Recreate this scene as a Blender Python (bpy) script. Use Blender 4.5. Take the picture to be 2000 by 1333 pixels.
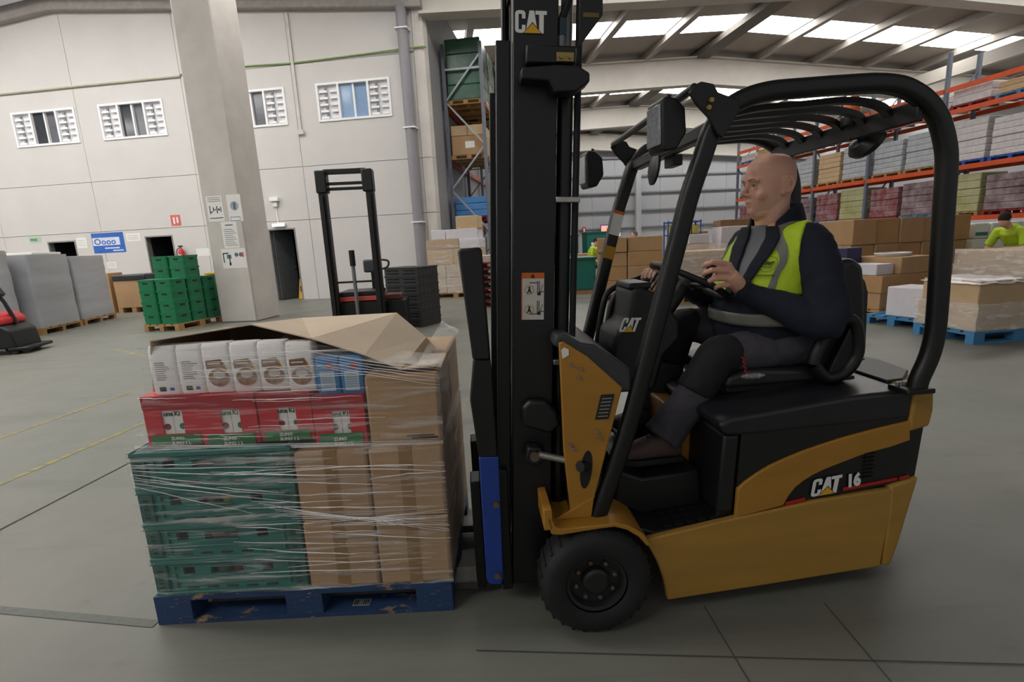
import bpy, bmesh, math, random
from mathutils import Vector, Matrix
random.seed(7)
for o in list(bpy.data.objects): bpy.data.objects.remove(o)
SC = bpy.context.scene
COL = SC.collection
PI = math.pi

# ------------------------------------------------------------------ camera
IW, IH = 2000, 1333
FPX = 980.0                      # focal length in pixels of the 2000 px wide frame
CH = 1.45                        # eye height
TH = math.atan(192.8 / FPX)      # tilt down
RHO = 0.05                       # roll
_F = Vector((0, math.cos(TH), -math.sin(TH)))
_R0 = Vector((1, 0, 0)); _U0 = Vector((0, math.sin(TH), math.cos(TH)))
_R = math.cos(RHO) * _R0 - math.sin(RHO) * _U0
_U = math.sin(RHO) * _R0 + math.cos(RHO) * _U0
CAMP = Vector((0, 0, CH))
cd = bpy.data.cameras.new('camera'); cam = bpy.data.objects.new('camera', cd); COL.objects.link(cam)
cd.sensor_fit = 'HORIZONTAL'; cd.sensor_width = 36.0; cd.lens = FPX * 36.0 / IW
cd.clip_start = 0.05; cd.clip_end = 200
m3 = Matrix((_R, _U, -_F)).transposed()
cam.matrix_world = Matrix.Translation(CAMP) @ m3.to_4x4()
SC.camera = cam

def ray(x, y): return _F * FPX + _R * (x - IW / 2) - _U * (y - IH / 2)
def gnd(x, y, z=0.0):
    d = ray(x, y); return CAMP + d * ((z - CH) / d.z)
def onplane(x, y, p0, n):
    d = ray(x, y); return CAMP + d * ((Vector(p0) - CAMP).dot(n) / d.dot(n))
def py(x, y, Y): return onplane(x, y, (0, Y, 0), Vector((0, 1, 0)))

# ------------------------------------------------------------------ light
SC.view_settings.view_transform = 'Standard'; SC.view_settings.look = 'None'
SC.view_settings.gamma = 1.0; SC.view_settings.use_curve_mapping = False
SC.view_settings.exposure = 0.0
w = bpy.data.worlds.new('world'); SC.world = w; w.use_nodes = True
w.node_tree.nodes['Background'].inputs[0].default_value = (1.0, 0.985, 0.965, 1)
w.node_tree.nodes['Background'].inputs[1].default_value = 0.30

def area(name, loc, size, power, col=(1, 0.985, 0.96), rot=(0, 0, 0)):
    l = bpy.data.lights.new(name, 'AREA'); l.shape = 'RECTANGLE'; l.size = size[0]; l.size_y = size[1]
    l.energy = power; l.color = col
    o = bpy.data.objects.new(name, l); COL.objects.link(o); o.location = loc; o.rotation_euler = rot
    return o
# daylight entering through the rows of roof lights (each just under its translucent sheet)

# ------------------------------------------------------------------ materials
def lin(c):
    c = c / 255.0
    return c / 12.92 if c <= 0.04045 else ((c + 0.055) / 1.055) ** 2.4
def hexc(h):
    h = h.lstrip('#'); return tuple(lin(int(h[i:i + 2], 16)) for i in (0, 2, 4)) + (1,)
MATS = {}
def mat(name, col, rough=0.6, metal=0.0, var=0.12, vscale=6.0, bump=0.0, bscale=60.0, col2=None, stretch=(1, 1, 1), spec=0.5, dirt=None):
    """principled material with procedural colour variation; dirt=(hex, scale, threshold) adds worn patches"""
    if name in MATS: return MATS[name]
    m = bpy.data.materials.new(name); m.use_nodes = True; nt = m.node_tree; N = nt.nodes; L = nt.links
    b = N['Principled BSDF']; b.inputs['Roughness'].default_value = rough; b.inputs['Metallic'].default_value = metal
    b.inputs['Specular IOR Level'].default_value = spec
    c = hexc(col) if isinstance(col, str) else tuple(col) + (1,)
    c2 = hexc(col2) if col2 else tuple(max(0, v * (1 - var * 2)) for v in c[:3]) + (1,)
    tc = N.new('ShaderNodeTexCoord'); mp = N.new('ShaderNodeMapping'); mp.inputs['Scale'].default_value = stretch
    L.new(tc.outputs['Object'], mp.inputs[0])
    nz = N.new('ShaderNodeTexNoise'); nz.inputs['Scale'].default_value = vscale; nz.inputs['Detail'].default_value = 5; nz.inputs['Roughness'].default_value = 0.6
    L.new(mp.outputs[0], nz.inputs['Vector'])
    mx = N.new('ShaderNodeMix'); mx.data_type = 'RGBA'; mx.inputs['A'].default_value = c; mx.inputs['B'].default_value = c2
    rp = N.new('ShaderNodeMapRange'); rp.inputs['From Min'].default_value = 0.35; rp.inputs['From Max'].default_value = 0.75
    L.new(nz.outputs[0], rp.inputs['Value']); L.new(rp.outputs[0], mx.inputs['Factor'])
    out = mx.outputs['Result']
    if dirt:
        n2 = N.new('ShaderNodeTexNoise'); n2.inputs['Scale'].default_value = dirt[1]; n2.inputs['Detail'].default_value = 8; n2.inputs['Roughness'].default_value = 0.7
        L.new(mp.outputs[0], n2.inputs['Vector'])
        r2 = N.new('ShaderNodeMapRange'); r2.inputs['From Min'].default_value = dirt[2]; r2.inputs['From Max'].default_value = dirt[2] + 0.06
        L.new(n2.outputs[0], r2.inputs['Value'])
        m2 = N.new('ShaderNodeMix'); m2.data_type = 'RGBA'; L.new(r2.outputs[0], m2.inputs['Factor']); L.new(out, m2.inputs['A']); m2.inputs['B'].default_value = hexc(dirt[0])
        out = m2.outputs['Result']
    L.new(out, b.inputs['Base Color'])
    if bump:
        n3 = N.new('ShaderNodeTexNoise'); n3.inputs['Scale'].default_value = bscale; n3.inputs['Detail'].default_value = 4
        L.new(mp.outputs[0], n3.inputs['Vector'])
        bp = N.new('ShaderNodeBump'); bp.inputs['Strength'].default_value = bump; bp.inputs['Distance'].default_value = 0.01
        L.new(n3.outputs[0], bp.inputs['Height']); L.new(bp.outputs[0], b.inputs['Normal'])
    MATS[name] = m; return m
def emit(name, col, s):
    if name in MATS: return MATS[name]
    m = bpy.data.materials.new(name); m.use_nodes = True; nt = m.node_tree; b = nt.nodes['Principled BSDF']
    b.inputs['Base Color'].default_value = hexc(col); b.inputs['Emission Color'].default_value = hexc(col); b.inputs['Emission Strength'].default_value = s
    MATS[name] = m; return m
def film_mat(name, base=0.07, amp=0.72, scale=(1.6, 1.6, 24), tint='#f4f2f0', rough=0.16):
    """stretch wrap: mostly clear, with glossy, milky horizontal creases"""
    if name in MATS: return MATS[name]
    m = bpy.data.materials.new(name); m.use_nodes = True; nt = m.node_tree; N = nt.nodes; L = nt.links
    N.remove(N['Principled BSDF'])
    tc = N.new('ShaderNodeTexCoord'); mp = N.new('ShaderNodeMapping'); mp.inputs['Scale'].default_value = scale; mp.inputs['Rotation'].default_value = (0, 0.05, 0)
    L.new(tc.outputs['Object'], mp.inputs[0])
    nz = N.new('ShaderNodeTexNoise'); nz.inputs['Scale'].default_value = 1.6; nz.inputs['Detail'].default_value = 6; nz.inputs['Roughness'].default_value = 0.65; nz.inputs['Distortion'].default_value = 0.5
    L.new(mp.outputs[0], nz.inputs['Vector'])
    r = N.new('ShaderNodeMapRange'); r.inputs['From Min'].default_value = 0.50; r.inputs['From Max'].default_value = 0.72
    r.inputs['To Min'].default_value = base; r.inputs['To Max'].default_value = amp
    L.new(nz.outputs[0], r.inputs['Value'])
    bp = N.new('ShaderNodeBump'); bp.inputs['Strength'].default_value = 0.9; bp.inputs['Distance'].default_value = 0.02
    L.new(nz.outputs[0], bp.inputs['Height'])
    tr = N.new('ShaderNodeBsdfTransparent')
    gl = N.new('ShaderNodeBsdfPrincipled'); gl.inputs['Base Color'].default_value = hexc(tint); gl.inputs['Roughness'].default_value = rough; gl.inputs['Specular IOR Level'].default_value = 0.9
    L.new(bp.outputs[0], gl.inputs['Normal'])
    ms = N.new('ShaderNodeMixShader'); L.new(r.outputs[0], ms.inputs[0]); L.new(tr.outputs[0], ms.inputs[1]); L.new(gl.outputs[0], ms.inputs[2])
    L.new(ms.outputs[0], N['Material Output'].inputs[0])
    MATS[name] = m; return m

# ------------------------------------------------------------------ mesh builder
class MB:
    def __init__(s): s.v = []; s.f = []
    def add(s, vs, fs):
        k = len(s.v); s.v += [tuple(p) for p in vs]; s.f += [tuple(i + k for i in q) for q in fs]; return s
    def hexa(s, p):
        return s.add(p, [(0, 3, 2, 1), (4, 5, 6, 7), (0, 1, 5, 4), (1, 2, 6, 5), (2, 3, 7, 6), (3, 0, 4, 7)])
    def box(s, x0, x1, y0, y1, z0, z1):
        return s.hexa([(x0, y0, z0), (x1, y0, z0), (x1, y1, z0), (x0, y1, z0), (x0, y0, z1), (x1, y0, z1), (x1, y1, z1), (x0, y1, z1)])
    def prism(s, pts, ax, a, b):
        """extrude a closed 2D outline along an axis; y: pts=(x,z), x: pts=(y,z), z: pts=(x,y). a/b may be functions of the point"""
        fa = a if callable(a) else (lambda p: a); fb = b if callable(b) else (lambda p: b)
        def mk(p, t): return {'y': (p[0], t, p[1]), 'x': (t, p[0], p[1]), 'z': (p[0], p[1], t)}[ax]
        n = len(pts); vs = [mk(p, fa(p)) for p in pts] + [mk(p, fb(p)) for p in pts]
        return s.add(vs, [tuple(range(n)), tuple(range(2 * n - 1, n - 1, -1))] + [(i, i + n, (i + 1) % n + n, (i + 1) % n) for i in range(n)])
    def bar(s, a, b, w, h, up=(0, 0, 1)):
        """rectangular bar from a to b"""
        a = Vector(a); b = Vector(b); d = (b - a).normalized(); u = Vector(up)
        if abs(d.dot(u)) > 0.98: u = Vector((0, 1, 0))
        r = d.cross(u).normalized(); u = r.cross(d)
        q = lambda c: [c - r * w / 2 - u * h / 2, c + r * w / 2 - u * h / 2, c + r * w / 2 + u * h / 2, c - r * w / 2 + u * h / 2]
        return s.hexa(q(a) + q(b))
    def sweep(s, path, prof, side=None, cap=True, scale=None):
        """sweep a closed 2D profile (a,b) along path; b points along 'side' (kept constant)"""
        P = [Vector(p) for p in path]; n = len(prof); vs = []; fs = []
        prev = None
        for i, p in enumerate(P):
            t = (P[min(i + 1, len(P) - 1)] - P[max(i - 1, 0)]).normalized()
            if side is not None:
                sd = Vector(side); sd = (sd - t * sd.dot(t)).normalized()
            else:
                if prev is None:
                    sd = t.orthogonal().normalized()
                else:
                    sd = (prev - t * prev.dot(t)).normalized()
                prev = sd
            nn = t.cross(sd).normalized(); k = scale[i] if scale else 1.0
            vs += [p + nn * a * k + sd * b * k for a, b in prof]
        for i in range(len(P) - 1):
            for j in range(n):
                fs.append((i * n + j, i * n + (j + 1) % n, (i + 1) * n + (j + 1) % n, (i + 1) * n + j))
        if cap: fs += [tuple(range(n - 1, -1, -1)), tuple(range((len(P) - 1) * n, len(P) * n))]
        return s.add(vs, fs)
    def tube(s, path, r, n=10, cap=True, side=None):
        rr = r if isinstance(r, (list, tuple)) else [r] * len(path)
        return s.sweep(path, [(math.cos(2 * PI * j / n), math.sin(2 * PI * j / n)) for j in range(n)], side, cap, rr)
    def lathe(s, prof, c=(0, 0, 0), ax='z', n=24, cap=True):
        vs = []; fs = []; m = len(prof)
        for r, t in prof:
            for j in range(n):
                a = 2 * PI * j / n; p, q = r * math.cos(a), r * math.sin(a)
                vs.append({'z': (p, q, t), 'y': (p, t, q), 'x': (t, p, q)}[ax])
        vs = [(x + c[0], y + c[1], z + c[2]) for x, y, z in vs]
        for i in range(m - 1):
            for j in range(n):
                fs.append((i * n + j, i * n + (j + 1) % n, (i + 1) * n + (j + 1) % n, (i + 1) * n + j))
        if cap: fs += [tuple(range(n - 1, -1, -1)), tuple(range((m - 1) * n, m * n))]
        return s.add(vs, fs)
    def ball(s, c, r, nu=16, nv=10, M=None):
        r = r if isinstance(r, (tuple, list)) else (r, r, r); vs = []; fs = []
        for i in range(nv + 1):
            ph = PI * i / nv
            for j in range(nu):
                a = 2 * PI * j / nu; p = Vector((r[0] * math.sin(ph) * math.cos(a), r[1] * math.sin(ph) * math.sin(a), r[2] * math.cos(ph)))
                if M is not None: p = M @ p
                vs.append(p + Vector(c))
        for i in range(nv):
            for j in range(nu):
                fs.append((i * nu + j, (i + 1) * nu + j, (i + 1) * nu + (j + 1) % nu, i * nu + (j + 1) % nu))
        return s.add(vs, fs)
    def xf(s, fn, start=0):
        for i in range(start, len(s.v)): s.v[i] = tuple(fn(*s.v[i]))
        return s
    def mesh(s, name, m, smooth=True, ang=38):
        me = bpy.data.meshes.new(name); me.from_pydata(s.v, [], s.f); me.validate()
        bm = bmesh.new(); bm.from_mesh(me); bmesh.ops.remove_doubles(bm, verts=bm.verts, dist=1e-6)
        bmesh.ops.recalc_face_normals(bm, faces=bm.faces); bm.to_mesh(me); bm.free()
        if m: me.materials.append(m)
        if smooth:
            me.polygons.foreach_set('use_smooth', [True] * len(me.polygons)); me.set_sharp_from_angle(angle=math.radians(ang))
        return me
    def build(s, name, m, parent=None, bevel=0, seg=2, smooth=True, ang=38, loc=None, rot=None, kind=None):
        return link(name, s.mesh(name, m, smooth, ang), parent, bevel, seg, loc, rot, kind)
def link(name, me, parent=None, bevel=0, seg=2, loc=None, rot=None, kind=None):
    o = bpy.data.objects.new(name, me); COL.objects.link(o)
    if parent is not None: o.parent = parent
    if loc is not None: o.location = loc
    if rot is not None: o.rotation_euler = rot
    if bevel:
        b = o.modifiers.new('bevel', 'BEVEL'); b.width = bevel; b.segments = seg; b.limit_method = 'ANGLE'; b.angle_limit = math.radians(35)
    if kind: o['kind'] = kind
    return o
def tag(o, label, cat=None, group=None):
    o['label'] = label
    if cat: o['category'] = cat
    if group: o['group'] = group
    return o
def thing(name, label, cat, loc=(0, 0, 0), rotz=0.0, group=None):
    o = bpy.data.objects.new(name, None); COL.objects.link(o); o.empty_display_size = 0.1
    o.location = loc; o.rotation_euler = (0, 0, rotz)
    return tag(o, label, cat, group)
def B(*a): return MB().box(*a)
def text_mesh(txt, size, m, depth=0.0006, bold=0.0, sx=1.0, align='LEFT', name='lettering'):
    c = bpy.data.curves.new(name, 'FONT'); c.body = txt; c.size = size; c.extrude = depth; c.offset = bold; c.align_x = align; c.resolution_u = 2
    o = bpy.data.objects.new(name, c); COL.objects.link(o)
    dg = bpy.context.evaluated_depsgraph_get(); me = bpy.data.meshes.new_from_object(o.evaluated_get(dg))
    bpy.data.objects.remove(o); bpy.data.curves.remove(c)
    for v in me.vertices: v.co.x *= sx
    me.materials.clear(); me.materials.append(m); me.name = name
    return me
def text_on(name, txt, size, m, parent, origin, xdir, updir, bold=0.0, sx=1.0, align='LEFT', label=None):
    """flat lettering lying on a surface: origin, reading direction and up direction in the parent's space"""
    me = text_mesh(txt, size, m, bold=bold, sx=sx, align=align, name=name)
    o = bpy.data.objects.new(name, me); COL.objects.link(o); o.parent = parent
    X = Vector(xdir).normalized(); Y = Vector(updir); Y = (Y - X * Y.dot(X)).normalized(); Z = X.cross(Y)
    o.matrix_local = Matrix.Translation(Vector(origin)) @ Matrix((X, Y, Z)).transposed().to_4x4()
    if label: o['label'] = label
    return o
RX = lambda pts: pts
def rrect(w, h, r, n=4):
    """rounded rectangle outline centred on 0"""
    out = []
    for cx, cy, a0 in ((w / 2 - r, h / 2 - r, 0), (-w / 2 + r, h / 2 - r, PI / 2), (-w / 2 + r, -h / 2 + r, PI), (w / 2 - r, -h / 2 + r, 1.5 * PI)):
        out += [(cx + r * math.cos(a0 + PI / 2 * k / n), cy + r * math.sin(a0 + PI / 2 * k / n)) for k in range(n + 1)]
    return out
def catmull(pts, n=6):
    P = [Vector(p) for p in pts]; out = []
    for i in range(len(P) - 1):
        p0 = P[max(i - 1, 0)]; p1 = P[i]; p2 = P[i + 1]; p3 = P[min(i + 2, len(P) - 1)]
        for k in range(n):
            t = k / n
            out.append(0.5 * ((2 * p1) + (-p0 + p2) * t + (2 * p0 - 5 * p1 + 4 * p2 - p3) * t * t + (-p0 + 3 * p1 - 3 * p2 + p3) * t ** 3))
    out.append(P[-1]); return out
# ------------------------------------------------------------------ palette
M_wall = mat('painted_panel', '#d0ccca', 0.75, var=0.035, vscale=0.8, bump=0.05, bscale=25)
M_pillar = mat('painted_concrete', '#cfc9c3', 0.8, var=0.09, vscale=1.4, bump=0.15, bscale=18, dirt=('#c4bcb3', 3.0, 0.66))
M_joint = mat('joint_seal', '#8d8983', 0.9)
M_white = mat('white_lacquer', '#f2f2f4', 0.45, var=0.02)
M_beam = mat('beam_paint', '#c9c3bb', 0.55, var=0.04, vscale=2)
M_sheet = mat('roof_sheet', '#a0978e', 0.6, var=0.05, vscale=1.0)
M_purlin = mat('galvanised', '#a39d96', 0.5, 0.15, var=0.08)
M_steel = mat('grey_steel', '#82848a', 0.5, 0.3, var=0.08)
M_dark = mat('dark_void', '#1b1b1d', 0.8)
M_black = mat('black_paint', '#111113', 0.4, var=0.12, vscale=9, bump=0.03, bscale=80)
M_blackp = mat('black_plastic', '#151618', 0.46, var=0.15, vscale=20, bump=0.06, bscale=220)
M_rubber = mat('rubber', '#1c1b1d', 0.75, var=0.2, vscale=12, bump=0.1, bscale=60)
M_yel = mat('machine_yellow', '#ae7c2c', 0.42, var=0.10, vscale=4, dirt=('#8a6a35', 9, 0.72), stretch=(0.5, 1, 2))
M_yelworn = mat('worn_yellow', '#ad8236', 0.55, var=0.16, vscale=5, col2='#9c7836', dirt=('#6f654c', 5, 0.64), stretch=(0.35, 1, 2.2))
M_card = mat('cardboard', '#b3906a', 0.85, var=0.06, vscale=7, bump=0.04, bscale=90, stretch=(1, 1, 0.25))
M_cardl = mat('cardboard_light', '#c3a783', 0.85, var=0.05, vscale=5)
M_tape = mat('brown_tape', '#96703f', 0.35, var=0.08)
M_wood = mat('pallet_wood', '#b18a5c', 0.85, var=0.18, vscale=9, stretch=(0.3, 2, 2), bump=0.1, bscale=40)
M_bluew = mat('blue_pallet_paint', '#26446e', 0.7, var=0.22, vscale=9, stretch=(0.7, 1.5, 1.6), bump=0.15, bscale=50, dirt=('#9c8563', 13, 0.57))
M_bluew2 = mat('light_blue_pallet_paint', '#4484b4', 0.75, var=0.15, vscale=6, dirt=('#7d93a0', 5, 0.68))
M_redw = mat('red_pallet_paint', '#8e1f1b', 0.7, var=0.2, vscale=6)
M_teal = mat('teal_plastic', '#17746a', 0.42, var=0.10, vscale=6)
M_teald = mat('teal_plastic_deep', '#0f5a4e', 0.45, var=0.10, vscale=6)
M_green = mat('green_plastic', '#157a50', 0.42, var=0.12, vscale=6)
M_paper = mat('paper', '#e9e7e4', 0.7, var=0.03)
M_ink = mat('ink', '#2c2c33', 0.8)
M_red = mat('red_print', '#cc2a35', 0.5, var=0.06)
M_bred = mat('red_lacquer', '#c1272b', 0.4, var=0.08)
M_greenp = mat('green_print', '#2f7a41', 0.5, var=0.05)
M_orange = mat('rack_orange', '#d2501f', 0.5, var=0.08)
M_upr = mat('rack_grey_blue', '#6d7480', 0.5, 0.2, var=0.08)
M_silver = mat('bright_steel', '#b9b6b0', 0.3, 0.9, var=0.1, vscale=30)
M_blue = mat('blue_plastic', '#2454a8', 0.45, var=0.1)
M_film = film_mat('stretch_wrap')
M_filmb = film_mat('stretch_wrap_thick', base=0.16, amp=0.62, scale=(1.2, 1.2, 9))
M_glassd = mat('dark_glass', '#3a3e44', 0.12, var=0.1)
M_glassb = mat('blue_sky_glass', '#8ea9cb', 0.12, var=0.05)
M_hiviz = mat('hi_vis_fabric', '#c3e02b', 0.7, var=0.07, vscale=10, bump=0.1, bscale=120)
M_reflect = mat('reflective_tape', '#77766f', 0.45, var=0.08)
M_navy = mat('navy_fleece', '#191d2e', 0.9, var=0.14, vscale=14, bump=0.3, bscale=160)
M_skin = mat('skin', '#e6b59d', 0.5, var=0.10, vscale=9, col2='#d59a86', bump=0.06, bscale=90)
M_grey = mat('grey_cloth', '#77787c', 0.85, var=0.06)
M_trous = mat('charcoal_work_trousers', '#4a4750', 0.85, var=0.12, vscale=12, bump=0.15, bscale=120)
M_kneep = mat('black_cordura', '#17171a', 0.8, var=0.1)
M_greywrap = mat('grey_wrap', '#b0b1b6', 0.38, var=0.06, vscale=3, bump=0.25, bscale=7, stretch=(0.5, 0.5, 3))
M_whitewrap = mat('white_wrap', '#ded9d6', 0.35, var=0.08, vscale=4, bump=0.3, bscale=9)

# floor: grey-green sealed concrete with stains and tyre marks
def floor_material():
    m = bpy.data.materials.new('sealed_concrete'); m.use_nodes = True; N = m.node_tree.nodes; L = m.node_tree.links; b = N['Principled BSDF']
    tc = N.new('ShaderNodeTexCoord')
    def noise(sc, det, st=(1, 1, 1), rot=0):
        mp = N.new('ShaderNodeMapping'); mp.inputs['Scale'].default_value = st; mp.inputs['Rotation'].default_value = (0, 0, rot)
        L.new(tc.outputs['Object'], mp.inputs[0]); n = N.new('ShaderNodeTexNoise'); n.inputs['Scale'].default_value = sc; n.inputs['Detail'].default_value = det; n.inputs['Roughness'].default_value = 0.62
        L.new(mp.outputs[0], n.inputs['Vector']); return n.outputs[0]
    def ramp(s, a, b_):
        r = N.new('ShaderNodeMapRange'); r.inputs['From Min'].default_value = a; r.inputs['From Max'].default_value = b_; L.new(s, r.inputs['Value']); return r.outputs[0]
    def mixc(fac, a, c2, amt=1.0):
        x = N.new('ShaderNodeMix'); x.data_type = 'RGBA'
        if amt != 1.0:
            mu = N.new('ShaderNodeMath'); mu.operation = 'MULTIPLY'; mu.inputs[1].default_value = amt; L.new(fac, mu.inputs[0]); fac = mu.outputs[0]
        L.new(fac, x.inputs['Factor'])
        if isinstance(a, tuple): x.inputs['A'].default_value = a
        else: L.new(a, x.inputs['A'])
        x.inputs['B'].default_value = c2; return x.outputs['Result']
    n1 = noise(0.35, 4); n2 = noise(1.4, 8); n3 = noise(1.1, 6, (0.25, 2.2, 1), 0.45); n4 = noise(7, 8)
    c = mixc(ramp(n1, 0.35, 0.65), hexc('#6f726a'), hexc('#7b7670'))
    c = mixc(ramp(n2, 0.45, 0.75), c, hexc('#686d64'), 0.7)
    c = mixc(ramp(n3, 0.56, 0.72), c, hexc('#545750'), 0.6)
    c = mixc(ramp(n4, 0.60, 0.75), c, hexc('#605c57'), 0.4)
    L.new(c, b.inputs['Base Color'])
    r = N.new('ShaderNodeMapRange'); r.inputs['To Min'].default_value = 0.34; r.inputs['To Max'].default_value = 0.6; L.new(n2, r.inputs['Value']); L.new(r.outputs[0], b.inputs['Roughness'])
    b.inputs['Specular IOR Level'].default_value = 0.4
    return m
FL = B(-24, 30, -6, 50, -0.2, 0.0).build('floor', floor_material(), smooth=False, kind='structure')
M_line = mat('worn_yellow_line', '#a39557', 0.7, var=0.2, vscale=20, dirt=('#7a7a70', 9, 0.52))
def strip(p, q, w, z=0.002, mm=None, name='floor_marking'):
    p = Vector(p); q = Vector(q); d = (q - p).normalized(); n = Vector((-d.y, d.x, 0)) * w / 2
    MB().add([(p - n) + Vector((0, 0, z)), (q - n) + Vector((0, 0, z)), (q + n) + Vector((0, 0, z)), (p + n) + Vector((0, 0, z))], [(0, 1, 2, 3)]).build(name, mm or M_line, FL, smooth=False)
for a, b_, wd in (((-40, 871), (268, 762), 0.05), ((-40, 964), (300, 818), 0.055)):
    a = gnd(*a); b_ = gnd(*b_); n = 13
    for k in range(n):
        strip(a.lerp(b_, k / n), a.lerp(b_, (k + 0.8) / n), wd * random.uniform(0.75, 1.15))
a = gnd(225, 683); b_ = gnd(285, 697)
for k in range(4): strip(a.lerp(b_, k / 4), a.lerp(b_, (k + 0.6) / 4), 0.07)
M_crack = mat('joint_sealant', '#484945', 0.9)
for a, b_ in (((-60, 1067), (262, 900)), ((262, 900), (560, 745)), ((930, 1272), (2080, 1302)), ((1610, 1180), (1740, 1333)), ((1375, 1185), (1470, 1345))):
    strip(gnd(*a), gnd(*b_), 0.012 if a[0] < 600 else 0.005, 0.003, M_crack, 'floor_joint')
strip(gnd(-60, 1187), gnd(305, 1220), 0.04, 0.0025, mat('tyre_mark', '#5e615a', 0.55, var=0.15, vscale=30), 'tyre_mark')

# ------------------------------------------------------------------ front wall of the left hall
WA = math.radians(7.6)
W0 = Vector((-6.54, 15.83, 0)); WU = Vector((math.cos(WA), -math.sin(WA), 0)); WN = Vector((math.sin(WA), math.cos(WA), 0))
WALL = bpy.data.objects.new('wall_front', None); COL.objects.link(WALL); WALL.location = W0; WALL.rotation_euler = (0, 0, -WA)
WALL['kind'] = 'structure'; WALL['label'] = 'white precast panel wall of the warehouse offices'
def topz(s): return 8.93 - 0.092 * abs(s + 6.7) + 0.05
rows = [(0, 2.43), (2.43, 3.97), (3.97, 6.77), (6.77, None)]
cols = [-17.6, -13.9, -10.25, -6.58, -2.93, 0.57, 4.25]
wins = [(-8.92, -6.66, 5.16, 6.2), (-5.83, -3.64, 5.16, 6.2), (-1.92, 0.29, 5.16, 6.2), (1.26, 3.48, 5.16, 6.2)]
doors = [(-0.78, 0.03, 0, 2.17), (-5.03, -4.13, 0, 2.17), (-8.6, -7.64, 0, 2.17)]
g = 0.014
for (z0, z1) in rows:
    cc = cols
    for i in range(len(cc) - 1):
        a, b_ = cc[i] + g / 2, cc[i + 1] - g / 2
        m = MB()
        if z1 is None:
            out = [(a, z0 + g / 2), (b_, z0 + g / 2), (b_, topz(b_)), (a, topz(a))]
            if a < -6.7 < b_: out.insert(3, (-6.7, topz(-6.7)))
            m.prism(out, 'y', 0, 0.16)
        else:
            lo, hi = z0 + g / 2, z1 - g / 2
            hs = sorted([h for h in wins + doors if h[0] < b_ and h[1] > a and h[2] < hi and h[3] > lo])
            x = a
            for h in hs:
                ha, hb = max(h[0], a), min(h[1], b_)
                if ha > x: m.box(x, ha, 0, 0.16, lo, hi)
                if h[3] < hi: m.box(ha, hb, 0, 0.16, h[3], hi)
                if h[2] > lo: m.box(ha, hb, 0, 0.16, lo, h[2])
                x = hb
            if x < b_: m.box(x, b_, 0, 0.16, lo, hi)
        m.build('panel', M_wall, WALL, smooth=False)
B(-17.6, 4.25, 0.165, 0.19, 0, 2.0).xf(lambda x, y, z: (x, y, z)).build('backing', M_joint, WALL, smooth=False) if False else None
MB().prism([(-17.6, 2.4), (4.25, 2.4), (4.25, 5.1), (-17.6, 5.1)], 'y', 0.165, 0.2).build('backing', M_joint, WALL, smooth=False)
MB().prism([(-17.6, 6.25), (4.25, 6.25), (4.25, topz(4.25)), (-6.7, topz(-6.7)), (-17.6, topz(-17.6))], 'y', 0.165, 0.2).build('backing', M_joint, WALL, smooth=False)
# cable tray with green cable along the joint, vertical conduits
MB().tube([(-17, -0.03, 6.74), (-6.5, -0.03, 6.76), (-2.9, -0.03, 6.75)], 0.03, 8).build('cable_conduit', mat('sage_conduit', '#b4b59b', 0.6), WALL)
MB().tube(catmull([(-2.9, -0.03, 6.8), (-0.8, -0.03, 6.84), (0.6, -0.03, 6.8), (2.4, -0.03, 6.83), (4.4, -0.08, 6.86), (4.6, -0.06, 6.83)]), 0.022, 8).build('cable', mat('green_cable', '#8fa96a', 0.6), WALL)
B(0.62, 0.70, -0.05, 0, 4.95, 8.1).build('conduit', mat('pale_conduit', '#cfcac4', 0.6), WALL)
B(0.58, 0.76, -0.08, 0, 4.86, 4.98).build('junction_box', M_wall, WALL)
# downpipe and rounded corner pilaster
MB().tube([(4.02, -0.14, 0), (4.02, -0.14, 7.9)], 0.15, 16).build('downpipe', mat('grey_pipe', '#8e8b91', 0.5, var=0.04), WALL)
for z in (2.15, 4.75, 7.3): B(3.84, 4.2, -0.3, 0.0, z, z + 0.035).build('pipe_clip', M_white, WALL)
for z0, z1 in ((0, 2.42), (2.434, 3.96), (3.974, 8.0)):
    MB().prism([(4.26, 0.16), (4.26, -0.02), (4.42, -0.05), (4.56, -0.02), (4.62, 0.16)], 'z', z0, z1).build('corner_panel', M_pillar, WALL)
# sloping gutter beam along the wall head
MB().prism([(-17.6, topz(-17.6) - 0.15), (-6.7, topz(-6.7) - 0.15), (4.6, topz(4.6) - 0.15), (4.6, topz(4.6) + 0.25), (-6.7, topz(-6.7) + 0.25), (-17.6, topz(-17.6) + 0.25)], 'y', -0.22, 0.1).build('head_beam', mat('head_beam_grey', '#a39c98', 0.6), WALL, bevel=0.03)
for x, z, w, h in ((-0.58, 3.02, 0.28, 0.12),):
    B(x, x + w, -0.12, 0, z, z + h).build('siren_box', M_white, WALL, bevel=0.01); B(x + 0.06, x + w - 0.08, -0.08, 0, z - 0.16, z - 0.02).build('siren_lamp', M_paper, WALL, bevel=0.01)
    B(x + 0.12, x + 0.15, -0.02, 0, 2.36, z - 0.16).build('cable_drop', M_paper, WALL)
# return wall going back behind the racking
RW = B(4.3, 4.62, 0.17, 30, 0, 8.6).build('wall_return', mat('return_wall', '#8c8b8d', 0.8, var=0.05), smooth=False, loc=W0, rot=(0, 0, -WA), kind='structure')

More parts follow.
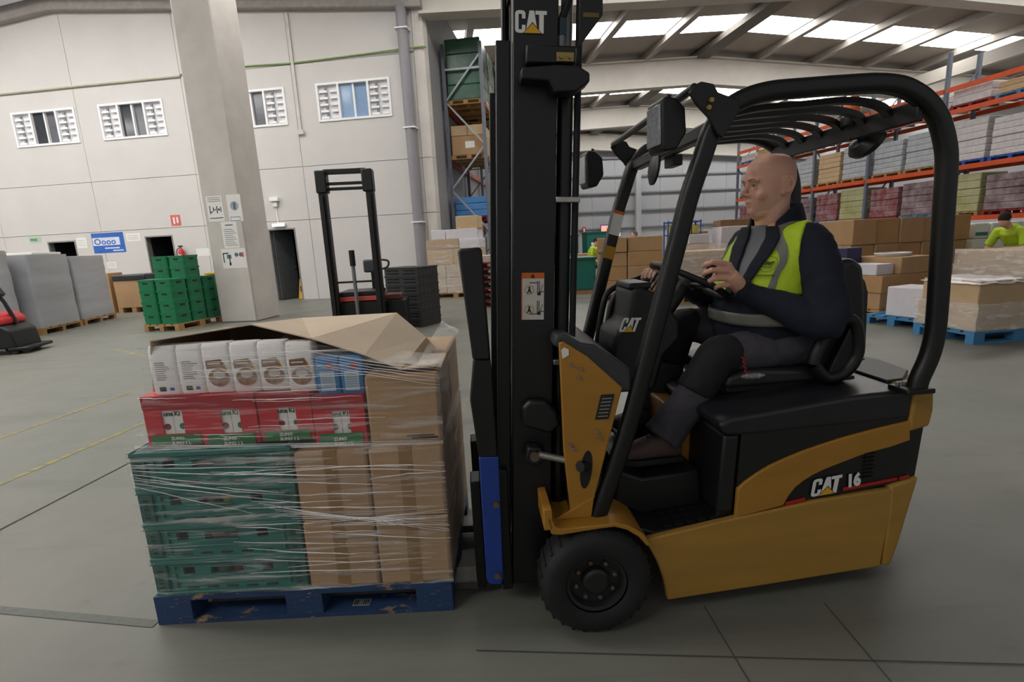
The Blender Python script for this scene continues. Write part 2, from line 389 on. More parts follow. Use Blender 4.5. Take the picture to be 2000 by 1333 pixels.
# windows
def window(i, s0, s1, glass, hide_left=False):
    z0, z1 = 5.16, 6.2; w = s1 - s0; a = s0 + w * 0.31; b_ = s0 + w * 0.69
    r = bpy.data.objects.new('window_%d' % i, None); COL.objects.link(r); r.location = W0 + WU * s0 + Vector((0, 0, z0)); r.rotation_euler = (0, 0, -WA); r['kind'] = 'structure'
    h = z1 - z0
    m = MB()
    for q in ((0, w, 0, 0.06), (0, w, h - 0.06, h)): m.box(q[0], q[1], -0.03, 0.16, q[2], q[3])
    for q in (0, w - 0.06, a - s0 - 0.05, b_ - s0): m.box(q, q + 0.06, -0.03, 0.16, 0.06, h - 0.06)
    m.build('window_frame', M_white, r, smooth=False)
    c0, c1 = a - s0, b_ - s0; mid = (c0 + c1) / 2
    B(c0, mid, 0.05, 0.07, 0.05, h - 0.05).build('pane', M_glassd if glass == 'd' else M_glassb, r, smooth=False)
    B(mid, c1, 0.09, 0.11, 0.05, h - 0.05).build('pane', mat('grey_glass', '#6a6b72', 0.15) if glass == 'd' else M_glassb, r, smooth=False)
    B(mid - 0.025, mid + 0.025, 0.02, 0.09, 0.05, h - 0.05).build('mullion', M_white, r, smooth=False)
    for x0, x1 in ((0.06, c0 - 0.05), (c1 + 0.06, w - 0.06)):
        sh = B(x0, x1, 0.06, 0.08, 0.06, h - 0.06).build('shutter', mat('shutter_white', '#dedde1', 0.5), r, smooth=False)
        n = 5
        for k in range(n):
            zz = 0.08 + (h - 0.16) * k / n
            B(x0 + 0.02, x0 + (x1 - x0) * 0.45, 0.0, 0.05, zz, zz + 0.06).build('shutter_slat', M_white, sh, smooth=False)
            B(x0 + (x1 - x0) * 0.62, x1 - 0.02, 0.0, 0.05, zz, zz + 0.06).build('shutter_slat', M_white, sh, smooth=False)
            B(x0 + (x1 - x0) * 0.3, x0 + (x1 - x0) * 0.42, 0.02, 0.058, zz + 0.075, zz + 0.15).build('shutter_slot', M_steel, sh, smooth=False)
for i, wv in enumerate(wins): window(i + 1, wv[0], wv[1], 'b' if i == 3 else 'd')

# doorways; the unlit dark of the rooms behind is put into near-black walls
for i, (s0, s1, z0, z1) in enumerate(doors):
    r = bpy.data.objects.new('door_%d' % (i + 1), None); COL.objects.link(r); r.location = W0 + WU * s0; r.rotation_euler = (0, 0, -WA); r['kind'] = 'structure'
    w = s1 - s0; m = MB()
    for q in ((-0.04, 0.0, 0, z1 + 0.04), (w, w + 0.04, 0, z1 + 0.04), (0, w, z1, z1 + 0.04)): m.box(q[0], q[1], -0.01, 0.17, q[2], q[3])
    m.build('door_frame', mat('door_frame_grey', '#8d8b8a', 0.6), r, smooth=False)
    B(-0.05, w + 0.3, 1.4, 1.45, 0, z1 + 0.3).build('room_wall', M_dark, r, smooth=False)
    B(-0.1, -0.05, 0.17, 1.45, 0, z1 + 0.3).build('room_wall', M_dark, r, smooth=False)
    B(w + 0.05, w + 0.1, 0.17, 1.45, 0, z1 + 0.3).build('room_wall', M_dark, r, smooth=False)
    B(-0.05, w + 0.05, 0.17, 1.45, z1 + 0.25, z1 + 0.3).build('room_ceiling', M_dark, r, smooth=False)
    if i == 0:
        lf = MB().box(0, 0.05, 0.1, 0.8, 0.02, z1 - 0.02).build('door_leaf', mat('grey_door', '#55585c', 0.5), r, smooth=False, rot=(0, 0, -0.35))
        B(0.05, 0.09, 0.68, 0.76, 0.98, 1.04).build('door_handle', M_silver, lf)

# pillar
PL = bpy.data.objects.new('pillar', None); COL.objects.link(PL); PL.location = (-6.49, 11.2, 0); PL.rotation_euler = (0, 0, -WA); PL['kind'] = 'structure'
PL['label'] = 'square white concrete pillar with printed notices taped to it'
B(0, 0.86, 0, 0.9, 0, 9.2).build('shaft', M_pillar, PL, bevel=0.03)

# ------------------------------------------------------------------ right hall: roof, rafters, purlins, rooflights
HA = math.radians(8.0)
H0 = Vector((9.7, 26, 0)); HX = Vector((math.cos(HA), math.sin(HA), 0)); HY = Vector((-math.sin(HA), math.cos(HA), 0))
def hall(lx, ly, z=0): return H0 + HX * lx + HY * ly + Vector((0, 0, z))
SLOPE = 0.06
def roofz(lx): return 9.95 - SLOPE * abs(lx)
CEIL = bpy.data.objects.new('ceiling', None); COL.objects.link(CEIL); CEIL.location = H0; CEIL.rotation_euler = (0, 0, HA); CEIL['kind'] = 'structure'
CEIL['label'] = 'pitched metal sheet roof with white rafters and bright roof lights'
XL, XR, Y0, Y1 = -13.2, 19.0, -30, 17.5
bands = [(-12.8, -11.2), (-3.9, -2.3), (5.0, 6.6), (13.2, 14.8)]
px_ = [-11.4, -8.55, -5.7, -2.85, 0.0, 2.85, 5.7, 8.55, 11.4, 14.25, 17.1]
edges = [Y0] + [v for b_ in bands for v in b_] + [Y1]
for sgn_, xa, xb in ((-1, XL, 0), (1, 0, XR)):
    for k in range(0, len(edges), 2):
        ya, yb = edges[k], edges[k + 1]
        MB().hexa([(xa, ya, roofz(xa)), (xb, ya, roofz(xb)), (xb, yb, roofz(xb)), (xa, yb, roofz(xa)), (xa, ya, roofz(xa) + 0.08), (xb, ya, roofz(xb) + 0.08), (xb, yb, roofz(xb) + 0.08), (xa, yb, roofz(xa) + 0.08)]).build('roof_sheet', M_sheet, CEIL, smooth=False)
SKY = emit('rooflight', '#fffdf8', 9.0); SKYL = emit('rooflight_left_unseen', '#fffdf8', 13.0)
for (ya, yb) in bands:
    xs = [XL] + px_ + [XR]
    for i in range(len(xs) - 1):
        xa, xb = xs[i] + 0.12, xs[i + 1] - 0.12
        za, zb = roofz(xa), roofz(xb)
        MB().hexa([(xa, ya, za), (xb, ya, zb), (xb, yb, zb), (xa, yb, za), (xa, ya, za + 0.04), (xb, ya, zb + 0.04), (xb, yb, zb + 0.04), (xa, yb, za + 0.04)]).build('rooflight_panel', SKY, CEIL, smooth=False)
for x in px_:
    z = roofz(x)
    m = MB(); m.box(x - 0.05, x + 0.05, Y0, Y1, z - 0.30, z - 0.005); m.box(x - 0.13, x + 0.13, Y0, Y1, z - 0.32, z - 0.28)
    m.build('purlin', M_purlin, CEIL, smooth=False)
B(-0.35, 0.35, Y0, Y1, roofz(0) - 0.36, roofz(0) - 0.12).build('ridge_purlin', mat('ridge_steel', '#6d6862', 0.6), CEIL, smooth=False)
for ly in (-18, -9, 0, 8.5, 17.0):
    for xa, xb in ((XL, 0), (0, XR)):
        m = MB()
        def zl(x): return roofz(x) - 1.48
        def zt(x): return roofz(x) - 0.34
        def slab(y0, y1, z0, z1):
            m.hexa([(xa, y0, z0(xa)), (xb, y0, z0(xb)), (xb, y1, z0(xb)), (xa, y1, z0(xa)), (xa, y0, z1(xa)), (xb, y0, z1(xb)), (xb, y1, z1(xb)), (xa, y1, z1(xa))])
        slab(ly - 0.07, ly + 0.07, zl, zt)
        slab(ly - 0.25, ly + 0.25, lambda x: zl(x) - 0.05, zl)
        slab(ly - 0.25, ly + 0.25, zt, lambda x: zt(x) + 0.05)
        m.build('rafter', M_beam, CEIL, smooth=False)
# crane-like longitudinal tie beam on the right slope
MB().bar((10.6, -30, roofz(10.6) - 1.2), (10.6, 0, roofz(10.6) - 1.2), 0.3, 0.55).build('tie_beam', M_beam, CEIL, smooth=False)

# far wall with girts and columns
FW = bpy.data.objects.new('wall_back', None); COL.objects.link(FW); FW.location = hall(0, 17.5); FW.rotation_euler = (0, 0, HA); FW['kind'] = 'structure'
FW['label'] = 'pale grey sheet metal end wall with horizontal girts'
M_clad = mat('pale_cladding', '#b4b5ba', 0.6, var=0.03)
for x in range(-14, 20, 2):
    B(x + 0.01, x + 1.99, 0, 0.1, 0, 10).build('cladding_panel', M_clad, FW, smooth=False)
for z in (2.2, 3.6, 5.05, 6.4, 7.85):
    B(-14, 20, -0.16, -0.005, z - 0.06, z + 0.06).build('girt', mat('girt_grey', '#8b8e93', 0.6), FW, smooth=False)
for x in (-10.5, 3.9, 14.5): B(x - 0.22, x + 0.22, -0.5, -0.165, 0, 8.6).build('wall_column', M_clad, FW, smooth=False)
B(-4.6, -1.3, -0.24, -0.17, 0, 5.6).build('sectional_door', mat('sectional_door_grey', '#a6a4a5', 0.6), FW, smooth=False)
for z in (1.1, 2.2, 3.3, 4.4): B(-4.6, -1.3, -0.245, -0.238, z, z + 0.03).build('door_seam', M_joint, FW, smooth=False)
# side wall behind the right racking
SW = B(19.0, 19.2, -30, 17.5, 0, 9).build('wall_right', M_clad, smooth=False, loc=H0, rot=(0, 0, HA), kind='structure')

# left hall roof
CL = bpy.data.objects.new('ceiling_left', None); COL.objects.link(CL); CL.location = W0; CL.rotation_euler = (0, 0, -WA); CL['kind'] = 'structure'
CL['label'] = 'dark sheet roof over the office wall'
def lz(s): return topz(s) + 0.85
M_ls = mat('left_roof_sheet', '#807f80', 0.6, var=0.05)
lb = [(-5.2, -3.6), (-13.2, -11.6), (-21.2, -19.6)]  # last band is added behind the camera to light the load's front
ed = [0.1, -3.6, -5.2, -11.6, -13.2, -19.6, -21.2, -27]
for xa, xb in ((-18, -6.7), (-6.7, 4.4)):
    for k in range(0, 8, 2):
        yb, ya = ed[k], ed[k + 1]
        MB().hexa([(xa, ya, lz(xa)), (xb, ya, lz(xb)), (xb, yb, lz(xb)), (xa, yb, lz(xa)), (xa, ya, lz(xa) + 0.08), (xb, ya, lz(xb) + 0.08), (xb, yb, lz(xb) + 0.08), (xa, yb, lz(xa) + 0.08)]).build('roof_sheet', M_ls, CL, smooth=False)
    for ya, yb in lb:
        MB().hexa([(xa, ya, lz(xa)), (xb, ya, lz(xb)), (xb, yb, lz(xb)), (xa, yb, lz(xa)), (xa, ya, lz(xa) + 0.05), (xb, ya, lz(xb) + 0.05), (xb, yb, lz(xb) + 0.05), (xa, yb, lz(xa) + 0.05)]).build('rooflight_panel', SKYL, CL, smooth=False)
for x in (-15, -12.2, -9.4, -6.7, -4, -1.2, 1.6, 4.2):
    B(x - 0.1, x + 0.1, -27, 0.05, lz(x) - 0.3, lz(x) - 0.01).build('purlin', M_purlin, CL, smooth=False)
for z in (0.18, 0.42):
    MB().prism([(-18, topz(-18) + z), (-6.7, topz(-6.7) + z), (4.5, topz(4.5) + z), (4.5, topz(4.5) + z + 0.12), (-6.7, topz(-6.7) + z + 0.12), (-18, topz(-18) + z + 0.12)], 'y', -0.7 - z, -0.5 - z).build('gutter_rail', M_beam, CL, smooth=False)

# side wall closing the left hall
LW = bpy.data.objects.new('wall_left', None); COL.objects.link(LW); LW.location = W0; LW.rotation_euler = (0, 0, -WA); LW['kind'] = 'structure'; LW['label'] = 'white precast panel side wall of the left hall'
for y in range(-27, 0, 3):
    for z0, z1 in ((0, 2.43), (2.43, 3.97), (3.97, 6.77), (6.77, 8.6)):
        B(-17.9, -17.7, y + 0.007, min(y + 3, 0) - 0.007, z0 + 0.007, z1 - 0.007).build('panel', M_wall, LW, smooth=False)
# ------------------------------------------------------------------ reusable goods
_cache = {}
def cached(key, fn):
    if key not in _cache: _cache[key] = fn()
    return _cache[key]
def pallet(label, loc, rotz, mm, L=1.2, W=0.8, H=0.144, group=None, key='', name='pallet', nb=5):
    """length along local x, width along local y, origin at a corner on the floor"""
    r = thing(name, label, 'pallet', loc, rotz, group)
    t = H * 0.153; bl = H - 3 * t
    mk = lambda tag_, *d: cached((mm.name, tag_, round(d[0], 3), round(d[1], 3), round(d[2], 3)), lambda: B(0, d[0], 0, d[1], 0, d[2]).mesh(tag_, mm, False))
    for y in (0, W / 2 - 0.05, W - 0.1): link('bottom_board', mk('bottom_board', L, 0.1, t), r, loc=(0, y, 0))
    for x in (0, L / 2 - 0.072, L - 0.145):
        for y in (0, W / 2 - 0.05, W - 0.1):
            link('block', mk('block', 0.145, 0.1, bl), r, loc=(x, y, t))
        link('stringer_board', mk('stringer_board', 0.145, W, t), r, loc=(x, 0, t + bl))
    wd = W / (nb + (nb - 1) * 0.28)
    for k in range(nb): link('deck_board', mk('deck_board', L, wd, t), r, loc=(0, k * wd * 1.28, 2 * t + bl))
    return r
def carton(label, loc, rotz, size, mm=None, tape='v', group=None, cat='box', name='cardboard_box', flaps=True):
    """cardboard box: body, tape, lid seam; origin at the bottom front-left corner"""
    mm = mm or M_card; w, d, h = size
    r = thing(name, label, cat, loc, rotz, group)
    rd = tuple(round(v, 3) for v in size)
    body = link('body', cached(('cb', mm.name) + rd, lambda: B(0, w, 0, d, 0, h).mesh('body', mm)), r, bevel=min(0.014, h * 0.04))
    tw = min(0.05, w * 0.2)
    if tape == 'v':
        link('tape', cached(('ct',) + rd, lambda: B(w / 2 - tw / 2, w / 2 + tw / 2, -0.0015, d + 0.0015, -0.0 + 0.001, h + 0.0015).mesh('tape', M_tape)), r)
    elif tape == 'h':
        link('tape', cached(('cth',) + rd, lambda: B(-0.0015, w + 0.0015, d / 2 - tw / 2, d / 2 + tw / 2, 0.001, h + 0.0015).mesh('tape', M_tape)), r)
    return r
def shrink(label, loc, rotz, size, mm=None, group=None, name='wrap_film', cat='film', amp=0.012, top=True, seed=1):
    """film pulled around a load: gently rippled four-sided sleeve, closed on top"""
    rnd = random.Random(seed); w, d, h = size; m = MB(); nz = 7
    ring = []
    nx, ny = 8, 6
    for i in range(nx): ring.append((w * i / nx, 0, 0, -1))
    for i in range(ny): ring.append((w, d * i / ny, 1, 0))
    for i in range(nx): ring.append((w - w * i / nx, d, 0, 1))
    for i in range(ny): ring.append((0, d - d * i / ny, -1, 0))
    n = len(ring); vs = []; fs = []
    for k in range(nz + 1):
        for (x, y, a, b_) in ring:
            e = rnd.uniform(0.001, amp); vs.append((x + a * e, y + b_ * e, h * k / nz))
    for k in range(nz):
        for j in range(n): fs.append((k * n + j, k * n + (j + 1) % n, (k + 1) * n + (j + 1) % n, (k + 1) * n + j))
    m.add(vs, fs)
    o = m.build(name, mm or M_film, None, loc=loc, rot=(0, 0, rotz), ang=80)
    return tag(o, label, cat, group)

# ------------------------------------------------------------------ the load on the forks
PX, PY = -1.485, 1.785
PH = 0.126
pallet('worn blue wooden pallet on the forks of the yellow forklift', (PX, PY, 0), 0, M_bluew, 1.195, 0.8, PH)
# printed label on the front bottom board
BP = bpy.data.objects['pallet']; lb0 = gnd(705, 1182, 0.02); lx_ = lb0.x - PX - 0.035; ly_ = min(max(lb0.y - PY - 0.02, 0.03), 0.055)
LBL = B(lx_, lx_ + 0.07, ly_, ly_ + 0.04, 0.0193, 0.0203).build('pallet_label', mat('grey_label', '#9c9ba0', 0.6), BP, smooth=False)
mk_ = MB(); rn_ = random.Random(2)
for k in range(7): mk_.box(lx_ + 0.005 + k * 0.009, lx_ + 0.005 + k * 0.009 + rn_.uniform(0.003, 0.007), ly_ + 0.006, ly_ + 0.034, 0.0203, 0.0207)
mk_.build('label_print', M_ink, LBL, smooth=False, kind='stuff')

# teal folding crates
def teal_crate(label, loc, h, contents):
    w, d = 0.61, 0.385
    r = thing('folding_crate', label, 'crate', loc, 0, 'teal folding crates stacked on the blue pallet')
    t = 0.012
    m = MB()   # walls and floor with openings in the front wall
    m.box(0, w, 0.012, d, 0, t)
    m.box(0, t, 0.012, d, 0, h); m.box(w - t, w, 0.012, d, 0, h); m.box(0, w, d - t, d, 0, h)
    m.box(0, w, 0.012, 0.012 + t, 0, h * 0.52); m.box(0, w, 0.012, 0.012 + t, h * 0.75, h)
    xs = [0, 0.115, 0.16, 0.225, 0.355, 0.43, 0.475, w]
    for i in range(0, 8, 2): m.box(xs[i], xs[i + 1], 0.012, 0.012 + t, h * 0.52, h * 0.75)
    m.build('body', M_teal, r, smooth=False)
    m = MB(); m.box(-0.002, w + 0.002, 0, 0.02, h - 0.016, h); m.box(-0.002, w + 0.002, 0.0, 0.02, 0, 0.012)
    m.box(-0.002, 0.02, 0, d, h - 0.016, h); m.box(w - 0.02, w + 0.002, 0, d, h - 0.016, h)
    m.build('rim', M_teal, r, bevel=0.003)
    for x in (0.0, w - 0.055): B(x, x + 0.055, 0.002, 0.014, 0.014, h - 0.018).build('corner_post', M_teald, r, bevel=0.003)
    m = MB()
    for x in (0.075, 0.53): 
        for z in (0.25, 0.5, 0.75): m.box(x, x + 0.012, 0.004, 0.014, h * z - 0.012, h * z + 0.012)
    m.box(0.065, w - 0.065, 0.005, 0.014, h * 0.34, h * 0.385); m.box(0.065, w - 0.065, 0.005, 0.014, h * 0.8, h * 0.84)
    m.build('rib', M_teal, r, bevel=0.002)
    m = MB()
    for x in (0.02, 0.03, w - 0.04, w - 0.03):
        for z in (0.2, 0.32, 0.44, 0.56, 0.68): m.box(x, x + 0.006, 0.0005, 0.004, h * z, h * z + 0.008)
    for x in (0.12, 0.2, 0.28, 0.36, 0.44): m.box(x, x + 0.045, 0.009, 0.013, h * 0.12, h * 0.17)
    m.build('slot_pattern', M_dark, r, smooth=False, kind='stuff')
    m = MB(); m.box(0.22, 0.36, 0.004, 0.013, h * 0.5, h * 0.54); m.box(0.22, 0.36, 0.004, 0.013, h * 0.75, h * 0.79)
    m.build('handle', M_teal, r, bevel=0.002)
    x = 0.05
    inner = MB(); inner.box(0.02, w - 0.02, 0.10, d - 0.02, 0.013, h * 0.7); inner.build('dark_fill', M_dark, r, smooth=False)  # dark block stands in for the shaded inside of the crate
    return r
HC = (0.735 - PH) / 4
for k, (nm, lb) in enumerate((('bottom crate standing on the pallet', 0), ('second crate up', 1), ('third crate up', 2), ('topmost crate, under the red trays', 3))):
    teal_crate('teal plastic folding crate on the blue pallet, ' + nm, (-1.475, 1.795, PH + k * HC), HC - 0.001, k)
    # what shows through the handle slot
    z = PH + k * HC
    for j, (x0, x1, c, nm2) in enumerate([((0.228, 0.29, '#6e6a5c', 'olive'), (0.292, 0.352, '#7d3338', 'dark red')), ((0.228, 0.285, '#8a4448', 'pinkish'), (0.287, 0.352, '#5b4a48', 'brown')), ((0.228, 0.3, '#4c4446', 'dark grey'), (0.302, 0.352, '#a8a32f', 'yellow')), ((0.228, 0.28, '#7a5148', 'rust coloured'), (0.282, 0.352, '#6a6058', 'taupe'))][k]):
        t = thing('jar', '%s jar seen through the handle slot of the %s teal crate' % (nm2, ('bottom', 'second', 'third', 'topmost')[k]), 'jar', (-1.475 + (x0 + x1) / 2, 1.795 + 0.055, z + 0.014), 0, 'jars in the teal crates')
        MB().lathe([(0.02, 0), (0.028, 0.004), (0.028, HC * 0.62), (0.022, HC * 0.66)], n=16).build('glass_body', mat('jar_' + c, c, 0.3), t); MB().lathe([(0.024, HC * 0.66), (0.025, HC * 0.76), (0.02, HC * 0.78)], n=16).build('lid', M_steel, t)
# cartons of the lower part, right of the crates
H2 = (0.705 - PH) / 2
for c, (x0, x1, cn) in enumerate(((-0.857, -0.577, 'middle'), (-0.571, -0.288, 'end'))):
    for k in range(2):
        carton('plain brown carton in the %s column of the wrapped load, %s' % (cn, ('resting on the blue pallet', 'one up from the pallet')[k]), (x0, 1.795 + 0.004 * k, PH + k * H2), 0, (x1 - x0, 0.385, H2 - 0.0015), group='brown cartons of the wrapped load')
for k in range(2):
    carton('brown carton on the mast side of the load, back row, %s' % ('resting on the pallet', 'second level')[k], (-0.571, 2.19, PH + k * H2), 0, (0.283, 0.385, H2 - 0.0015), group='brown cartons of the wrapped load')
for k in range(2):
    carton('brown carton in the back row of the load beside the crates, %s' % ('bottom level', 'second level')[k], (-0.857, 2.19, PH + k * H2), 0, (0.28, 0.385, H2 - 0.0015), group='brown cartons of the wrapped load')
bg = carton('large brown carton on top of the load beside the red trays', (-0.566, 1.835, 0.705), 0, (0.275, 0.36, 0.278), tape=None)
text_on('print', 'Consum', 0.026, M_ink, bg, (0.165, -0.001, 0.022), (1, 0, 0), (0, 0, 1), sx=1.5) if False else None
mm_ = MB(); mm_.box(0.14, 0.25, -0.0012, 0, 0.03, 0.034); mm_.box(0.16, 0.262, -0.0012, 0, 0.018, 0.026); mm_.build('print', M_ink, bg, smooth=False)
bx2 = carton('tall brown carton at the back corner of the load, under film', (-0.566, 2.2, 0.705), 0, (0.275, 0.37, 0.285), tape=None)
carton('brown carton hidden under the sheet behind the flour packs', (-1.40, 2.2, 0.74), 0, (0.8, 0.36, 0.28), tape=None) 
# what carries that back carton: closed brown carton behind the crates
for k in range(2):
    carton('brown carton behind the teal crates, %s' % ('on the pallet', 'upper one')[k], (-1.475, 2.19, PH + k * 0.307), 0, (0.6, 0.385, 0.305), group='brown cartons of the wrapped load')

# red juice trays, each with two cartons in its window
trays = [(-1.437, -1.213, 0.737, 0.2, 1.862), (-1.208, -0.994, 0.737, 0.198, 1.845), (-0.989, -0.784, 0.737, 0.19, 1.85), (-0.779, -0.581, 0.707, 0.2, 1.848)]
tl = ['red printed juice tray at the outer end of the row on the crates', 'red printed juice tray with the lowest hanging green label', 'red printed juice tray third from the outer end, green label', 'red printed juice tray next to the large brown carton']
for i, (x0, x1, z0, h, y) in enumerate(trays):
    w = x1 - x0; r = thing('juice_tray', tl[i], 'tray', (x0, y, z0), 0, 'red trays of juice on the wrapped load')
    a, b_ = w * (0.30 if i == 0 else 0.36), w * (0.66 if i == 0 else 0.70); zb, zt = h * 0.22, h * 0.70
    m = MB(); D = 0.32; t = 0.004
    m.box(0, a, 0, t, 0, zt); m.box(b_, w, 0, t, 0, zt); m.box(a, b_, 0, t, 0, zb); m.box(0, w, 0, t, zt, h)
    m.box(0, t, t, D, 0, h); m.box(w - t, w, t, D, 0, h); m.box(t, w - t, D - t, D, 0, h); m.box(t, w - t, t, D - t, 0, t); m.box(t, w - t, t, D - t, h - t, h)
    m.build('tray_body', M_red, r, smooth=False)
    B(-0.001, w + 0.001, -0.003, 0, h * 0.74, h).build('lid_flap', mat('red_print_flap', '#a81f2b', 0.45, var=0.05), r, bevel=0.001)
    gl = B(w * 0.08, w * 0.93, -0.006, -0.003, -0.012 if i == 1 else 0.002, 0.042 if i != 3 else 0.05).build('label_strip', M_greenp, r, smooth=False)
    for j, tx in enumerate(('ZUMO', 'SUMO 1 L')):
        text_on('lettering', tx, 0.017, M_paper, r, (w * (0.36 if i else 0.42), -0.0065, 0.022 - 0.019 * j if i != 1 else 0.017 - 0.019 * j), (1, 0, 0), (0, 0, 1), bold=0.0006)
    cw = (b_ - a) * 0.5
    for j in range(2):
        jx = x0 + (a + b_) / 2 + (-0.0378 if j == 0 else 0.0378)
        c = thing('juice_carton', ('white juice carton with a cherry in %s', 'white juice carton with a green leaf in %s')[j] % ('the outermost red tray', 'the second red tray from the outer end', 'the third red tray from the outer end', 'the red tray beside the large carton')[i], 'carton', (jx - 0.0375, y + 0.006, z0 + 0.005), 0, 'juice cartons in the red tray windows')
        B(0, 0.0745, 0, 0.07, 0, h * 0.86).build('carton_body', M_paper, c, bevel=0.002)
        text_on('lettering', ('una', 'Ki')[j], 0.026, mat('dark_green_ink', '#24402c', 0.6), c, (0.040 if j == 0 else 0.006, -0.0008, h * 0.56), (1, 0, 0), (0, 0, 1), bold=0.0008)
        MB().lathe([(0.0005, -0.0012), (0.013, -0.001), (0.013, 0)], (0.048 if j == 0 else 0.032, 0, h * 0.34), 'y', 16).build('fruit_print', mat('cherry_print', '#8c1f33', 0.5) if j == 0 else mat('leaf_print', '#3c7a45', 0.5), c)

# flour packs
def pack(label, x0, x1, z0, h, y, style, group):
    w = x1 - x0 - 0.002; d = 0.062
    r = thing('flour_pack' if style != 'blue' else 'sugar_pack', label, 'pack', (x0, y, z0), 0, group)
    m = MB(); n = 6
    prof = [(0, 0.0), (0.06, 0.004), (0.5, 0.007), (0.9, 0.004), (1.0, -0.006)]
    out = []
    ol = rrect(1, 1, 0.12, 3)
    vs = []; fs = []
    for t, e in prof:
        for (a, b_) in ol: vs.append((w / 2 + a * (w + 2 * min(e, 0.001) * 0), d / 2 + b_ * (d + 2 * e), h * t))
    k = len(ol)
    for i in range(len(prof) - 1):
        for j in range(k): fs.append((i * k + j, i * k + (j + 1) % k, (i + 1) * k + (j + 1) % k, (i + 1) * k + j))
    fs += [tuple(range(k - 1, -1, -1)), tuple(range((len(prof) - 1) * k, len(prof) * k))]
    mm = {'blue': mat('blue_print', '#3f86c4', 0.4, var=0.06), 'back': mat('flour_paper', '#f7f3f1', 0.55, var=0.02), 'front': mat('flour_paper', '#f7f3f1', 0.55)}[style]
    m.add(vs, fs).build('pack_body', mm, r, ang=50)
    f = -0.0068
    if style == 'front':
        MB().prism([(w * 0.14, h * 0.50), (w * 0.14, h * 0.66), (w * 0.70, h * 0.68), (w * 0.82, h * 0.52)], 'y', f - 0.0012, 0.0).build('name_banner', mat('brown_print', '#8a5a34', 0.6), r, smooth=False)
        MB().prism([(w * 0.60, h * 0.52), (w * 0.70, h * 0.68), (w * 0.80, h * 0.60), (w * 0.9, h * 0.45)], 'y', f - 0.0006, 0.0).build('gold_flash', mat('gold_print', '#d09a2c', 0.5), r, smooth=False)
        MB().prism([(w * 0.54 + w * 0.38 * math.cos(2 * PI * q / 24), h * 0.31 + h * 0.185 * math.sin(2 * PI * q / 24)) for q in range(24)], 'y', f - 0.0008, 0.0).build('bowl_print', mat('bowl_print', '#8a6248', 0.6, col2='#b9a08c', vscale=45), r, smooth=False)
        MB().prism([(w * 0.56 + w * 0.22 * math.cos(2 * PI * q / 20), h * 0.36 + h * 0.075 * math.sin(2 * PI * q / 20)) for q in range(20)], 'y', f - 0.0014, 0.0).build('flour_print', mat('flour_print', '#d9d2cd', 0.6, var=0.1, vscale=80), r, smooth=False)
        m = MB(); m.box(w * 0.2, w * 0.66, f - 0.0018, f - 0.001, h * 0.585, h * 0.61); m.build('lettering', M_paper, r, smooth=False)
    elif style == 'back':
        m = MB(); rn = random.Random(int(x0 * -1000))
        for q in range(9):
            z = h * (0.66 - q * 0.043); m.box(w * 0.2, w * rn.uniform(0.5, 0.86), f - 0.0006, 0.0, z, z + 0.0022)
        m.build('small_print', mat('brown_ink', '#8c7d78', 0.6), r, smooth=False)
        m = MB()
        for q in range(9): m.box(w * 0.24 + q * 0.0028, w * 0.24 + q * 0.0028 + (0.0012 if q % 3 else 0.002), f + 0.001, 0.0, h * 0.08, h * 0.17)
        m.build('barcode', M_ink, r, smooth=False)
        B(w * 0.62, w * 0.78, f + 0.001, 0.0, h * 0.09, h * 0.15).build('blue_mark', M_blue, r, smooth=False)
    else:
        B(w * 0.18, w * 0.80, f - 0.0006, 0.0, h * 0.1, h * 0.62).build('info_panel', mat('pale_blue_print', '#b9cfe0', 0.5), r, smooth=False)
        MB().lathe([(0.0005, f - 0.001), (0.013, f - 0.001), (0.013, 0)], (w * 0.64, 0, h * 0.75), 'y', 16).build('red_emblem', M_bred, r)
        m = MB()
        for q in range(6): m.box(w * 0.24, w * 0.72, f - 0.0011, 0.0, h * (0.5 - q * 0.06), h * (0.5 - q * 0.06) + 0.002)
        m.build('small_print', mat('grey_ink', '#8796a3', 0.6), r, smooth=False)
e = [-1.385, -1.281, -1.183, -1.077, -0.972, -0.866, -0.762]
pl = ['white flour pack with small print and barcode, outermost in its row', 'white flour pack with small print and barcode, second in its row', 'white flour pack with brown bowl picture, next to the plain printed pack', 'white flour pack with brown bowl picture, fourth pack of its row', 'white flour pack with brown bowl picture, fifth pack of its row', 'white flour pack with brown bowl picture, next to the blue packs']
for i in range(6):
    pack(pl[i], e[i], e[i + 1], (0.9375, 0.9375, 0.9375, 0.9355, 0.9355, 0.9275)[i] if i < 5 else 0.9285, 0.192 if i < 4 else 0.19, 1.875, 'back' if i < 2 else 'front', 'flour packs on the red trays')
pack('blue sugar pack next to the white flour packs', -0.757, -0.665, 0.9075, 0.15, 1.872, 'blue', 'blue packs on the red trays')
pack('blue sugar pack next to the large brown carton', -0.664, -0.573, 0.9075, 0.15, 1.872, 'blue', 'blue packs on the red trays')

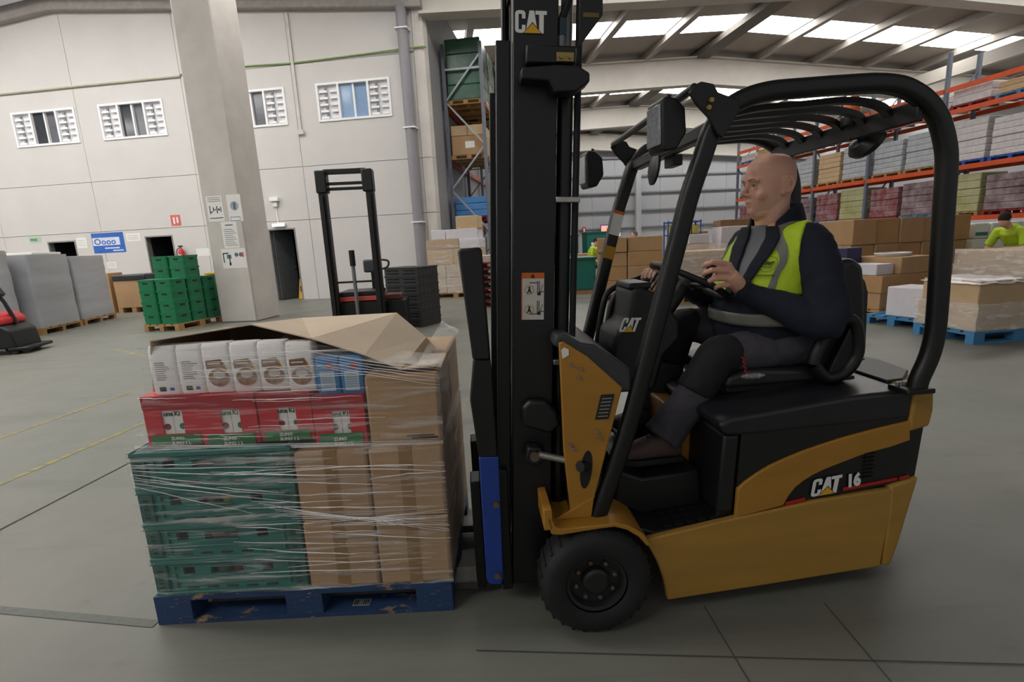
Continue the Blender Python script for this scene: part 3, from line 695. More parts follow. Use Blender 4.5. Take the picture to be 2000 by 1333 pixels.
# folded cardboard sheet over the top
def P(x, y, Y): return py(x, y, Y)
sv = [P(293, 667, 1.86), P(490, 634, 1.95), P(608, 662, 1.87), P(712, 694, 1.85), P(782, 722, 1.845), P(850, 716, 1.85),
      Vector((-1.42, 2.5, 1.10)), P(590, 622, 2.45), P(775, 612, 2.30), P(832, 660, 2.2), P(860, 690, 2.3), Vector((-1.41, 1.90, 0.945)), Vector((-1.43, 2.53, 0.76)), Vector((-1.0, 2.585, 0.76)), Vector((-0.60, 2.585, 0.76))]
MB().add(sv, [(0, 1, 7, 6), (1, 2, 7), (2, 8, 7), (2, 3, 8), (3, 4, 9, 8), (4, 5, 10, 9), (0, 6, 12, 11), (6, 7, 13, 12), (7, 8, 14, 13)]).build('cover_sheet', mat('sheet_card', '#cfbba3', 0.85, var=0.05, vscale=5), None, smooth=False)
cs = bpy.data.objects['cover_sheet']; so = cs.modifiers.new('thickness', 'SOLIDIFY'); so.thickness = 0.005; so.offset = 0
tag(cs, 'folded light brown cardboard sheet lying over the top of the load', 'cardboard')
# its left and back flaps are added to keep light out from underneath
# stretch wrap around everything
rnd = random.Random(3)
WR = thing('stretch_wrap', 'clear stretch film wound around the mixed load on the blue pallet', 'film', (PX, PY, PH))
def film_sheet(name, pts_fn, nu, nv, amp, mm, nrm):
    vs = []; fs = []
    for i in range(nu + 1):
        for j in range(nv + 1):
            p = Vector(pts_fn(i / nu, j / nv)) + Vector(nrm) * rnd.uniform(0, amp); vs.append(p - Vector((PX, PY, PH)))
    for i in range(nu):
        for j in range(nv): k = i * (nv + 1) + j; fs.append((k, k + nv + 1, k + nv + 2, k + 1))
    MB().add(vs, fs).build(name, mm, WR, ang=180)
def lerp(a, b_, t): return a + (b_ - a) * t
# lower front, upper front, right side, top skirt
film_sheet('front_film', lambda u, v: (lerp(-1.478, -0.280, u), 1.786, lerp(PH + 0.004, 0.742 - 0.03 * u, v)), 26, 16, 0.006, M_film, (0, -1, 0))
film_sheet('front_film', lambda u, v: (lerp(-1.475 + 0.09 * min(1, v * 1.6), -0.280, u), lerp(1.786, 1.83, min(1, v * 4)), lerp(0.742 - 0.03 * u, lerp(1.135, 0.99, max(0, (u - 0.55) / 0.45)), v)), 26, 12, 0.006, film_mat('stretch_wrap_thin', 0.05, 0.5, (1.6, 1.6, 24)), (0, -1, 0))
film_sheet('side_film', lambda u, v: (-0.284, lerp(1.786, 2.585, u), lerp(PH + 0.004, 1.0, v)), 14, 18, 0.008, M_filmb, (1, 0, 0))
film_sheet('top_film', lambda u, v: (lerp(-0.9, -0.270, u), lerp(1.828, 1.99, v), lerp(lerp(1.11, 0.998, u ** 0.7), lerp(1.13, 1.012, u ** 0.6), v) + 0.004 + 0.008 * u * (1 - u)), 14, 6, 0.004, M_filmb, (0, 0, 1))
film_sheet('top_film', lambda u, v: (lerp(-0.36, -0.270, u), lerp(1.83, 2.57, v), 1.014 + 0.05 * (1 - u) * v), 4, 12, 0.008, M_filmb, (0, 0, 1))
M_strand = mat('film_strand', '#ffffff', 0.2, var=0.03, spec=0.9)
def strand(a, b_, sag=0.0, r=0.0015):
    a = Vector(a); b_ = Vector(b_); pts = []
    for k in range(9):
        t = k / 8; p = a.lerp(b_, t) + Vector((0, -0.002 - 0.003 * rnd.random(), -sag * 4 * t * (1 - t) + rnd.uniform(-0.002, 0.002))); pts.append(p - Vector((PX, PY, PH)))
    MB().tube(pts, [r * (0.3 + 0.9 * math.sin(PI * min(1, k / 8 + 0.05)) * rnd.uniform(0.5, 1)) for k in range(9)], 5).build('film_strand', M_strand, WR)
Yf = 1.775
for k in range(28):   # fan of strands across the two brown columns
    z = 0.2 + 0.47 * rnd.random(); x0 = rnd.uniform(-1.2, -0.55); strand((x0, Yf, z + rnd.uniform(-0.02, 0.05)), (min(-0.275, x0 + rnd.uniform(0.25, 0.6)), Yf, z), rnd.uniform(-0.006, 0.008))
for k in range(9): strand((-1.0 + 0.02 * k, Yf, 0.52 - 0.012 * k), (-0.28, Yf, 0.36 + 0.012 * k), 0.004, 0.0013)
for k in range(24):   # strands across the red trays and packs
    z = 0.77 + 0.33 * rnd.random(); x0 = rnd.uniform(-1.43, -0.8); strand((x0, 1.822, z), (x0 + rnd.uniform(0.15, 0.5), 1.822, z - rnd.uniform(0, 0.012)), 0.001, 0.0014)
for k in range(8): strand((-1.46, Yf - 0.001, 0.70 - 0.012 * k), (-0.84 + rnd.uniform(-0.3, 0.1), Yf, 0.69 - 0.03 * k), 0.003, 0.0014)
for k in range(5): strand((-1.46, 1.82, 0.742 + 0.004 * k), (-0.28, 1.80, 0.715 + 0.003 * k), 0.004, 0.0012)
for k in range(6): strand((-0.75, 1.82, 1.09 - 0.01 * k), (-0.28, 1.822, 1.0 - 0.012 * k), 0.006, 0.0013)
# ------------------------------------------------------------------ forklift (front points to -x of its own frame)
AL = math.radians(4)
TX = Vector((math.cos(AL), math.sin(AL), 0)); TY = Vector((-math.sin(AL), math.cos(AL), 0))
T0 = Vector((0.266, 1.637, 0)) + 0.5 * TY
FK = thing('forklift', 'yellow and black three-wheel electric forklift carrying a wrapped pallet, driver seated on it', 'forklift', T0, AL)
def tp(x, y, c):
    p = onplane(x, y, T0 + c * TY, TY) - T0
    return (p.dot(TX), p.z)
def tps(pts, c): return [tp(x, y, c) for x, y in pts]
def t3(x, y, c):
    a = tp(x, y, c); return Vector((a[0], c, a[1]))
M_gold = mat('passivated_zinc', '#a8935a', 0.4, 0.6)
M_wlogo = mat('white_decal', '#e6e6e4', 0.5, var=0.02)
M_ylogo = mat('yellow_decal', '#e0a818', 0.5, var=0.02)

# drive wheels
def wheel(y, s):
    """s = -1: outer face towards -y"""
    o = y; i = y - s * 0.15
    R = 0.206
    tl = MB().lathe([(0.115, o - s * 0.012), (0.13, o), (0.175, o), (0.19, o - s * 0.01), (R, o - s * 0.03), (R, i + s * 0.03), (0.19, i + s * 0.01), (0.175, i), (0.115, i)], (0, 0, R), 'y', 56, cap=False)
    ty = tl.build('tyre', M_rubber, FK, ang=50)
    for k in range(28):
        a = 2 * PI * k / 28; m = MB().box(-0.006, 0.006, -0.05, 0.05, -0.003, 0.004)
        m.build('tread_block', M_rubber, ty, smooth=False, loc=(R * math.sin(a), (o + i) / 2 - 0.0, R + R * math.cos(a)), rot=(0, a, 0))
    MB().lathe([(0.118, o - s * 0.03), (0.112, o - s * 0.018), (0.100, o - s * 0.022), (0.094, o - s * 0.05), (0.03, o - s * 0.055), (0.001, o - s * 0.055)], (0, 0, R), 'y', 40, cap=False).build('rim', mat('rim_black', '#2b2a2c', 0.5, 0.2, var=0.15), FK, ang=50)
    MB().lathe([(0.052, o - s * 0.055), (0.050, o - s * 0.03), (0.04, o - s * 0.022), (0.001, o - s * 0.022)], (0, 0, R), 'y', 28, cap=False).build('hub', mat('hub_black', '#1f1f21', 0.5), FK)
    for k in range(8):
        a = 2 * PI * (k + 0.3) / 8
        MB().lathe([(0.009, o - s * 0.056), (0.009, o - s * 0.036), (0.006, o - s * 0.033), (0.0005, o - s * 0.033)], (0.075 * math.cos(a), 0, R + 0.075 * math.sin(a)), 'y', 6).build('wheel_bolt', mat('dull_bolt', '#77695a', 0.5, 0.6), FK, ang=30)
wheel(-0.525, -1); wheel(0.525, 1)
# steer wheel under the tail
for y in (-0.11, 0.02):
    MB().lathe([(0.05, y), (0.17, y), (0.18, y + 0.015), (0.18, y + 0.08), (0.17, y + 0.095), (0.05, y + 0.095)], (1.15, 0, 0.18), 'y', 36).build('rear_tyre', M_rubber, FK, ang=50)
MB().tube([(0, -0.36, 0.2), (0, 0.36, 0.2)], 0.06, 14).build('axle', M_black, FK)

# --- body. near-side outlines are taken on the plane of the flank; the flank tapers towards the tail
def yn(x): return -0.455 + 0.055 * max(0.0, (x - 0.2)) / 1.0           # near flank
def slabside(name, out, off, mm, depth=0.02, bevel=0.006, mirror=True):
    """body panel following the flank, thickness 'depth' inward from flank+off (and its twin on the far side)"""
    o = MB().prism(out, 'y', lambda p: yn(p[0]) - off, lambda p: yn(p[0]) - off + depth).build(name, mm, FK, bevel=bevel)
    if mirror: MB().prism(out, 'y', lambda p: -yn(p[0]) + off, lambda p: -yn(p[0]) + off - depth).build(name, mm, FK, bevel=bevel)
    return o
sk_in = [(1251, 1049), (1266, 1066), (1283, 1097), (1293, 1128), (1299, 1150), (1303, 1166)]
sk = [(0.184, 0.338), (0.213, 0.302), (0.245, 0.235), (0.268, 0.165), (0.279, 0.11), (0.285, 0.07), (0.7, 0.075), (1.19, 0.085), (1.20, 0.2), (1.222, 0.425), (0.9, 0.415), (0.55, 0.382), (0.3, 0.352)]
slabside('lower_skirt', sk, 0.012, M_yelworn, 0.03, 0.006)
# battery compartment core, closed dark box
MB().prism([(0.46, 0.1), (1.2, 0.1), (1.24, 0.46), (1.26, 0.70), (0.56, 0.71), (0.5, 0.45)], 'y', lambda p: yn(p[0]) + 0.02, lambda p: -yn(p[0]) - 0.02).build('battery_box', M_black, FK, bevel=0.01)
# yellow sweep on the flank
sw = tps([(1432, 1008), (1437, 951), (1452, 938), (1475, 923), (1500, 909), (1535, 894), (1570, 881), (1605, 870), (1640, 860), (1675, 851), (1710, 843), (1787, 827), (1787, 865), (1745, 878), (1696, 889), (1640, 908), (1610, 919), (1587, 929), (1568, 940), (1552, 952), (1538, 969), (1528, 986)], -0.425)
slabside('side_sweep', sw, 0.008, M_yel, 0.02, 0.004)
# black flank panel below the sweep with grille
lp = tps([(1528, 986), (1538, 969), (1552, 952), (1568, 940), (1587, 929), (1610, 919), (1640, 908), (1696, 889), (1745, 878), (1787, 867), (1787, 940), (1764, 950), (1640, 972)], -0.425)
slabside('flank_panel', lp, -0.002, M_blackp, 0.02, 0.002)
up = tps([(1437, 951), (1452, 938), (1475, 923), (1500, 909), (1570, 881), (1640, 860), (1710, 843), (1788, 827), (1788, 815), (1700, 822), (1560, 836), (1447, 848)], -0.425)
slabside('upper_flank_panel', up, -0.002, M_blackp, 0.02, 0.002)
def flank(px_, py_, off=0.004):
    a = tp(px_, py_, -0.425); return Vector((a[0], yn(a[0]) - off, a[1]))
# red line
for q in ((1533, 981, 1573, 973, 1573, 979, 1533, 987), (1651, 956, 1762, 939, 1762, 944, 1651, 962), (1767, 938, 1787, 934, 1787, 940, 1767, 944)):
    pts = [flank(q[2 * k], q[2 * k + 1]) for k in range(4)]
    MB().add(pts + [p + Vector((0, 0.004, 0)) for p in pts], [(0, 1, 2, 3), (7, 6, 5, 4), (0, 4, 5, 1), (1, 5, 6, 2), (2, 6, 7, 3), (3, 7, 4, 0)]).build('red_line', mat('red_decal', '#b3201c', 0.5), FK, smooth=False)
gp = flank(1700, 915, 0)
for k in range(7):
    B(gp.x - 0.012, gp.x + 0.028, yn(gp.x) - 0.006, yn(gp.x) + 0.006, gp.z - 0.05 + k * 0.016, gp.z - 0.043 + k * 0.016).build('grille_slat', M_black, FK, smooth=False)
# counterweight tail: rounded block and corner post foot
cwo = [(1.19, 0.085), (1.22, 0.085), (1.25, 0.17), (1.325, 0.46), (1.345, 0.66), (1.355, 0.72), (1.345, 0.815), (1.325, 0.825), (1.262, 0.825), (1.262, 0.70), (1.335, 0.67), (1.335, 0.6), (1.225, 0.428)]
def cwy(p, s):
    d = max(0, p[0] - 1.22); v = yn(p[0]) - 0.014 + 0.7 * d * d
    return v if s < 0 else -v
MB().prism([(1.20, 0.085), (1.235, 0.085), (1.262, 0.17), (1.33, 0.46), (1.20, 0.44)], 'y', lambda p: cwy(p, -1), lambda p: cwy(p, 1)).build('counterweight', M_yelworn, FK, bevel=0.012, seg=3)
MB().prism([(1.255, 0.655), (1.355, 0.665), (1.368, 0.73), (1.36, 0.812), (1.335, 0.828), (1.262, 0.828)], 'y', lambda p: cwy(p, -1), lambda p: cwy(p, 1)).build('tail_cap', M_yelworn, FK, bevel=0.014, seg=3)
MB().prism([(1.235, 0.43), (1.325, 0.455), (1.345, 0.69), (1.25, 0.70)], 'y', lambda p: cwy(p, -1) + 0.016, lambda p: cwy(p, 1) - 0.016).build('tail_panel', M_blackp, FK, bevel=0.004)
# rounded rear bulge of the counterweight
MB().prism([(1.22, -0.33), (1.33, -0.32), (1.46, -0.2), (1.5, 0.0), (1.46, 0.2), (1.33, 0.32), (1.22, 0.33)], 'z', 0.12, 0.815).build('counterweight_tail', M_yelworn, FK, bevel=0.03, seg=3)
MB().prism([(1.24, -0.30), (1.32, -0.29), (1.44, -0.18), (1.47, 0.0), (1.44, 0.18), (1.32, 0.29), (1.24, 0.30)], 'z', 0.815, 0.835).build('rear_deck', M_blackp, FK, bevel=0.006)
for k in range(8): B(1.30 + 0.014 * k, 1.307 + 0.014 * k, 0.02, 0.2, 0.835, 0.84).build('deck_grille_slat', M_black, FK, smooth=False)
# hood over the battery
hood = [(0.475, 0.76), (0.50, 0.715), (0.56, 0.708), (1.262, 0.712), (1.262, 0.80), (1.24, 0.826), (1.0, 0.822), (0.62, 0.792), (0.52, 0.785)]
MB().prism(hood, 'y', lambda p: yn(p[0]) - 0.006, lambda p: -yn(p[0]) + 0.006).build('hood', mat('hood_black', '#222327', 0.33, var=0.12, vscale=12, bump=0.04, bscale=180), FK, bevel=0.022, seg=4)
MB().prism([(0.485, 0.40), (0.55, 0.40), (0.565, 0.71), (0.505, 0.71)], 'y', -0.43, 0.43).build('seat_console_front', M_blackp, FK, bevel=0.01)
B(0.42, 0.50, -0.16, 0.32, 0.44, 0.72).build('inner_bulkhead', M_yel, FK, bevel=0.01)
# foot well: floor, step
MB().prism([(0.02, 0.45), (0.53, 0.41), (0.53, 0.385), (0.02, 0.42)], 'y', -0.26, 0.43).build('foot_plate', M_rubber, FK, bevel=0.004)
st = MB().prism([(0.10, 0.40), (0.245, 0.345), (0.53, 0.375), (0.53, 0.30), (0.26, 0.29), (0.10, 0.36)], 'y', -0.43, -0.24).build('step', M_blackp, FK, bevel=0.006)
MB().prism([(0.15, 0.54), (0.24, 0.50), (0.475, 0.515), (0.49, 0.36), (0.24, 0.34), (0.12, 0.40)], 'y', -0.30, 0.43).build('step_riser', M_blackp, FK, bevel=0.012)
for k in range(5):
    for j in range(4):
        B(0.285 + k * 0.045, 0.315 + k * 0.045, -0.42 + j * 0.042, -0.405 + j * 0.042, 0.352 + k * 0.0047, 0.362 + k * 0.0047).build('step_grip', M_blackp, st, smooth=False)
# front fenders
for s in (-1, 1):
    y0, y1 = (s * 0.5, s * 0.30)
    fd = [(-0.175, 0.48), (-0.160, 0.417), (-0.13, 0.411), (0.02, 0.422), (0.07, 0.424), (0.115, 0.408), (0.16, 0.375), (0.19, 0.335), (0.205, 0.342), (0.175, 0.388), (0.125, 0.424), (0.075, 0.44), (0.02, 0.437), (-0.13, 0.436), (-0.145, 0.445), (-0.16, 0.485)]
    MB().prism(fd, 'y', y0, y1).build('fender', M_yel, FK, bevel=0.004)
    MB().prism([(-0.14, 0.437), (0.0, 0.437), (0.01, 0.515)], 'y', s * 0.44, s * 0.43).build('gusset', M_yel, FK, bevel=0.002)
    B(-0.185, -0.155, min(s * 0.5, s * 0.3), max(s * 0.5, s * 0.3), 0.435, 0.515).build('fender_lip', M_yel, FK, bevel=0.003)
# front cowl: yellow side sheets, dark top
cw = [(-0.075, 0.44), (0.0, 0.42), (0.012, 0.50), (0.122, 0.925), (0.0, 1.045), (-0.085, 1.104), (-0.10, 1.10), (-0.095, 0.70)]
for s in (-1, 1): MB().prism(cw, 'y', s * 0.435, s * 0.415).build('cowl_side', M_yel, FK, bevel=0.004)
MB().prism([(-0.07, 0.44), (0.0, 0.42), (0.11, 0.90), (-0.01, 1.02), (-0.085, 1.08), (-0.085, 0.7)], 'y', -0.413, 0.413).build('cowl_core', M_black, FK)
top = [(-0.10, 1.115), (-0.085, 1.130), (-0.05, 1.118), (0.0, 1.085), (0.07, 1.05), (0.13, 0.985), (0.13, 0.93), (0.0, 1.045), (-0.085, 1.104)]
MB().prism([(-0.12, 1.09), (-0.11, 1.128), (-0.07, 1.128), (-0.02, 1.095), (0.03, 1.085), (0.09, 1.04), (0.16, 0.985), (0.165, 0.90), (0.11, 0.90), (0.0, 1.03)], 'y', -0.42, 0.42).build('dash_top', mat('dash_grey', '#3a3b40', 0.5, var=0.1), FK, bevel=0.012, seg=3)
dk = t3(1181, 795, -0.436)
B(dk.x - 0.024, dk.x + 0.024, -0.4385, -0.435, dk.z - 0.045, dk.z + 0.045).xf(lambda x, y, z: (x + (z - dk.z) * 0.25, y, z)).build('data_plate', mat('data_plate', '#2a2a2c', 0.4, 0.3), FK, smooth=False)
m = MB()
for k in range(6): m.box(dk.x - 0.018, dk.x + 0.018, -0.4392, -0.4385, dk.z - 0.036 + k * 0.013, dk.z - 0.032 + k * 0.013)
m.xf(lambda x, y, z: (x + (z - dk.z) * 0.25, y, z)).build('plate_print', mat('plate_print', '#8d8a84', 0.5), FK, smooth=False, kind='stuff')
for q in ((1115, 712), (1134, 720), (1130, 737), (1166, 843), (1171, 855), (1113, 868), (1119, 876)):
    p = t3(q[0], q[1], -0.436); MB().lathe([(0.006, -0.444), (0.006, -0.434)], (p.x, 0, p.z), 'y', 6).build('cowl_bolt', M_steel, FK, ang=30)
p = t3(1104, 690, -0.436); MB().prism([(p.x - 0.01, p.z - 0.02), (p.x + 0.012, p.z - 0.008), (p.x + 0.012, p.z + 0.012), (p.x - 0.004, p.z + 0.02), (p.x - 0.014, p.z + 0.01)], 'y', -0.4372, -0.435).build('sticker', M_paper, FK, smooth=False)
# slot with tilt cylinder
hc = t3(1145, 918, -0.436)
MB().lathe([(0.035, -0.437), (0.035, -0.434)], (0, 0, 0), 'y', 24).xf(lambda x, y, z: (hc.x + x * 0.62 + z * 0.25, y, hc.z + z * 2.1)).build('cylinder_slot', M_dark, FK)
c0 = t3(1136, 912, -0.45); c1 = t3(1052, 888, -0.42)
MB().tube([c0 + Vector((0.03, 0.03, -0.01)), c1], 0.013, 12).build('tilt_cylinder_rod', M_silver, FK)
MB().tube([c0 + Vector((0.03, 0.03, -0.01)), c0 + Vector((-0.006, 0, 0))], 0.02, 14).build('tilt_cylinder_gland', M_black, FK)

# --- mast (leaning back slightly): u = fore-aft from the front edge of the outer channel, w = up
LEAN = 0.049
def mt(u, y, w): return (-0.302 + u * math.cos(LEAN) + w * math.sin(LEAN), y, 0.087 - u * math.sin(LEAN) + w * math.cos(LEAN))
def mbox(name, u0, u1, y0, y1, w0, w1, mm, bevel=0.004, parent=None):
    return MB().box(u0, u1, y0, y1, w0, w1).xf(mt).build(name, mm, parent or FK, bevel=bevel)
for s in (-1, 1):
    ya, yb = sorted((s * 0.33, s * 0.24))
    mbox('outer_mast_channel', 0.0, 0.15, *sorted((s * 0.33, s * 0.315)), 0.02, 2.6, M_black)      # web
    mbox('outer_mast_flange', 0.0, 0.018, *sorted((s * 0.315, s * 0.25)), 0.02, 2.6, M_black)
    mbox('outer_mast_flange', 0.132, 0.15, *sorted((s * 0.315, s * 0.25)), 0.02, 2.6, M_black)
    mbox('inner_mast_channel', -0.055, -0.005, *sorted((s * 0.305, s * 0.285)), 0.0, 2.02, M_black)
    mbox('inner_mast_flange', 0.03, 0.12, *sorted((s * 0.30, s * 0.22)), 0.03, 2.62, M_blackp)
    MB().tube([mt(0.185, s * 0.285, 0.1), mt(0.185, s * 0.285, 2.0)], 0.028, 14).build('lift_cylinder', M_black, FK)
    MB().tube([mt(0.185, s * 0.285, 2.0), mt(0.185, s * 0.285, 2.5)], 0.02, 12).build('lift_rod', M_steel, FK)
for w in (0.06, 0.75, 1.5, 2.35):
    mbox('mast_cross_member', 0.02, 0.13, -0.25, 0.25, w, w + 0.08, M_black)
MB().tube([mt(0.225, -0.30, 0.4), mt(0.225, -0.30, 2.45)], 0.012, 8).build('hydraulic_hose', M_rubber, FK)
MB().tube([mt(0.05, 0.0, 0.3), mt(0.05, 0.0, 2.4)], 0.03, 12).build('free_lift_cylinder', M_black, FK)
for w in (0.92, 1.5): mbox('hose_clamp', 0.15, 0.235, -0.335, -0.31, w, w + 0.02, M_silver, 0.003)
# bracket with two bolts and bumper plate near the top of the mast
def mp_(x, y, c=-0.34):
    a = tp(x, y, c); X = a[0] + 0.302; Z = a[1] - 0.087
    return (X * math.cos(LEAN) - Z * math.sin(LEAN), X * math.sin(LEAN) + Z * math.cos(LEAN))
b0 = mp_(1025, 130); b1 = mp_(1122, 97)
mbox('mast_bracket', b0[0], b1[0], -0.375, -0.33, b0[1], b1[1], M_black, 0.006)
g0 = mp_(1087, 120, -0.377); g1 = mp_(1121, 103, -0.377)
mbox('bolt_plate', g0[0], g1[0], -0.380, -0.376, g0[1], g1[1], M_gold, 0.001)
for x in (1096, 1113):
    u, w = mp_(x, 111, -0.38); MB().lathe([(0.007, 0), (0.007, -0.007), (0.001, -0.007)], (0, 0, 0), 'y', 6).xf(lambda a, b_, c: mt(u + a, -0.38 + b_, w + c)).build('plate_bolt', M_gold, FK, ang=30)
bp_ = [mp_(*q, -0.36) for q in ((1015, 144), (1020, 139), (1085, 134), (1125, 136), (1147, 150), (1147, 166), (1120, 186), (1080, 187), (1070, 165), (1016, 161))]
MB().prism(bp_, 'y', -0.40, -0.33).xf(mt).build('bumper_plate', M_blackp, FK, bevel=0.008, seg=3)
tg = [mp_(*q, -0.34) for q in ((1131, -60), (1177, -60), (1177, 30), (1131, 92))]
MB().prism(tg, 'y', -0.345, -0.33).xf(mt).build('hose_guard', M_black, FK, bevel=0.003)
s0 = mp_(1139, 33, -0.347); s1 = mp_(1170, 25, -0.347); mbox('yellow_sticker', s0[0], s1[0], -0.3465, -0.345, s0[1], s1[1], mat('sticker_olive', '#6f5f22', 0.5), 0)
h0 = mp_(1098, 98, -0.33); MB().tube([mt(h0[0], -0.31, h0[1] - 0.01), mt(h0[0], -0.31, h0[1] + 0.05)], 0.014, 12).build('hose_fitting', M_steel, FK)
MB().tube([mt(h0[0], -0.31, h0[1] + 0.05), mt(h0[0], -0.31, h0[1] + 0.10)], 0.018, 6).build('fitting_nut', mat('teal_fitting', '#33474c', 0.4, 0.4), FK, ang=25)
MB().tube(catmull([mt(h0[0], -0.31, h0[1] + 0.1), mt(h0[0] + 0.03, -0.31, h0[1] + 0.2), mt(h0[0] + 0.02, -0.30, h0[1] + 0.4)]), 0.012, 8).build('hydraulic_hose', M_rubber, FK)
# warning decal
d0 = mp_(1018, 625, -0.331); d1 = mp_(1063, 533, -0.331)
DW = mbox('warning_decal', d0[0], d1[0], -0.3318, -0.330, d0[1], d1[1], mat('decal_white', '#d9d3cd', 0.5), 0)
hh = d1[1] - d0[1]; ww = d1[0] - d0[0]
mbox('decal_header', d0[0], d1[0], -0.3324, -0.3318, d1[1] - hh * 0.12, d1[1], mat('decal_orange', '#d96a1a', 0.5), 0)
mbox('decal_edge', d0[0], d0[0] + ww * 0.04, -0.3324, -0.3318, d0[1], d1[1], mat('decal_orange', '#d96a1a', 0.5), 0)
um = (d0[0] + d1[0]) / 2
MB().prism([(um - 0.008, d1[1] - hh * 0.105), (um + 0.008, d1[1] - hh * 0.105), (um, d1[1] - hh * 0.015)], 'y', -0.333, -0.332).xf(mt).build('warning_triangle', M_ink, FK, smooth=False)
for k, wc in enumerate((d0[1] + hh * 0.64, d0[1] + hh * 0.22)):
    ring = MB(); n = 20; uc = d0[0] + ww * 0.35
    vs = []; 
    for j in range(n):
        a = 2 * PI * j / n
        for r_ in (0.017, 0.0145): vs.append((uc + r_ * math.cos(a), -0.3328, wc + r_ * math.sin(a)))
    ring.add(vs, [(2 * j, 2 * j + 1, (2 * j + 3) % (2 * n), (2 * j + 2) % (2 * n)) for j in range(n)]).xf(mt).build('ban_ring', mat('decal_amber', '#cfae3c', 0.5), FK, smooth=False)
    fig = MB(); fig.prism([(uc + 0.0035 * math.cos(2 * PI * j / 10), wc + 0.009 + 0.0035 * math.sin(2 * PI * j / 10)) for j in range(10)], 'y', -0.3334, -0.3328)
    fig.prism([(uc - 0.003, wc + 0.005), (uc + 0.003, wc + 0.005), (uc + 0.004, wc - 0.002), (uc + 0.009, wc - 0.012), (uc + 0.006, wc - 0.013), (uc, wc - 0.005), (uc - 0.006, wc - 0.013), (uc - 0.009, wc - 0.012), (uc - 0.004, wc - 0.002)], 'y', -0.3334, -0.3328)
    fig.xf(mt).build('ban_figure', M_ink, FK, smooth=False, kind='stuff')
    tr = MB(); ux = d0[0] + ww * 0.72
    tr.box(ux - 0.002, ux, -0.3334, -0.3328, wc - 0.018, wc + 0.032); tr.box(ux + 0.004, ux + 0.006, -0.3334, -0.3328, wc - 0.018, wc + 0.032)
    tr.box(ux - 0.03, ux, -0.3334, -0.3328, (wc + 0.024, wc - 0.017)[k], (wc + 0.0265, wc - 0.0145)[k])
    tr.box(ux + 0.006, ux + 0.022, -0.3334, -0.3328, wc - 0.008, wc - 0.0055)
    tr.prism([(ux + 0.009, wc - 0.006), (ux + 0.0105, wc - 0.006), (ux + 0.0185, wc + 0.02), (ux + 0.017, wc + 0.02)], 'y', -0.3334, -0.3328)
    tr.prism([(ux + 0.005 + 0.006 * math.cos(2 * PI * j / 12), wc - 0.014 + 0.006 * math.sin(2 * PI * j / 12)) for j in range(12)], 'y', -0.3334, -0.3328)
    tr.xf(mt).build('truck_figure', M_ink, FK, smooth=False, kind='stuff')

# logo: three heavy letters and a yellow triangle; frame = origin, x axis, up axis (local), height
def logo(o, xd, ud, hgt, wid, parent=None, thick=0.0012):
    X = Vector(xd).normalized(); Uu = Vector(ud).normalized(); o = Vector(o)
    nrm = X.cross(Uu).normalized()
    polys = {
        'letter_c': [(0.0, 0.12), (0.04, 0.03), (0.11, 0.0), (0.22, 0.0), (0.29, 0.03), (0.325, 0.12), (0.325, 0.36), (0.215, 0.36), (0.215, 0.16), (0.11, 0.16), (0.11, 0.84), (0.215, 0.84), (0.215, 0.64), (0.325, 0.64), (0.325, 0.88), (0.29, 0.97), (0.22, 1.0), (0.11, 1.0), (0.04, 0.97), (0.0, 0.88)],
        'letter_a': [(0.33, 0.0), (0.45, 1.0), (0.60, 1.0), (0.72, 0.0), (0.60, 0.0), (0.575, 0.25), (0.475, 0.25), (0.45, 0.0)],
        'letter_t': [(0.64, 1.0), (1.0, 1.0), (1.0, 0.83), (0.905, 0.83), (0.905, 0.0), (0.76, 0.0), (0.76, 0.83), (0.64, 0.83)],
    }
    def put(name, pts, mm, e):
        P2 = [o + X * (a * wid) + Uu * (b_ * hgt) for a, b_ in pts]; n = len(P2)
        q = [p + nrm * (e + thick) for p in P2] + [p + nrm * e * 0.0 for p in P2]
        MB().add(q, [tuple(range(n)), tuple(range(2 * n - 1, n - 1, -1))] + [(i, (i + 1) % n, (i + 1) % n + n, i + n) for i in range(n)]).build(name, mm, parent or FK, smooth=False)
    for k in polys: put(k, polys[k], M_wlogo, 0.0)
    put('logo_outline', [(0.24, -0.03), (0.86, -0.03), (0.55, 0.50)], M_ink, 0.0006)  # black printed outline around the triangle
    put('logo_triangle', [(0.28, 0.0), (0.82, 0.0), (0.55, 0.44)], M_ylogo, 0.0012)
l0 = mp_(1006, 64, -0.331); l1 = mp_(1068, 22, -0.331)
lo = Vector(mt(l0[0], -0.331, l0[1])); logo(lo, Vector(mt(1, 0, 0)) - Vector(mt(0, 0, 0)), Vector(mt(0, 0, 1)) - Vector(mt(0, 0, 0)), l1[1] - l0[1], l1[0] - l0[0])
f0 = flank(1583, 972, 0.005); f1 = flank(1641, 968, 0.005); fu = flank(1586, 938, 0.005)
sl = math.atan2(flank(1764, 950).z - flank(1540, 984).z, flank(1764, 950).x - flank(1540, 984).x)
logo(f0, (math.cos(sl), 0.055 * math.cos(sl), math.sin(sl)), (0.12, 0, 1), (fu - f0).z, (f1 - f0).length)
n0 = flank(1657, 954, 0.005)
text_on('model_number', '16', 0.07, M_wlogo, FK, n0, (math.cos(sl), 0.055, math.sin(sl)), (0.08, 0, 1), bold=0.004, sx=0.85)

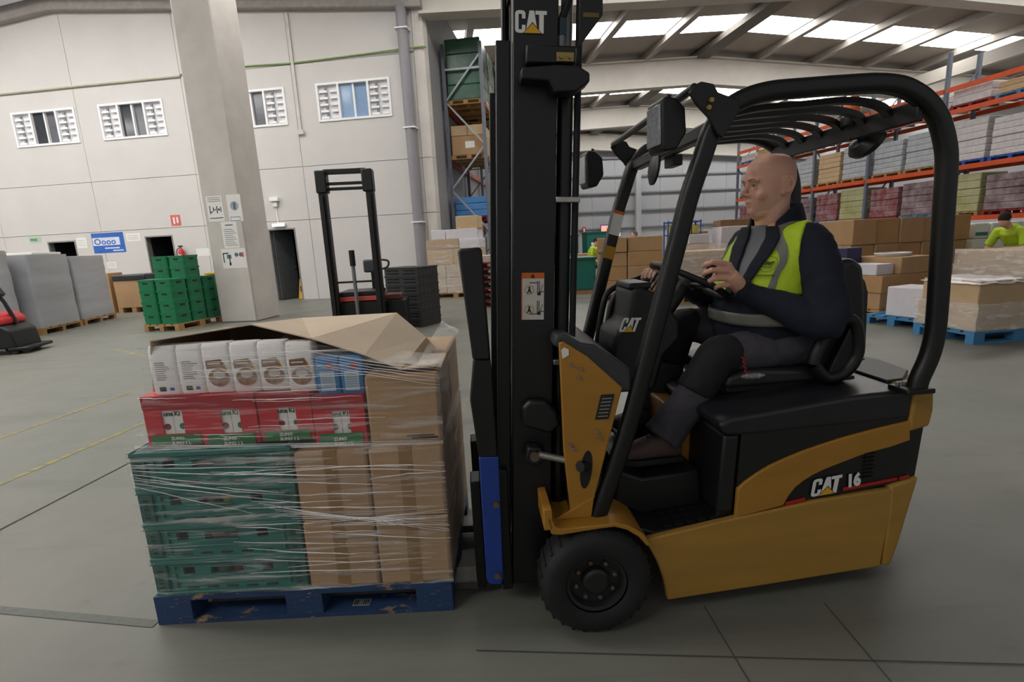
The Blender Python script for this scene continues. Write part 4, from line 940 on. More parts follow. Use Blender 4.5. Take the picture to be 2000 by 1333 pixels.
# carriage, forks, load backrest
bl = mat('carriage_blue', '#1c3f94', 0.5, var=0.12)
for s in (-1, 1):
    yy = sorted((s * 0.40, s * 0.345))
    if s == -1:
        MB().prism(tps([(924, 700), (958, 700), (972, 890), (935, 890), (918, 780)], -0.38) , 'y', -0.40, -0.345).build('backrest_lower_post', M_black, FK, bevel=0.006)
        MB().prism(tps([(894, 492), (897, 486), (938, 483), (941, 490), (958, 700), (923, 700)], -0.38), 'y', -0.41, -0.34).build('backrest_post', M_blackp, FK, bevel=0.008)
    MB().prism(tps([(935, 890), (973, 888), (983, 1125), (979, 1136), (957, 1136), (950, 1128)], -0.38), 'y', *yy).build('side_shift_bar', bl, FK, bevel=0.004)
    for q in ((969, 985), (972, 1124)):
        p = t3(q[0], q[1], -0.40); MB().lathe([(0.013, s * 0.412), (0.013, s * 0.39)], (p.x, 0, p.z), 'y', 6).build('carriage_bolt', mat('dull_bolt', '#77695a', 0.5, 0.6), FK, ang=30)
for w0, w1 in ((0.10, 0.18), (0.44, 0.52)):
    B(-0.40, -0.345, -0.344, 0.344, w0, w1).build('carriage_bar', M_black, FK, bevel=0.004)
B(-0.34, -0.30, -0.34, -0.30, 0.09, 0.6).build('carriage_side_plate', M_black, FK, bevel=0.006); B(-0.34, -0.30, 0.30, 0.34, 0.09, 0.6).build('carriage_side_plate', M_black, FK, bevel=0.006)
# forks: heel follows the pallet axis so that the tines run straight into it
FR = Matrix.Rotation(-AL, 3, 'Z')
for y in (-0.20, 0.22):
    m = MB()
    m.box(-0.445, -0.405, y - 0.05, y + 0.05, 0.04, 0.52)
    m.build('fork_shank', M_black, FK, bevel=0.004)
    r0 = Vector((-0.43, y, 0)); m = MB().box(-1.12, 0.0, -0.05, 0.05, 0.038, 0.076); m.xf(lambda x, yy_, z: (r0 + FR @ Vector((x, yy_, 0))) + Vector((0, 0, z)))
    m.build('fork_tine', mat('fork_steel', '#6f6c68', 0.4, 0.8, var=0.2, vscale=20), FK, bevel=0.003)
for z in (0.75, 1.0): pass
# mast foot details: round cover, tilt bracket
p = t3(1055, 815, -0.34); MB().prism([(p.x - 0.07, p.z - 0.02), (p.x - 0.068, p.z + 0.05), (p.x - 0.04, p.z + 0.075), (p.x + 0.02, p.z + 0.07), (p.x + 0.06, p.z + 0.03), (p.x + 0.075, p.z - 0.03), (p.x + 0.03, p.z - 0.06)], 'y', -0.37, -0.33).build('chain_anchor_cover', M_blackp, FK, bevel=0.012, seg=3)
p = t3(1045, 885, -0.36); MB().prism([(p.x - 0.045, p.z - 0.02), (p.x - 0.03, p.z + 0.035), (p.x + 0.02, p.z + 0.03), (p.x + 0.045, p.z - 0.015), (p.x + 0.0, p.z - 0.045)], 'y', -0.39, -0.335).build('tilt_bracket', M_black, FK, bevel=0.008)
MB().lathe([(0.018, -0.40), (0.018, -0.36)], (p.x - 0.005, 0, p.z), 'y', 14).build('tilt_pin', mat('dull_bolt', '#77695a', 0.5, 0.6), FK)

# --- overhead guard
gpath = [(0.016, 0.395), (0.137, 0.74), (0.236, 1.10), (0.325, 1.44), (0.36, 1.575), (0.40, 1.69), (0.43, 1.775), (0.468, 1.829), (0.524, 1.868), (0.616, 1.892), (0.75, 1.900), (0.9, 1.906), (1.006, 1.907), (1.089, 1.893), (1.165, 1.853), (1.222, 1.795), (1.258, 1.715), (1.274, 1.64), (1.282, 1.50), (1.292, 1.314), (1.302, 1.12), (1.302, 1.03), (1.29, 0.955), (1.262, 0.875), (1.255, 0.835)]
prof = rrect(0.062, 0.056, 0.022, 4)
for s in (-1, 1):
    path = [(p.x, s * 0.42, p.z) for p in catmull([(x, 0, z) for x, z in gpath], 4)]
    MB().sweep(path, prof, side=(0, 1, 0)).build('guard_side_frame', M_black, FK, ang=60)
    B(1.19, 1.30, min(s * 0.36, s * 0.455), max(s * 0.36, s * 0.455), 0.822, 0.842).build('guard_foot', M_black, FK, bevel=0.004)
    for x in (1.21, 1.235): MB().lathe([(0.009, 0.84), (0.009, 0.855)], (x, s * 0.385, 0), 'z', 6).build('foot_bolt', M_steel, FK, ang=30)
    bk = [(0.335, 1.885), (0.345, 1.905), (0.375, 1.918), (0.415, 1.91), (0.43, 1.885), (0.50, 1.86), (0.505, 1.83), (0.45, 1.745), (0.43, 1.76), (0.40, 1.81), (0.36, 1.85)]
    MB().prism(bk, 'y', s * 0.462, s * 0.449).build('lamp_bracket', M_blackp, FK, bevel=0.004)
    for q in ((0.405, 1.86), (0.397, 1.838)): MB().lathe([(0.008, s * 0.463), (0.008, s * 0.473)], (q[0], 0, q[1]), 'y', 6).build('bracket_bolt', M_gold, FK, ang=30)
# decals on the far front post
def gpt(z):
    for (a, b_) in zip(gpath, gpath[1:]):
        if a[1] <= z <= b_[1]: return a[0] + (b_[0] - a[0]) * (z - a[1]) / (b_[1] - a[1])
for z0, z1, mm in ((1.46, 1.56, M_paper), (1.56, 1.575, mat('decal_orange', '#d96a1a', 0.5)), (1.345, 1.405, mat('post_yellow', '#c79418', 0.5))):
    x0, x1 = gpt(z0), gpt(z1)
    MB().add([(x0 - 0.026, 0.390, z0 + 0.008), (x0 + 0.026, 0.390, z0 - 0.008), (x1 + 0.026, 0.390, z1 - 0.008), (x1 - 0.026, 0.390, z1 + 0.008)], [(0, 1, 2, 3)]).build('post_decal', mm, FK, smooth=False)
# cross members and longitudinal slats
MB().bar((0.45, -0.40, 1.79), (0.45, 0.40, 1.79), 0.05, 0.05).build('guard_front_bar', M_black, FK, bevel=0.008)
MB().tube([(0.352, -0.46, 1.90), (0.352, 0.46, 1.90)], 0.014, 12).build('lamp_bar', M_black, FK)
MB().bar((1.155, -0.425, 1.818), (1.155, 0.425, 1.818), 0.024, 0.07).build('guard_rear_bar', M_black, FK, bevel=0.004)
for y in (-0.30, -0.18, -0.06, 0.06, 0.18, 0.30):
    pth = catmull([(0.455, y, 1.815), (0.53, y, 1.845), (0.65, y, 1.868), (0.8, y, 1.876), (0.95, y, 1.885), (1.04, y, 1.880), (1.11, y, 1.862), (1.148, y, 1.832)], 4)
    MB().sweep(pth, [(-0.010, -0.016), (0.010, -0.016), (0.010, 0.016), (-0.010, 0.016)], side=(0, 1, 0)).build('guard_slat', M_black, FK)
# head lamps
def lamp(c, yaw):
    r = Matrix.Rotation(yaw, 3, 'Z')
    def tf(x, y, z): return Vector(c) + r @ Vector((x, y, z))
    MB().prism([(-0.03, -0.075), (-0.035, 0.07), (-0.02, 0.085), (0.015, 0.078), (0.05, 0.05), (0.055, -0.03), (0.02, -0.082), (-0.02, -0.088)], 'y', -0.055, 0.055).xf(tf).build('head_lamp_body', M_blackp, FK, bevel=0.008, seg=3)
    MB().box(-0.040, -0.03, -0.045, 0.045, -0.065, 0.062).xf(tf).build('head_lamp_lens', mat('lamp_glass', '#a8abb0', 0.15, 0.2, var=0.2, vscale=80), FK, bevel=0.003)
    MB().tube([tf(0.01, 0, 0.07), tf(0.02, 0, 0.10)], 0.008, 8).build('head_lamp_stalk', M_black, FK)
pc = t3(1296, 248, -0.36); lamp(pc + Vector((0.0, 0, 0)), 0.12)
pc = t3(1151, 333, 0.44); lamp(pc, 0.12)
# inside mirror hanging from the front bar
pc = t3(1276, 330, 0.02)
MB().lathe([(0.001, -0.012), (0.04, -0.010), (0.066, 0.0), (0.066, 0.008)], (0, 0, 0), 'x', 24).xf(lambda x, y, z: (pc.x + x * 1.2 + z * 0.15, pc.y + y * 0.8, pc.z + z * 1.0)).build('mirror_shell', M_blackp, FK)
MB().lathe([(0.060, 0.009), (0.001, 0.012)], (0, 0, 0), 'x', 24).xf(lambda x, y, z: (pc.x + x * 1.2 + z * 0.15, pc.y + y * 0.8, pc.z + z * 1.0)).build('mirror_glass', mat('mirror', '#d5cfc4', 0.06, 0.95), FK)
MB().tube([pc + Vector((0, 0, 0.06)), pc + Vector((0.03, 0, 0.10)), (0.45, 0.02, 1.78)], 0.006, 8).build('mirror_arm', M_black, FK)
B(0.46, 0.50, -0.03, 0.07, 1.725, 1.768).build('camera_box', M_blackp, FK, bevel=0.004)
# amber beacon and rear mirror
pb = Vector((1.145, -0.115, 1.872))
MB().lathe([(0.035, 0), (0.036, 0.03), (0.03, 0.034)], tuple(pb + Vector((0, 0, -0.035))), 'z', 20).build('beacon_base', M_blackp, FK)
MB().lathe([(0.03, 0), (0.03, 0.055), (0.022, 0.07), (0.001, 0.073)], tuple(pb + Vector((0, 0, 0.0))), 'z', 20).build('beacon_dome', mat('amber_plastic', '#f2711c', 0.2, var=0.1), FK)
pr = t3(1695, 282, -0.12)
MB().lathe([(0.001, -0.03), (0.03, -0.026), (0.055, -0.008), (0.055, 0.004), (0.001, 0.006)], (0, 0, 0), 'x', 20).xf(lambda x, y, z: (pr.x + x * 1.7 + z * 0.7, pr.y + y * 1.3, pr.z + z * 0.95 - x * 0.5)).build('reversing_lamp', M_blackp, FK)
MB().tube(catmull([(pr.x + 0.02, pr.y, pr.z + 0.02), (pr.x + 0.06, pr.y, pr.z + 0.04), (1.14, pr.y, 1.785)]), 0.006, 6).build('reversing_lamp_arm', M_black, FK)
# --- controls
con = [(0.17, 0.955), (0.185, 1.06), (0.235, 1.10), (0.245, 1.15), (0.26, 1.24), (0.30, 1.25), (0.36, 1.22), (0.42, 1.15), (0.46, 1.10), (0.47, 1.02), (0.40, 0.95), (0.36, 0.80), (0.25, 0.80)]
MB().prism(con, 'y', -0.12, 0.13).build('steering_console', M_blackp, FK, bevel=0.02, seg=3)
B(0.252, 0.345, -0.105, 0.10, 1.235, 1.262).build('console_cap', M_black, FK, bevel=0.008)
# logo on the console's flank facing forward-near
lo = t3(1208, 649, -0.125); logo(lo, (1, 0, -0.05), (0.38, 0, 1), 0.062, 0.075)
MB().tube([(0.40, 0.0, 1.08), (0.53, 0.0, 1.235)], [0.045, 0.03], 14).build('steering_column', M_blackp, FK)
SWC = Vector((0.545, 0.0, 1.252)); nrm = Vector((-0.45, 0, 0.893)).normalized()   # wheel plane normal leans forward? rim drops towards the driver
ex = Vector((0.893, 0, -0.45)).normalized() * -1; ey = Vector((0, 1, 0)); nz_ = Vector((0.45, 0, 0.893)).normalized()
rim = [SWC + (ex * math.cos(2 * PI * k / 40) + ey * math.sin(2 * PI * k / 40)) * 0.165 for k in range(41)]
MB().tube(rim, 0.014, 10, cap=False).build('steering_wheel_rim', M_blackp, FK, ang=70)
for a in (0.3, 2.4, 4.5): MB().bar(SWC - nz_ * 0.02, SWC + (ex * math.cos(a) + ey * math.sin(a)) * 0.16, 0.03, 0.012, nz_).build('steering_wheel_spoke', M_blackp, FK, bevel=0.003)
MB().lathe([(0.04, -0.03), (0.042, 0.0), (0.03, 0.01), (0.001, 0.012)], n=20).xf(lambda x, y, z: SWC + ex * x + ey * y + nz_ * z).build('steering_wheel_hub', M_blackp, FK)
KN = SWC + (ex * 0.0 + ey * -1.0) * 0.155
MB().tube([KN, KN + nz_ * 0.055], [0.012, 0.014], 12).build('spinner_knob', M_blackp, FK); MB().ball(KN + nz_ * 0.065, (0.022, 0.022, 0.018)).build('spinner_ball', M_blackp, FK)
# grab rail on the far side of the cowl
gr = [t3(1165, 690, 0.16), t3(1172, 630, 0.16), t3(1184, 578, 0.16), t3(1205, 560, 0.16), t3(1245, 545, 0.16), t3(1280, 530, 0.16)]
MB().tube(catmull(gr, 5), 0.014, 10).build('grab_rail', M_blackp, FK, ang=70)
MB().tube(catmull([p + Vector((0.02, -0.05, -0.01)) for p in gr], 5), 0.014, 10).build('grab_rail', M_blackp, FK, ang=70)
p = gr[-1]; MB().tube([p + Vector((0, 0, -0.05)), p + Vector((0, 0, 0.03))], [0.012, 0.02], 12).build('lever_knob', M_blackp, FK)
MB().ball(p + Vector((-0.02, -0.05, -0.015)), 0.012).build('red_button', M_bred, FK)
for k in range(3):
    b0 = Vector((0.36, -0.10 - 0.0 + k * 0.05, 1.22)); MB().tube([b0, b0 + Vector((0.05, 0.01, 0.07))], 0.006, 8).build('control_lever', M_black, FK)
# brake pedals in the foot well
MB().bar((0.20, -0.02, 0.60), (0.27, -0.02, 0.55), 0.08, 0.012, (0.5, 0, 1)).build('pedal', M_rubber, FK, bevel=0.003)
# --- seat
seat = [(0.60, 0.835), (0.62, 0.875), (0.70, 0.90), (0.95, 0.885), (1.04, 0.885), (1.04, 0.83), (0.62, 0.825)]
MB().prism(seat, 'y', -0.235, 0.235).build('seat_cushion', mat('seat_vinyl', '#26262a', 0.4, var=0.12, bump=0.05, bscale=120), FK, bevel=0.03, seg=4)
bk = [(0.99, 0.87), (1.00, 1.05), (1.035, 1.24), (1.075, 1.315), (1.12, 1.325), (1.165, 1.29), (1.185, 1.18), (1.20, 1.0), (1.195, 0.87), (1.12, 0.83)]
MB().prism(bk, 'y', -0.225, 0.225).build('seat_back', mat('seat_vinyl', '#26262a', 0.4), FK, bevel=0.045, seg=5)
MB().prism([(1.14, 0.88), (1.15, 1.22), (1.20, 1.25), (1.225, 1.18), (1.235, 0.95), (1.20, 0.86)], 'y', -0.20, 0.20).build('seat_back_shell', M_blackp, FK, bevel=0.03, seg=4)
MB().prism([(0.62, 0.795), (1.18, 0.80), (1.18, 0.835), (0.62, 0.83)], 'y', -0.21, 0.21).build('seat_base', M_black, FK, bevel=0.008)
for s in (-1, 1):
    lp_ = [t3(1590, 712, -0.27), t3(1597, 690, -0.27), t3(1622, 645, -0.27), t3(1645, 625, -0.27), t3(1667, 628, -0.27), t3(1676, 655, -0.27), t3(1674, 695, -0.27), t3(1650, 728, -0.27), t3(1615, 738, -0.27), t3(1590, 712, -0.27)]
    pth = [Vector((p.x, s * 0.265, p.z)) for p in catmull(lp_, 5)]
    MB().tube(pth, 0.026, 10, cap=False).build('hip_restraint', M_blackp, FK, ang=80)
    MB().prism([(p.x, p.z) for p in catmull(lp_[4:9], 3)], 'y', *sorted((s * 0.27, s * 0.245))).build('restraint_pad', M_blackp, FK, bevel=0.006)
pq = t3(1665, 683, 0.0)
MB().tube([(1.16, 0.27, 0.93), (1.28, 0.27, 0.925)], 0.011, 8).build('seat_lever', mat('brown_lever', '#5a4238', 0.5), FK)
# torn film on the seat edge
MB().ball((0.72, -0.22, 0.872), (0.06, 0.03, 0.015), 12, 8).build('seat_tear', film_mat('seat_tear_film', 0.35, 0.9, (30, 30, 30)), FK)
# ------------------------------------------------------------------ the driver (coordinates in the forklift's frame)
def remesh(o, vox, it=3, fac=0.5):
    r = o.modifiers.new('remesh', 'REMESH'); r.mode = 'VOXEL'; r.voxel_size = vox; r.use_smooth_shade = True
    if it:
        s = o.modifiers.new('smooth', 'SMOOTH'); s.factor = fac; s.iterations = it
def folds(o, strength, size, name='folds'):
    t = bpy.data.textures.new(name, 'CLOUDS'); t.noise_scale = size; t.noise_depth = 3
    d = o.modifiers.new('folds', 'DISPLACE'); d.texture = t; d.strength = strength; d.mid_level = 0.5; d.texture_coords = 'LOCAL'
TR = [(0.90, 0.93, 0.150, 0.195), (1.0, 0.870, 0.172, 0.20), (1.1, 0.862, 0.168, 0.205), (1.2, 0.876, 0.158, 0.215), (1.3, 0.90, 0.145, 0.222), (1.37, 0.918, 0.128, 0.215), (1.42, 0.928, 0.108, 0.185), (1.455, 0.928, 0.092, 0.135), (1.49, 0.925, 0.078, 0.085)]
def tr(z):
    z = min(max(z, TR[0][0]), TR[-1][0])
    for a, b_ in zip(TR, TR[1:]):
        if a[0] <= z <= b_[0]:
            t = (z - a[0]) / (b_[0] - a[0]); t = t * t * (3 - 2 * t) * 0.4 + t * 0.6
            return [a[k] + (b_[k] - a[k]) * t for k in range(4)]
def torso(th, z, off=0.0, tw=0.0):
    """th = 0 faces forward (-x), positive towards the near side (-y)"""
    _, xc, rx, ry = tr(z); e = 2.0 / 2.35
    c, s = math.cos(th), math.sin(th)
    a = math.copysign(abs(c) ** e, c); b_ = math.copysign(abs(s) ** e, s)
    return Vector((xc - a * (rx + off), -b_ * (ry + off), z))
def torso_solid(m, off=0.0, z0=0.90, z1=1.49, n=28, nz=14):
    vs = []; fs = []
    for i in range(nz + 1):
        z = z0 + (z1 - z0) * i / nz
        for j in range(n): vs.append(torso(2 * PI * j / n, z, off))
    for i in range(nz):
        for j in range(n): fs.append((i * n + j, i * n + (j + 1) % n, (i + 1) * n + (j + 1) % n, (i + 1) * n + j))
    fs += [tuple(range(n)), tuple(range(nz * n, (nz + 1) * n))]
    return m.add(vs, fs)
SHN, ELN, WRN = Vector((0.955, -0.205, 1.385)), Vector((0.965, -0.30, 1.09)), t3(1448, 566, -0.165)
SHF, ELF, WRF = Vector((0.92, 0.205, 1.385)), Vector((0.83, 0.29, 1.13)), Vector((0.56, 0.13, 1.235))
HPN, KNN, ANN = Vector((0.96, -0.10, 0.975)), t3(1402, 700, -0.17), t3(1296, 848, -0.185)
HPF, KNF, ANF = Vector((0.96, 0.10, 0.975)), Vector((0.60, 0.19, 1.01)), Vector((0.44, 0.17, 0.64))
# head frame
HC_ = t3(1499, 362, 0.0) + Vector((0.0, 0, 0))
HY_ = math.radians(3)
hf = Vector((-math.cos(HY_), -math.sin(HY_), -0.03)).normalized(); hs = Vector((0, 0, 1)).cross(hf).normalized(); hu = hf.cross(hs).normalized()
def hp(x, y, z): return HC_ + hf * x + hs * y + hu * z
HPROF = [(0.124, 0.004, -0.035, 0.014), (0.119, 0.032, -0.065, 0.038), (0.107, 0.058, -0.092, 0.055), (0.088, 0.076, -0.108, 0.067), (0.06, 0.089, -0.117, 0.075), (0.03, 0.094, -0.119, 0.078), (0.012, 0.093, -0.118, 0.077), (-0.008, 0.089, -0.113, 0.075), (-0.03, 0.088, -0.103, 0.0735), (-0.05, 0.088, -0.09, 0.071), (-0.07, 0.087, -0.072, 0.067), (-0.09, 0.084, -0.05, 0.060), (-0.108, 0.079, -0.024, 0.050), (-0.12, 0.068, 0.0, 0.036), (-0.126, 0.05, 0.015, 0.02)]
bm_ = MB(); vs = []; fs = []; n = 40
rows_ = []
for a, b_ in zip(HPROF, HPROF[1:]):
    for k in range(3): rows_.append([a[q] + (b_[q] - a[q]) * k / 3 for q in range(4)])
rows_.append(list(HPROF[-1]))
for (z, xf_, xb, wv) in rows_:
    for j in range(n):
        a = 2 * PI * j / n; c, s = math.cos(a), math.sin(a); e = 2 / 2.2
        X = math.copysign(abs(c) ** e, c) * (xf_ if c > 0 else -xb); Y = math.copysign(abs(s) ** e, s) * wv
        if c > 0:   # eye sockets
            for sg in (-1, 1):
                d2 = ((Y - sg * 0.031) / 0.017) ** 2 + ((z - 0.002) / 0.012) ** 2; X -= 0.013 * math.exp(-d2)
                d2 = ((Y - sg * 0.058) / 0.02) ** 2 + ((z - 0.015) / 0.03) ** 2; X -= 0.004 * math.exp(-d2)
        vs.append(hp(X, Y, z))
R_ = len(rows_)
for i in range(R_ - 1):
    for j in range(n): fs.append((i * n + j, (i + 1) * n + j, (i + 1) * n + (j + 1) % n, i * n + (j + 1) % n))
fs += [tuple(range(n)), tuple(range((R_ - 1) * n, R_ * n))]
bm_.add(vs, fs)
HM = Matrix((hf, hs, hu)).transposed()
bm_.tube([hp(0.082, 0, 0.016), hp(0.094, 0, -0.004), hp(0.109, 0, -0.024), hp(0.116, 0, -0.034)], [0.008, 0.009, 0.0105, 0.011], 12)
for s in (-1, 1):
    bm_.ball(hp(0.096, s * 0.0125, -0.037), (0.011, 0.007, 0.0085), 12, 8, HM)
    bm_.tube([hp(0.092, s * 0.012, 0.021), hp(0.089, s * 0.034, 0.024), hp(0.074, s * 0.054, 0.018)], [0.006, 0.0075, 0.006], 8)
    bm_.ball(hp(0.052, s * 0.044, -0.040), (0.026, 0.024, 0.028), 14, 10, HM)
    bm_.tube([hp(0.082, s * 0.018, 0.0065), hp(0.084, s * 0.031, 0.0095), hp(0.075, s * 0.044, 0.005)], 0.0042, 8)
    bm_.tube([hp(0.080, s * 0.018, -0.0065), hp(0.082, s * 0.031, -0.010), hp(0.074, s * 0.044, -0.006)], 0.004, 8)
    # ear: flat shell with rim and lobe
    bm_.ball(hp(-0.030, s * 0.080, -0.010), (0.020, 0.007, 0.032), 16, 10, HM)
    ring = [hp(-0.032 + 0.021 * math.cos(t), s * (0.086 - 0.007 * math.cos(t)), -0.006 + 0.031 * math.sin(t)) for t in [PI * 2 * k / 16 for k in range(1, 13)]]
    bm_.tube(ring, 0.0045, 8)
    bm_.ball(hp(-0.020, s * 0.080, -0.038), (0.010, 0.007, 0.012), 10, 8, HM)
bm_.tube([hp(0.076, -0.026, -0.069), hp(0.0895, -0.01, -0.0635), hp(0.0905, 0.0, -0.0645), hp(0.0895, 0.01, -0.0635), hp(0.076, 0.026, -0.069)], [0.003, 0.0055, 0.005, 0.0055, 0.003], 8)
bm_.tube([hp(0.075, -0.024, -0.0735), hp(0.089, 0.0, -0.0785), hp(0.075, 0.024, -0.0735)], [0.003, 0.007, 0.003], 8)
bm_.ball(hp(0.068, 0, -0.103), (0.02, 0.024, 0.019), 14, 10, HM)
# neck with a fold at the back and jowls
NB = Vector((0.925, 0.0, 1.45))
bm_.tube([hp(-0.03, 0, -0.02), hp(-0.022, 0, -0.08), NB + Vector((-0.015, 0, 0.05)), NB], [0.065, 0.067, 0.07, 0.078], 20)
bm_.ball(hp(0.02, 0, -0.112), (0.055, 0.052, 0.035), 14, 10, HM)
# trunk and limbs inside the clothes, hands
torso_solid(bm_, -0.02, 0.92, 1.47)
for S, E, Wv in ((SHN, ELN, WRN), (SHF, ELF, WRF)):
    bm_.tube([S.lerp(Vector((0.93, 0, 1.36)), 0.5), S, S.lerp(E, 0.5), E, E.lerp(Wv, 0.5), Wv], [0.06, 0.058, 0.05, 0.044, 0.042, 0.029], 14)
for Hh, K, A in ((HPN, KNN, ANN), (HPF, KNF, ANF)):
    bm_.tube([Hh, Hh.lerp(K, 0.5), K, K.lerp(A, 0.4), A, A + Vector((-0.01, 0, -0.05))], [0.085, 0.07, 0.052, 0.052, 0.036, 0.036], 14)
    bm_.tube([A + Vector((0.02, 0, -0.06)), A + Vector((-0.08, 0, -0.075))], [0.03, 0.028], 10)
def hand(m, wr, palm, mcp, pip, tip, thumb, rf=0.0108):
    pc_ = (mcp[1] + mcp[2]) / 2
    m.tube([wr, wr.lerp(pc_, 0.35), wr.lerp(pc_, 0.7), pc_], [0.029, 0.033, 0.034, 0.028], 14)
    for k in range(4):
        m.tube([wr.lerp(mcp[k], 0.35), mcp[k], ], [0.018, 0.0155], 10)
        m.tube([mcp[k], pip[k], pip[k].lerp(tip[k], 0.5) + (pip[k] - mcp[k]) * 0.08, tip[k]], [0.0135, rf * 1.08, rf, rf * 0.85] if k < 3 else [0.0105, rf * 0.95, rf * 0.88, rf * 0.75], 10)
        m.ball(tip[k], rf * 0.85, 10, 8)
    m.tube(thumb, [0.016, 0.0125, 0.0105, 0.0085], 10); m.ball(thumb[-1], 0.0085, 10, 8)
mcp = [t3(1421, 516, -0.185), t3(1424, 530, -0.19), t3(1428, 544, -0.188), t3(1430, 557, -0.182)]
pip = [t3(1390, 512, -0.195), t3(1389, 528, -0.20), t3(1395, 544, -0.197), t3(1405, 558, -0.19)]
tip = [t3(1374, 521, -0.160), t3(1374, 537, -0.162), t3(1384, 552, -0.165), t3(1397, 564, -0.165)]
th = [WRN.lerp(mcp[0], 0.3) + Vector((0, 0.02, 0.005)), t3(1420, 533, -0.14), t3(1400, 525, -0.13), t3(1384, 521, -0.135)]
hand(bm_, WRN, None, mcp, pip, tip, th)
# far hand closed over the far side of the wheel rim
fdir = ex * 1.0
mcpf = [Vector((0.475 - 0.012 * k, 0.085 + 0.019 * k, 1.298 - 0.001 * k)) for k in range(4)]
pipf = [p + Vector((-0.032, -0.003, 0.0)) for p in mcpf]; tipf = [p + Vector((-0.018, 0.0, -0.034)) for p in pipf]
thf = [WRF.lerp(mcpf[0], 0.3) + Vector((0, -0.02, 0)), Vector((0.49, 0.06, 1.265)), Vector((0.462, 0.055, 1.255)), Vector((0.435, 0.06, 1.25))]
hand(bm_, WRF, None, mcpf, pipf, tipf, thf)
DR = bm_.build('person', M_skin, None, loc=T0, rot=(0, 0, AL), ang=180); remesh(DR, 0.0038, 3, 0.5)
tag(DR, 'bald driver in yellow hi-vis vest over navy fleece, seated at the forklift wheel', 'person')
# eyes, brows, mouth line
for s in (-1, 1):
    MB().ball(hp(0.0722, s * 0.031, -0.0005), (0.0115, 0.0115, 0.0062), 14, 10, HM).build('eye', mat('eye_white', '#b8aaa2', 0.3), DR, ang=180)
    MB().ball(hp(0.0815, s * 0.030, -0.0005), (0.0028, 0.0055, 0.0050), 12, 8, HM).build('iris', mat('iris', '#2c2522', 0.2), DR, ang=180)
    MB().tube([hp(0.0985, s * 0.013, 0.022), hp(0.0965, s * 0.024, 0.0255), hp(0.094, s * 0.036, 0.026), hp(0.081, s * 0.052, 0.020)], [0.0016, 0.0024, 0.0024, 0.001], 6).build('eyebrow', mat('brow_hair', '#a07c68', 0.9), DR)
MB().tube([hp(0.080, -0.022, -0.0705), hp(0.0935, 0.0, -0.0705), hp(0.080, 0.022, -0.0705)], [0.0012, 0.0022, 0.0012], 6).build('mouth_line', mat('mouth_dark', '#5c2f2c', 0.6), DR)

# fleece jacket
jm = MB(); torso_solid(jm, 0.008, 0.92, 1.455)
for S, E, Wv, sg in ((SHN, ELN, WRN, -1), (SHF, ELF, WRF, 1)):
    d = (Wv - E).normalized()
    jm.tube(catmull([S + Vector((-0.01, -sg * 0.07, 0.0)), S + Vector((0, 0, -0.01)), S.lerp(E, 0.5) + Vector((0.01, sg * 0.012, 0)), E, E.lerp(Wv, 0.5) + Vector((0, sg * 0.005, -0.01)), Wv - d * 0.005], 4), [0.075, 0.08, 0.084, 0.085, 0.083, 0.080, 0.077, 0.075, 0.073, 0.072, 0.071, 0.072, 0.074, 0.073, 0.070, 0.067, 0.062, 0.056, 0.050, 0.044, 0.042], 18)
JK = jm.build('fleece_jacket', M_navy, DR, ang=180); remesh(JK, 0.008, 4, 0.5); folds(JK, 0.02, 0.09)
JK['label'] = 'navy blue fleece jacket'
MB().tube([WRN + (ELN - WRN).normalized() * 0.02, WRN - (ELN - WRN).normalized() * 0.012], [0.045, 0.041], 18).build('cuff', M_navy, DR)
# collar standing open around the neck
cv = []; cf = []; nC = 26
for i in range(nC + 1):
    a = math.radians(38 + (322 - 38) * i / nC); fr = abs(math.cos(a / 2)) if False else 0
    edge = min(i, nC - i) / nC
    for k, (zz, rr) in enumerate(((1.435, 0.098), (1.475, 0.086), (1.515, 0.082), (1.535, 0.088), (1.515, 0.094), (1.45, 0.112))):
        lift = 0.03 * math.sin(PI * i / nC); drop = 0.05 * max(0, 1 - edge * 7)
        cv.append(Vector((0.925 - math.cos(a + 0.3) * rr * 1.05, -math.sin(a + 0.3) * rr * 1.15, zz + lift - drop)))
for i in range(nC):
    for k in range(5): q = i * 6 + k; cf.append((q, q + 1, q + 7, q + 6))
CO = MB().add(cv, cf).build('jacket_collar', M_navy, DR, ang=180); so = CO.modifiers.new('thickness', 'SOLIDIFY'); so.thickness = 0.008; CO.modifiers.new('sub', 'SUBSURF').render_levels = 1
TWIST = 0.36      # the open front is turned a little towards the near side
def shell2(name, mm, off, lo, hi, z0, z1, nz, n=24, thick=0.004, label=None, tw=TWIST):
    """cloth patch on the trunk between the angles lo(z) and hi(z)"""
    vs = []; fs = []
    for i in range(nz + 1):
        z = z0 + (z1 - z0) * i / nz; a_, b_ = lo(z) + tw, hi(z) + tw
        for j in range(n + 1): vs.append(torso(a_ + (b_ - a_) * j / n, z, off))
    for i in range(nz):
        for j in range(n): q = i * (n + 1) + j; fs.append((q, q + 1, q + n + 2, q + n + 1))
    o = MB().add(vs, fs).build(name, mm, DR, ang=180); s_ = o.modifiers.new('thickness', 'SOLIDIFY'); s_.thickness = thick; s_.offset = -1
    if label: o['label'] = label
    return o
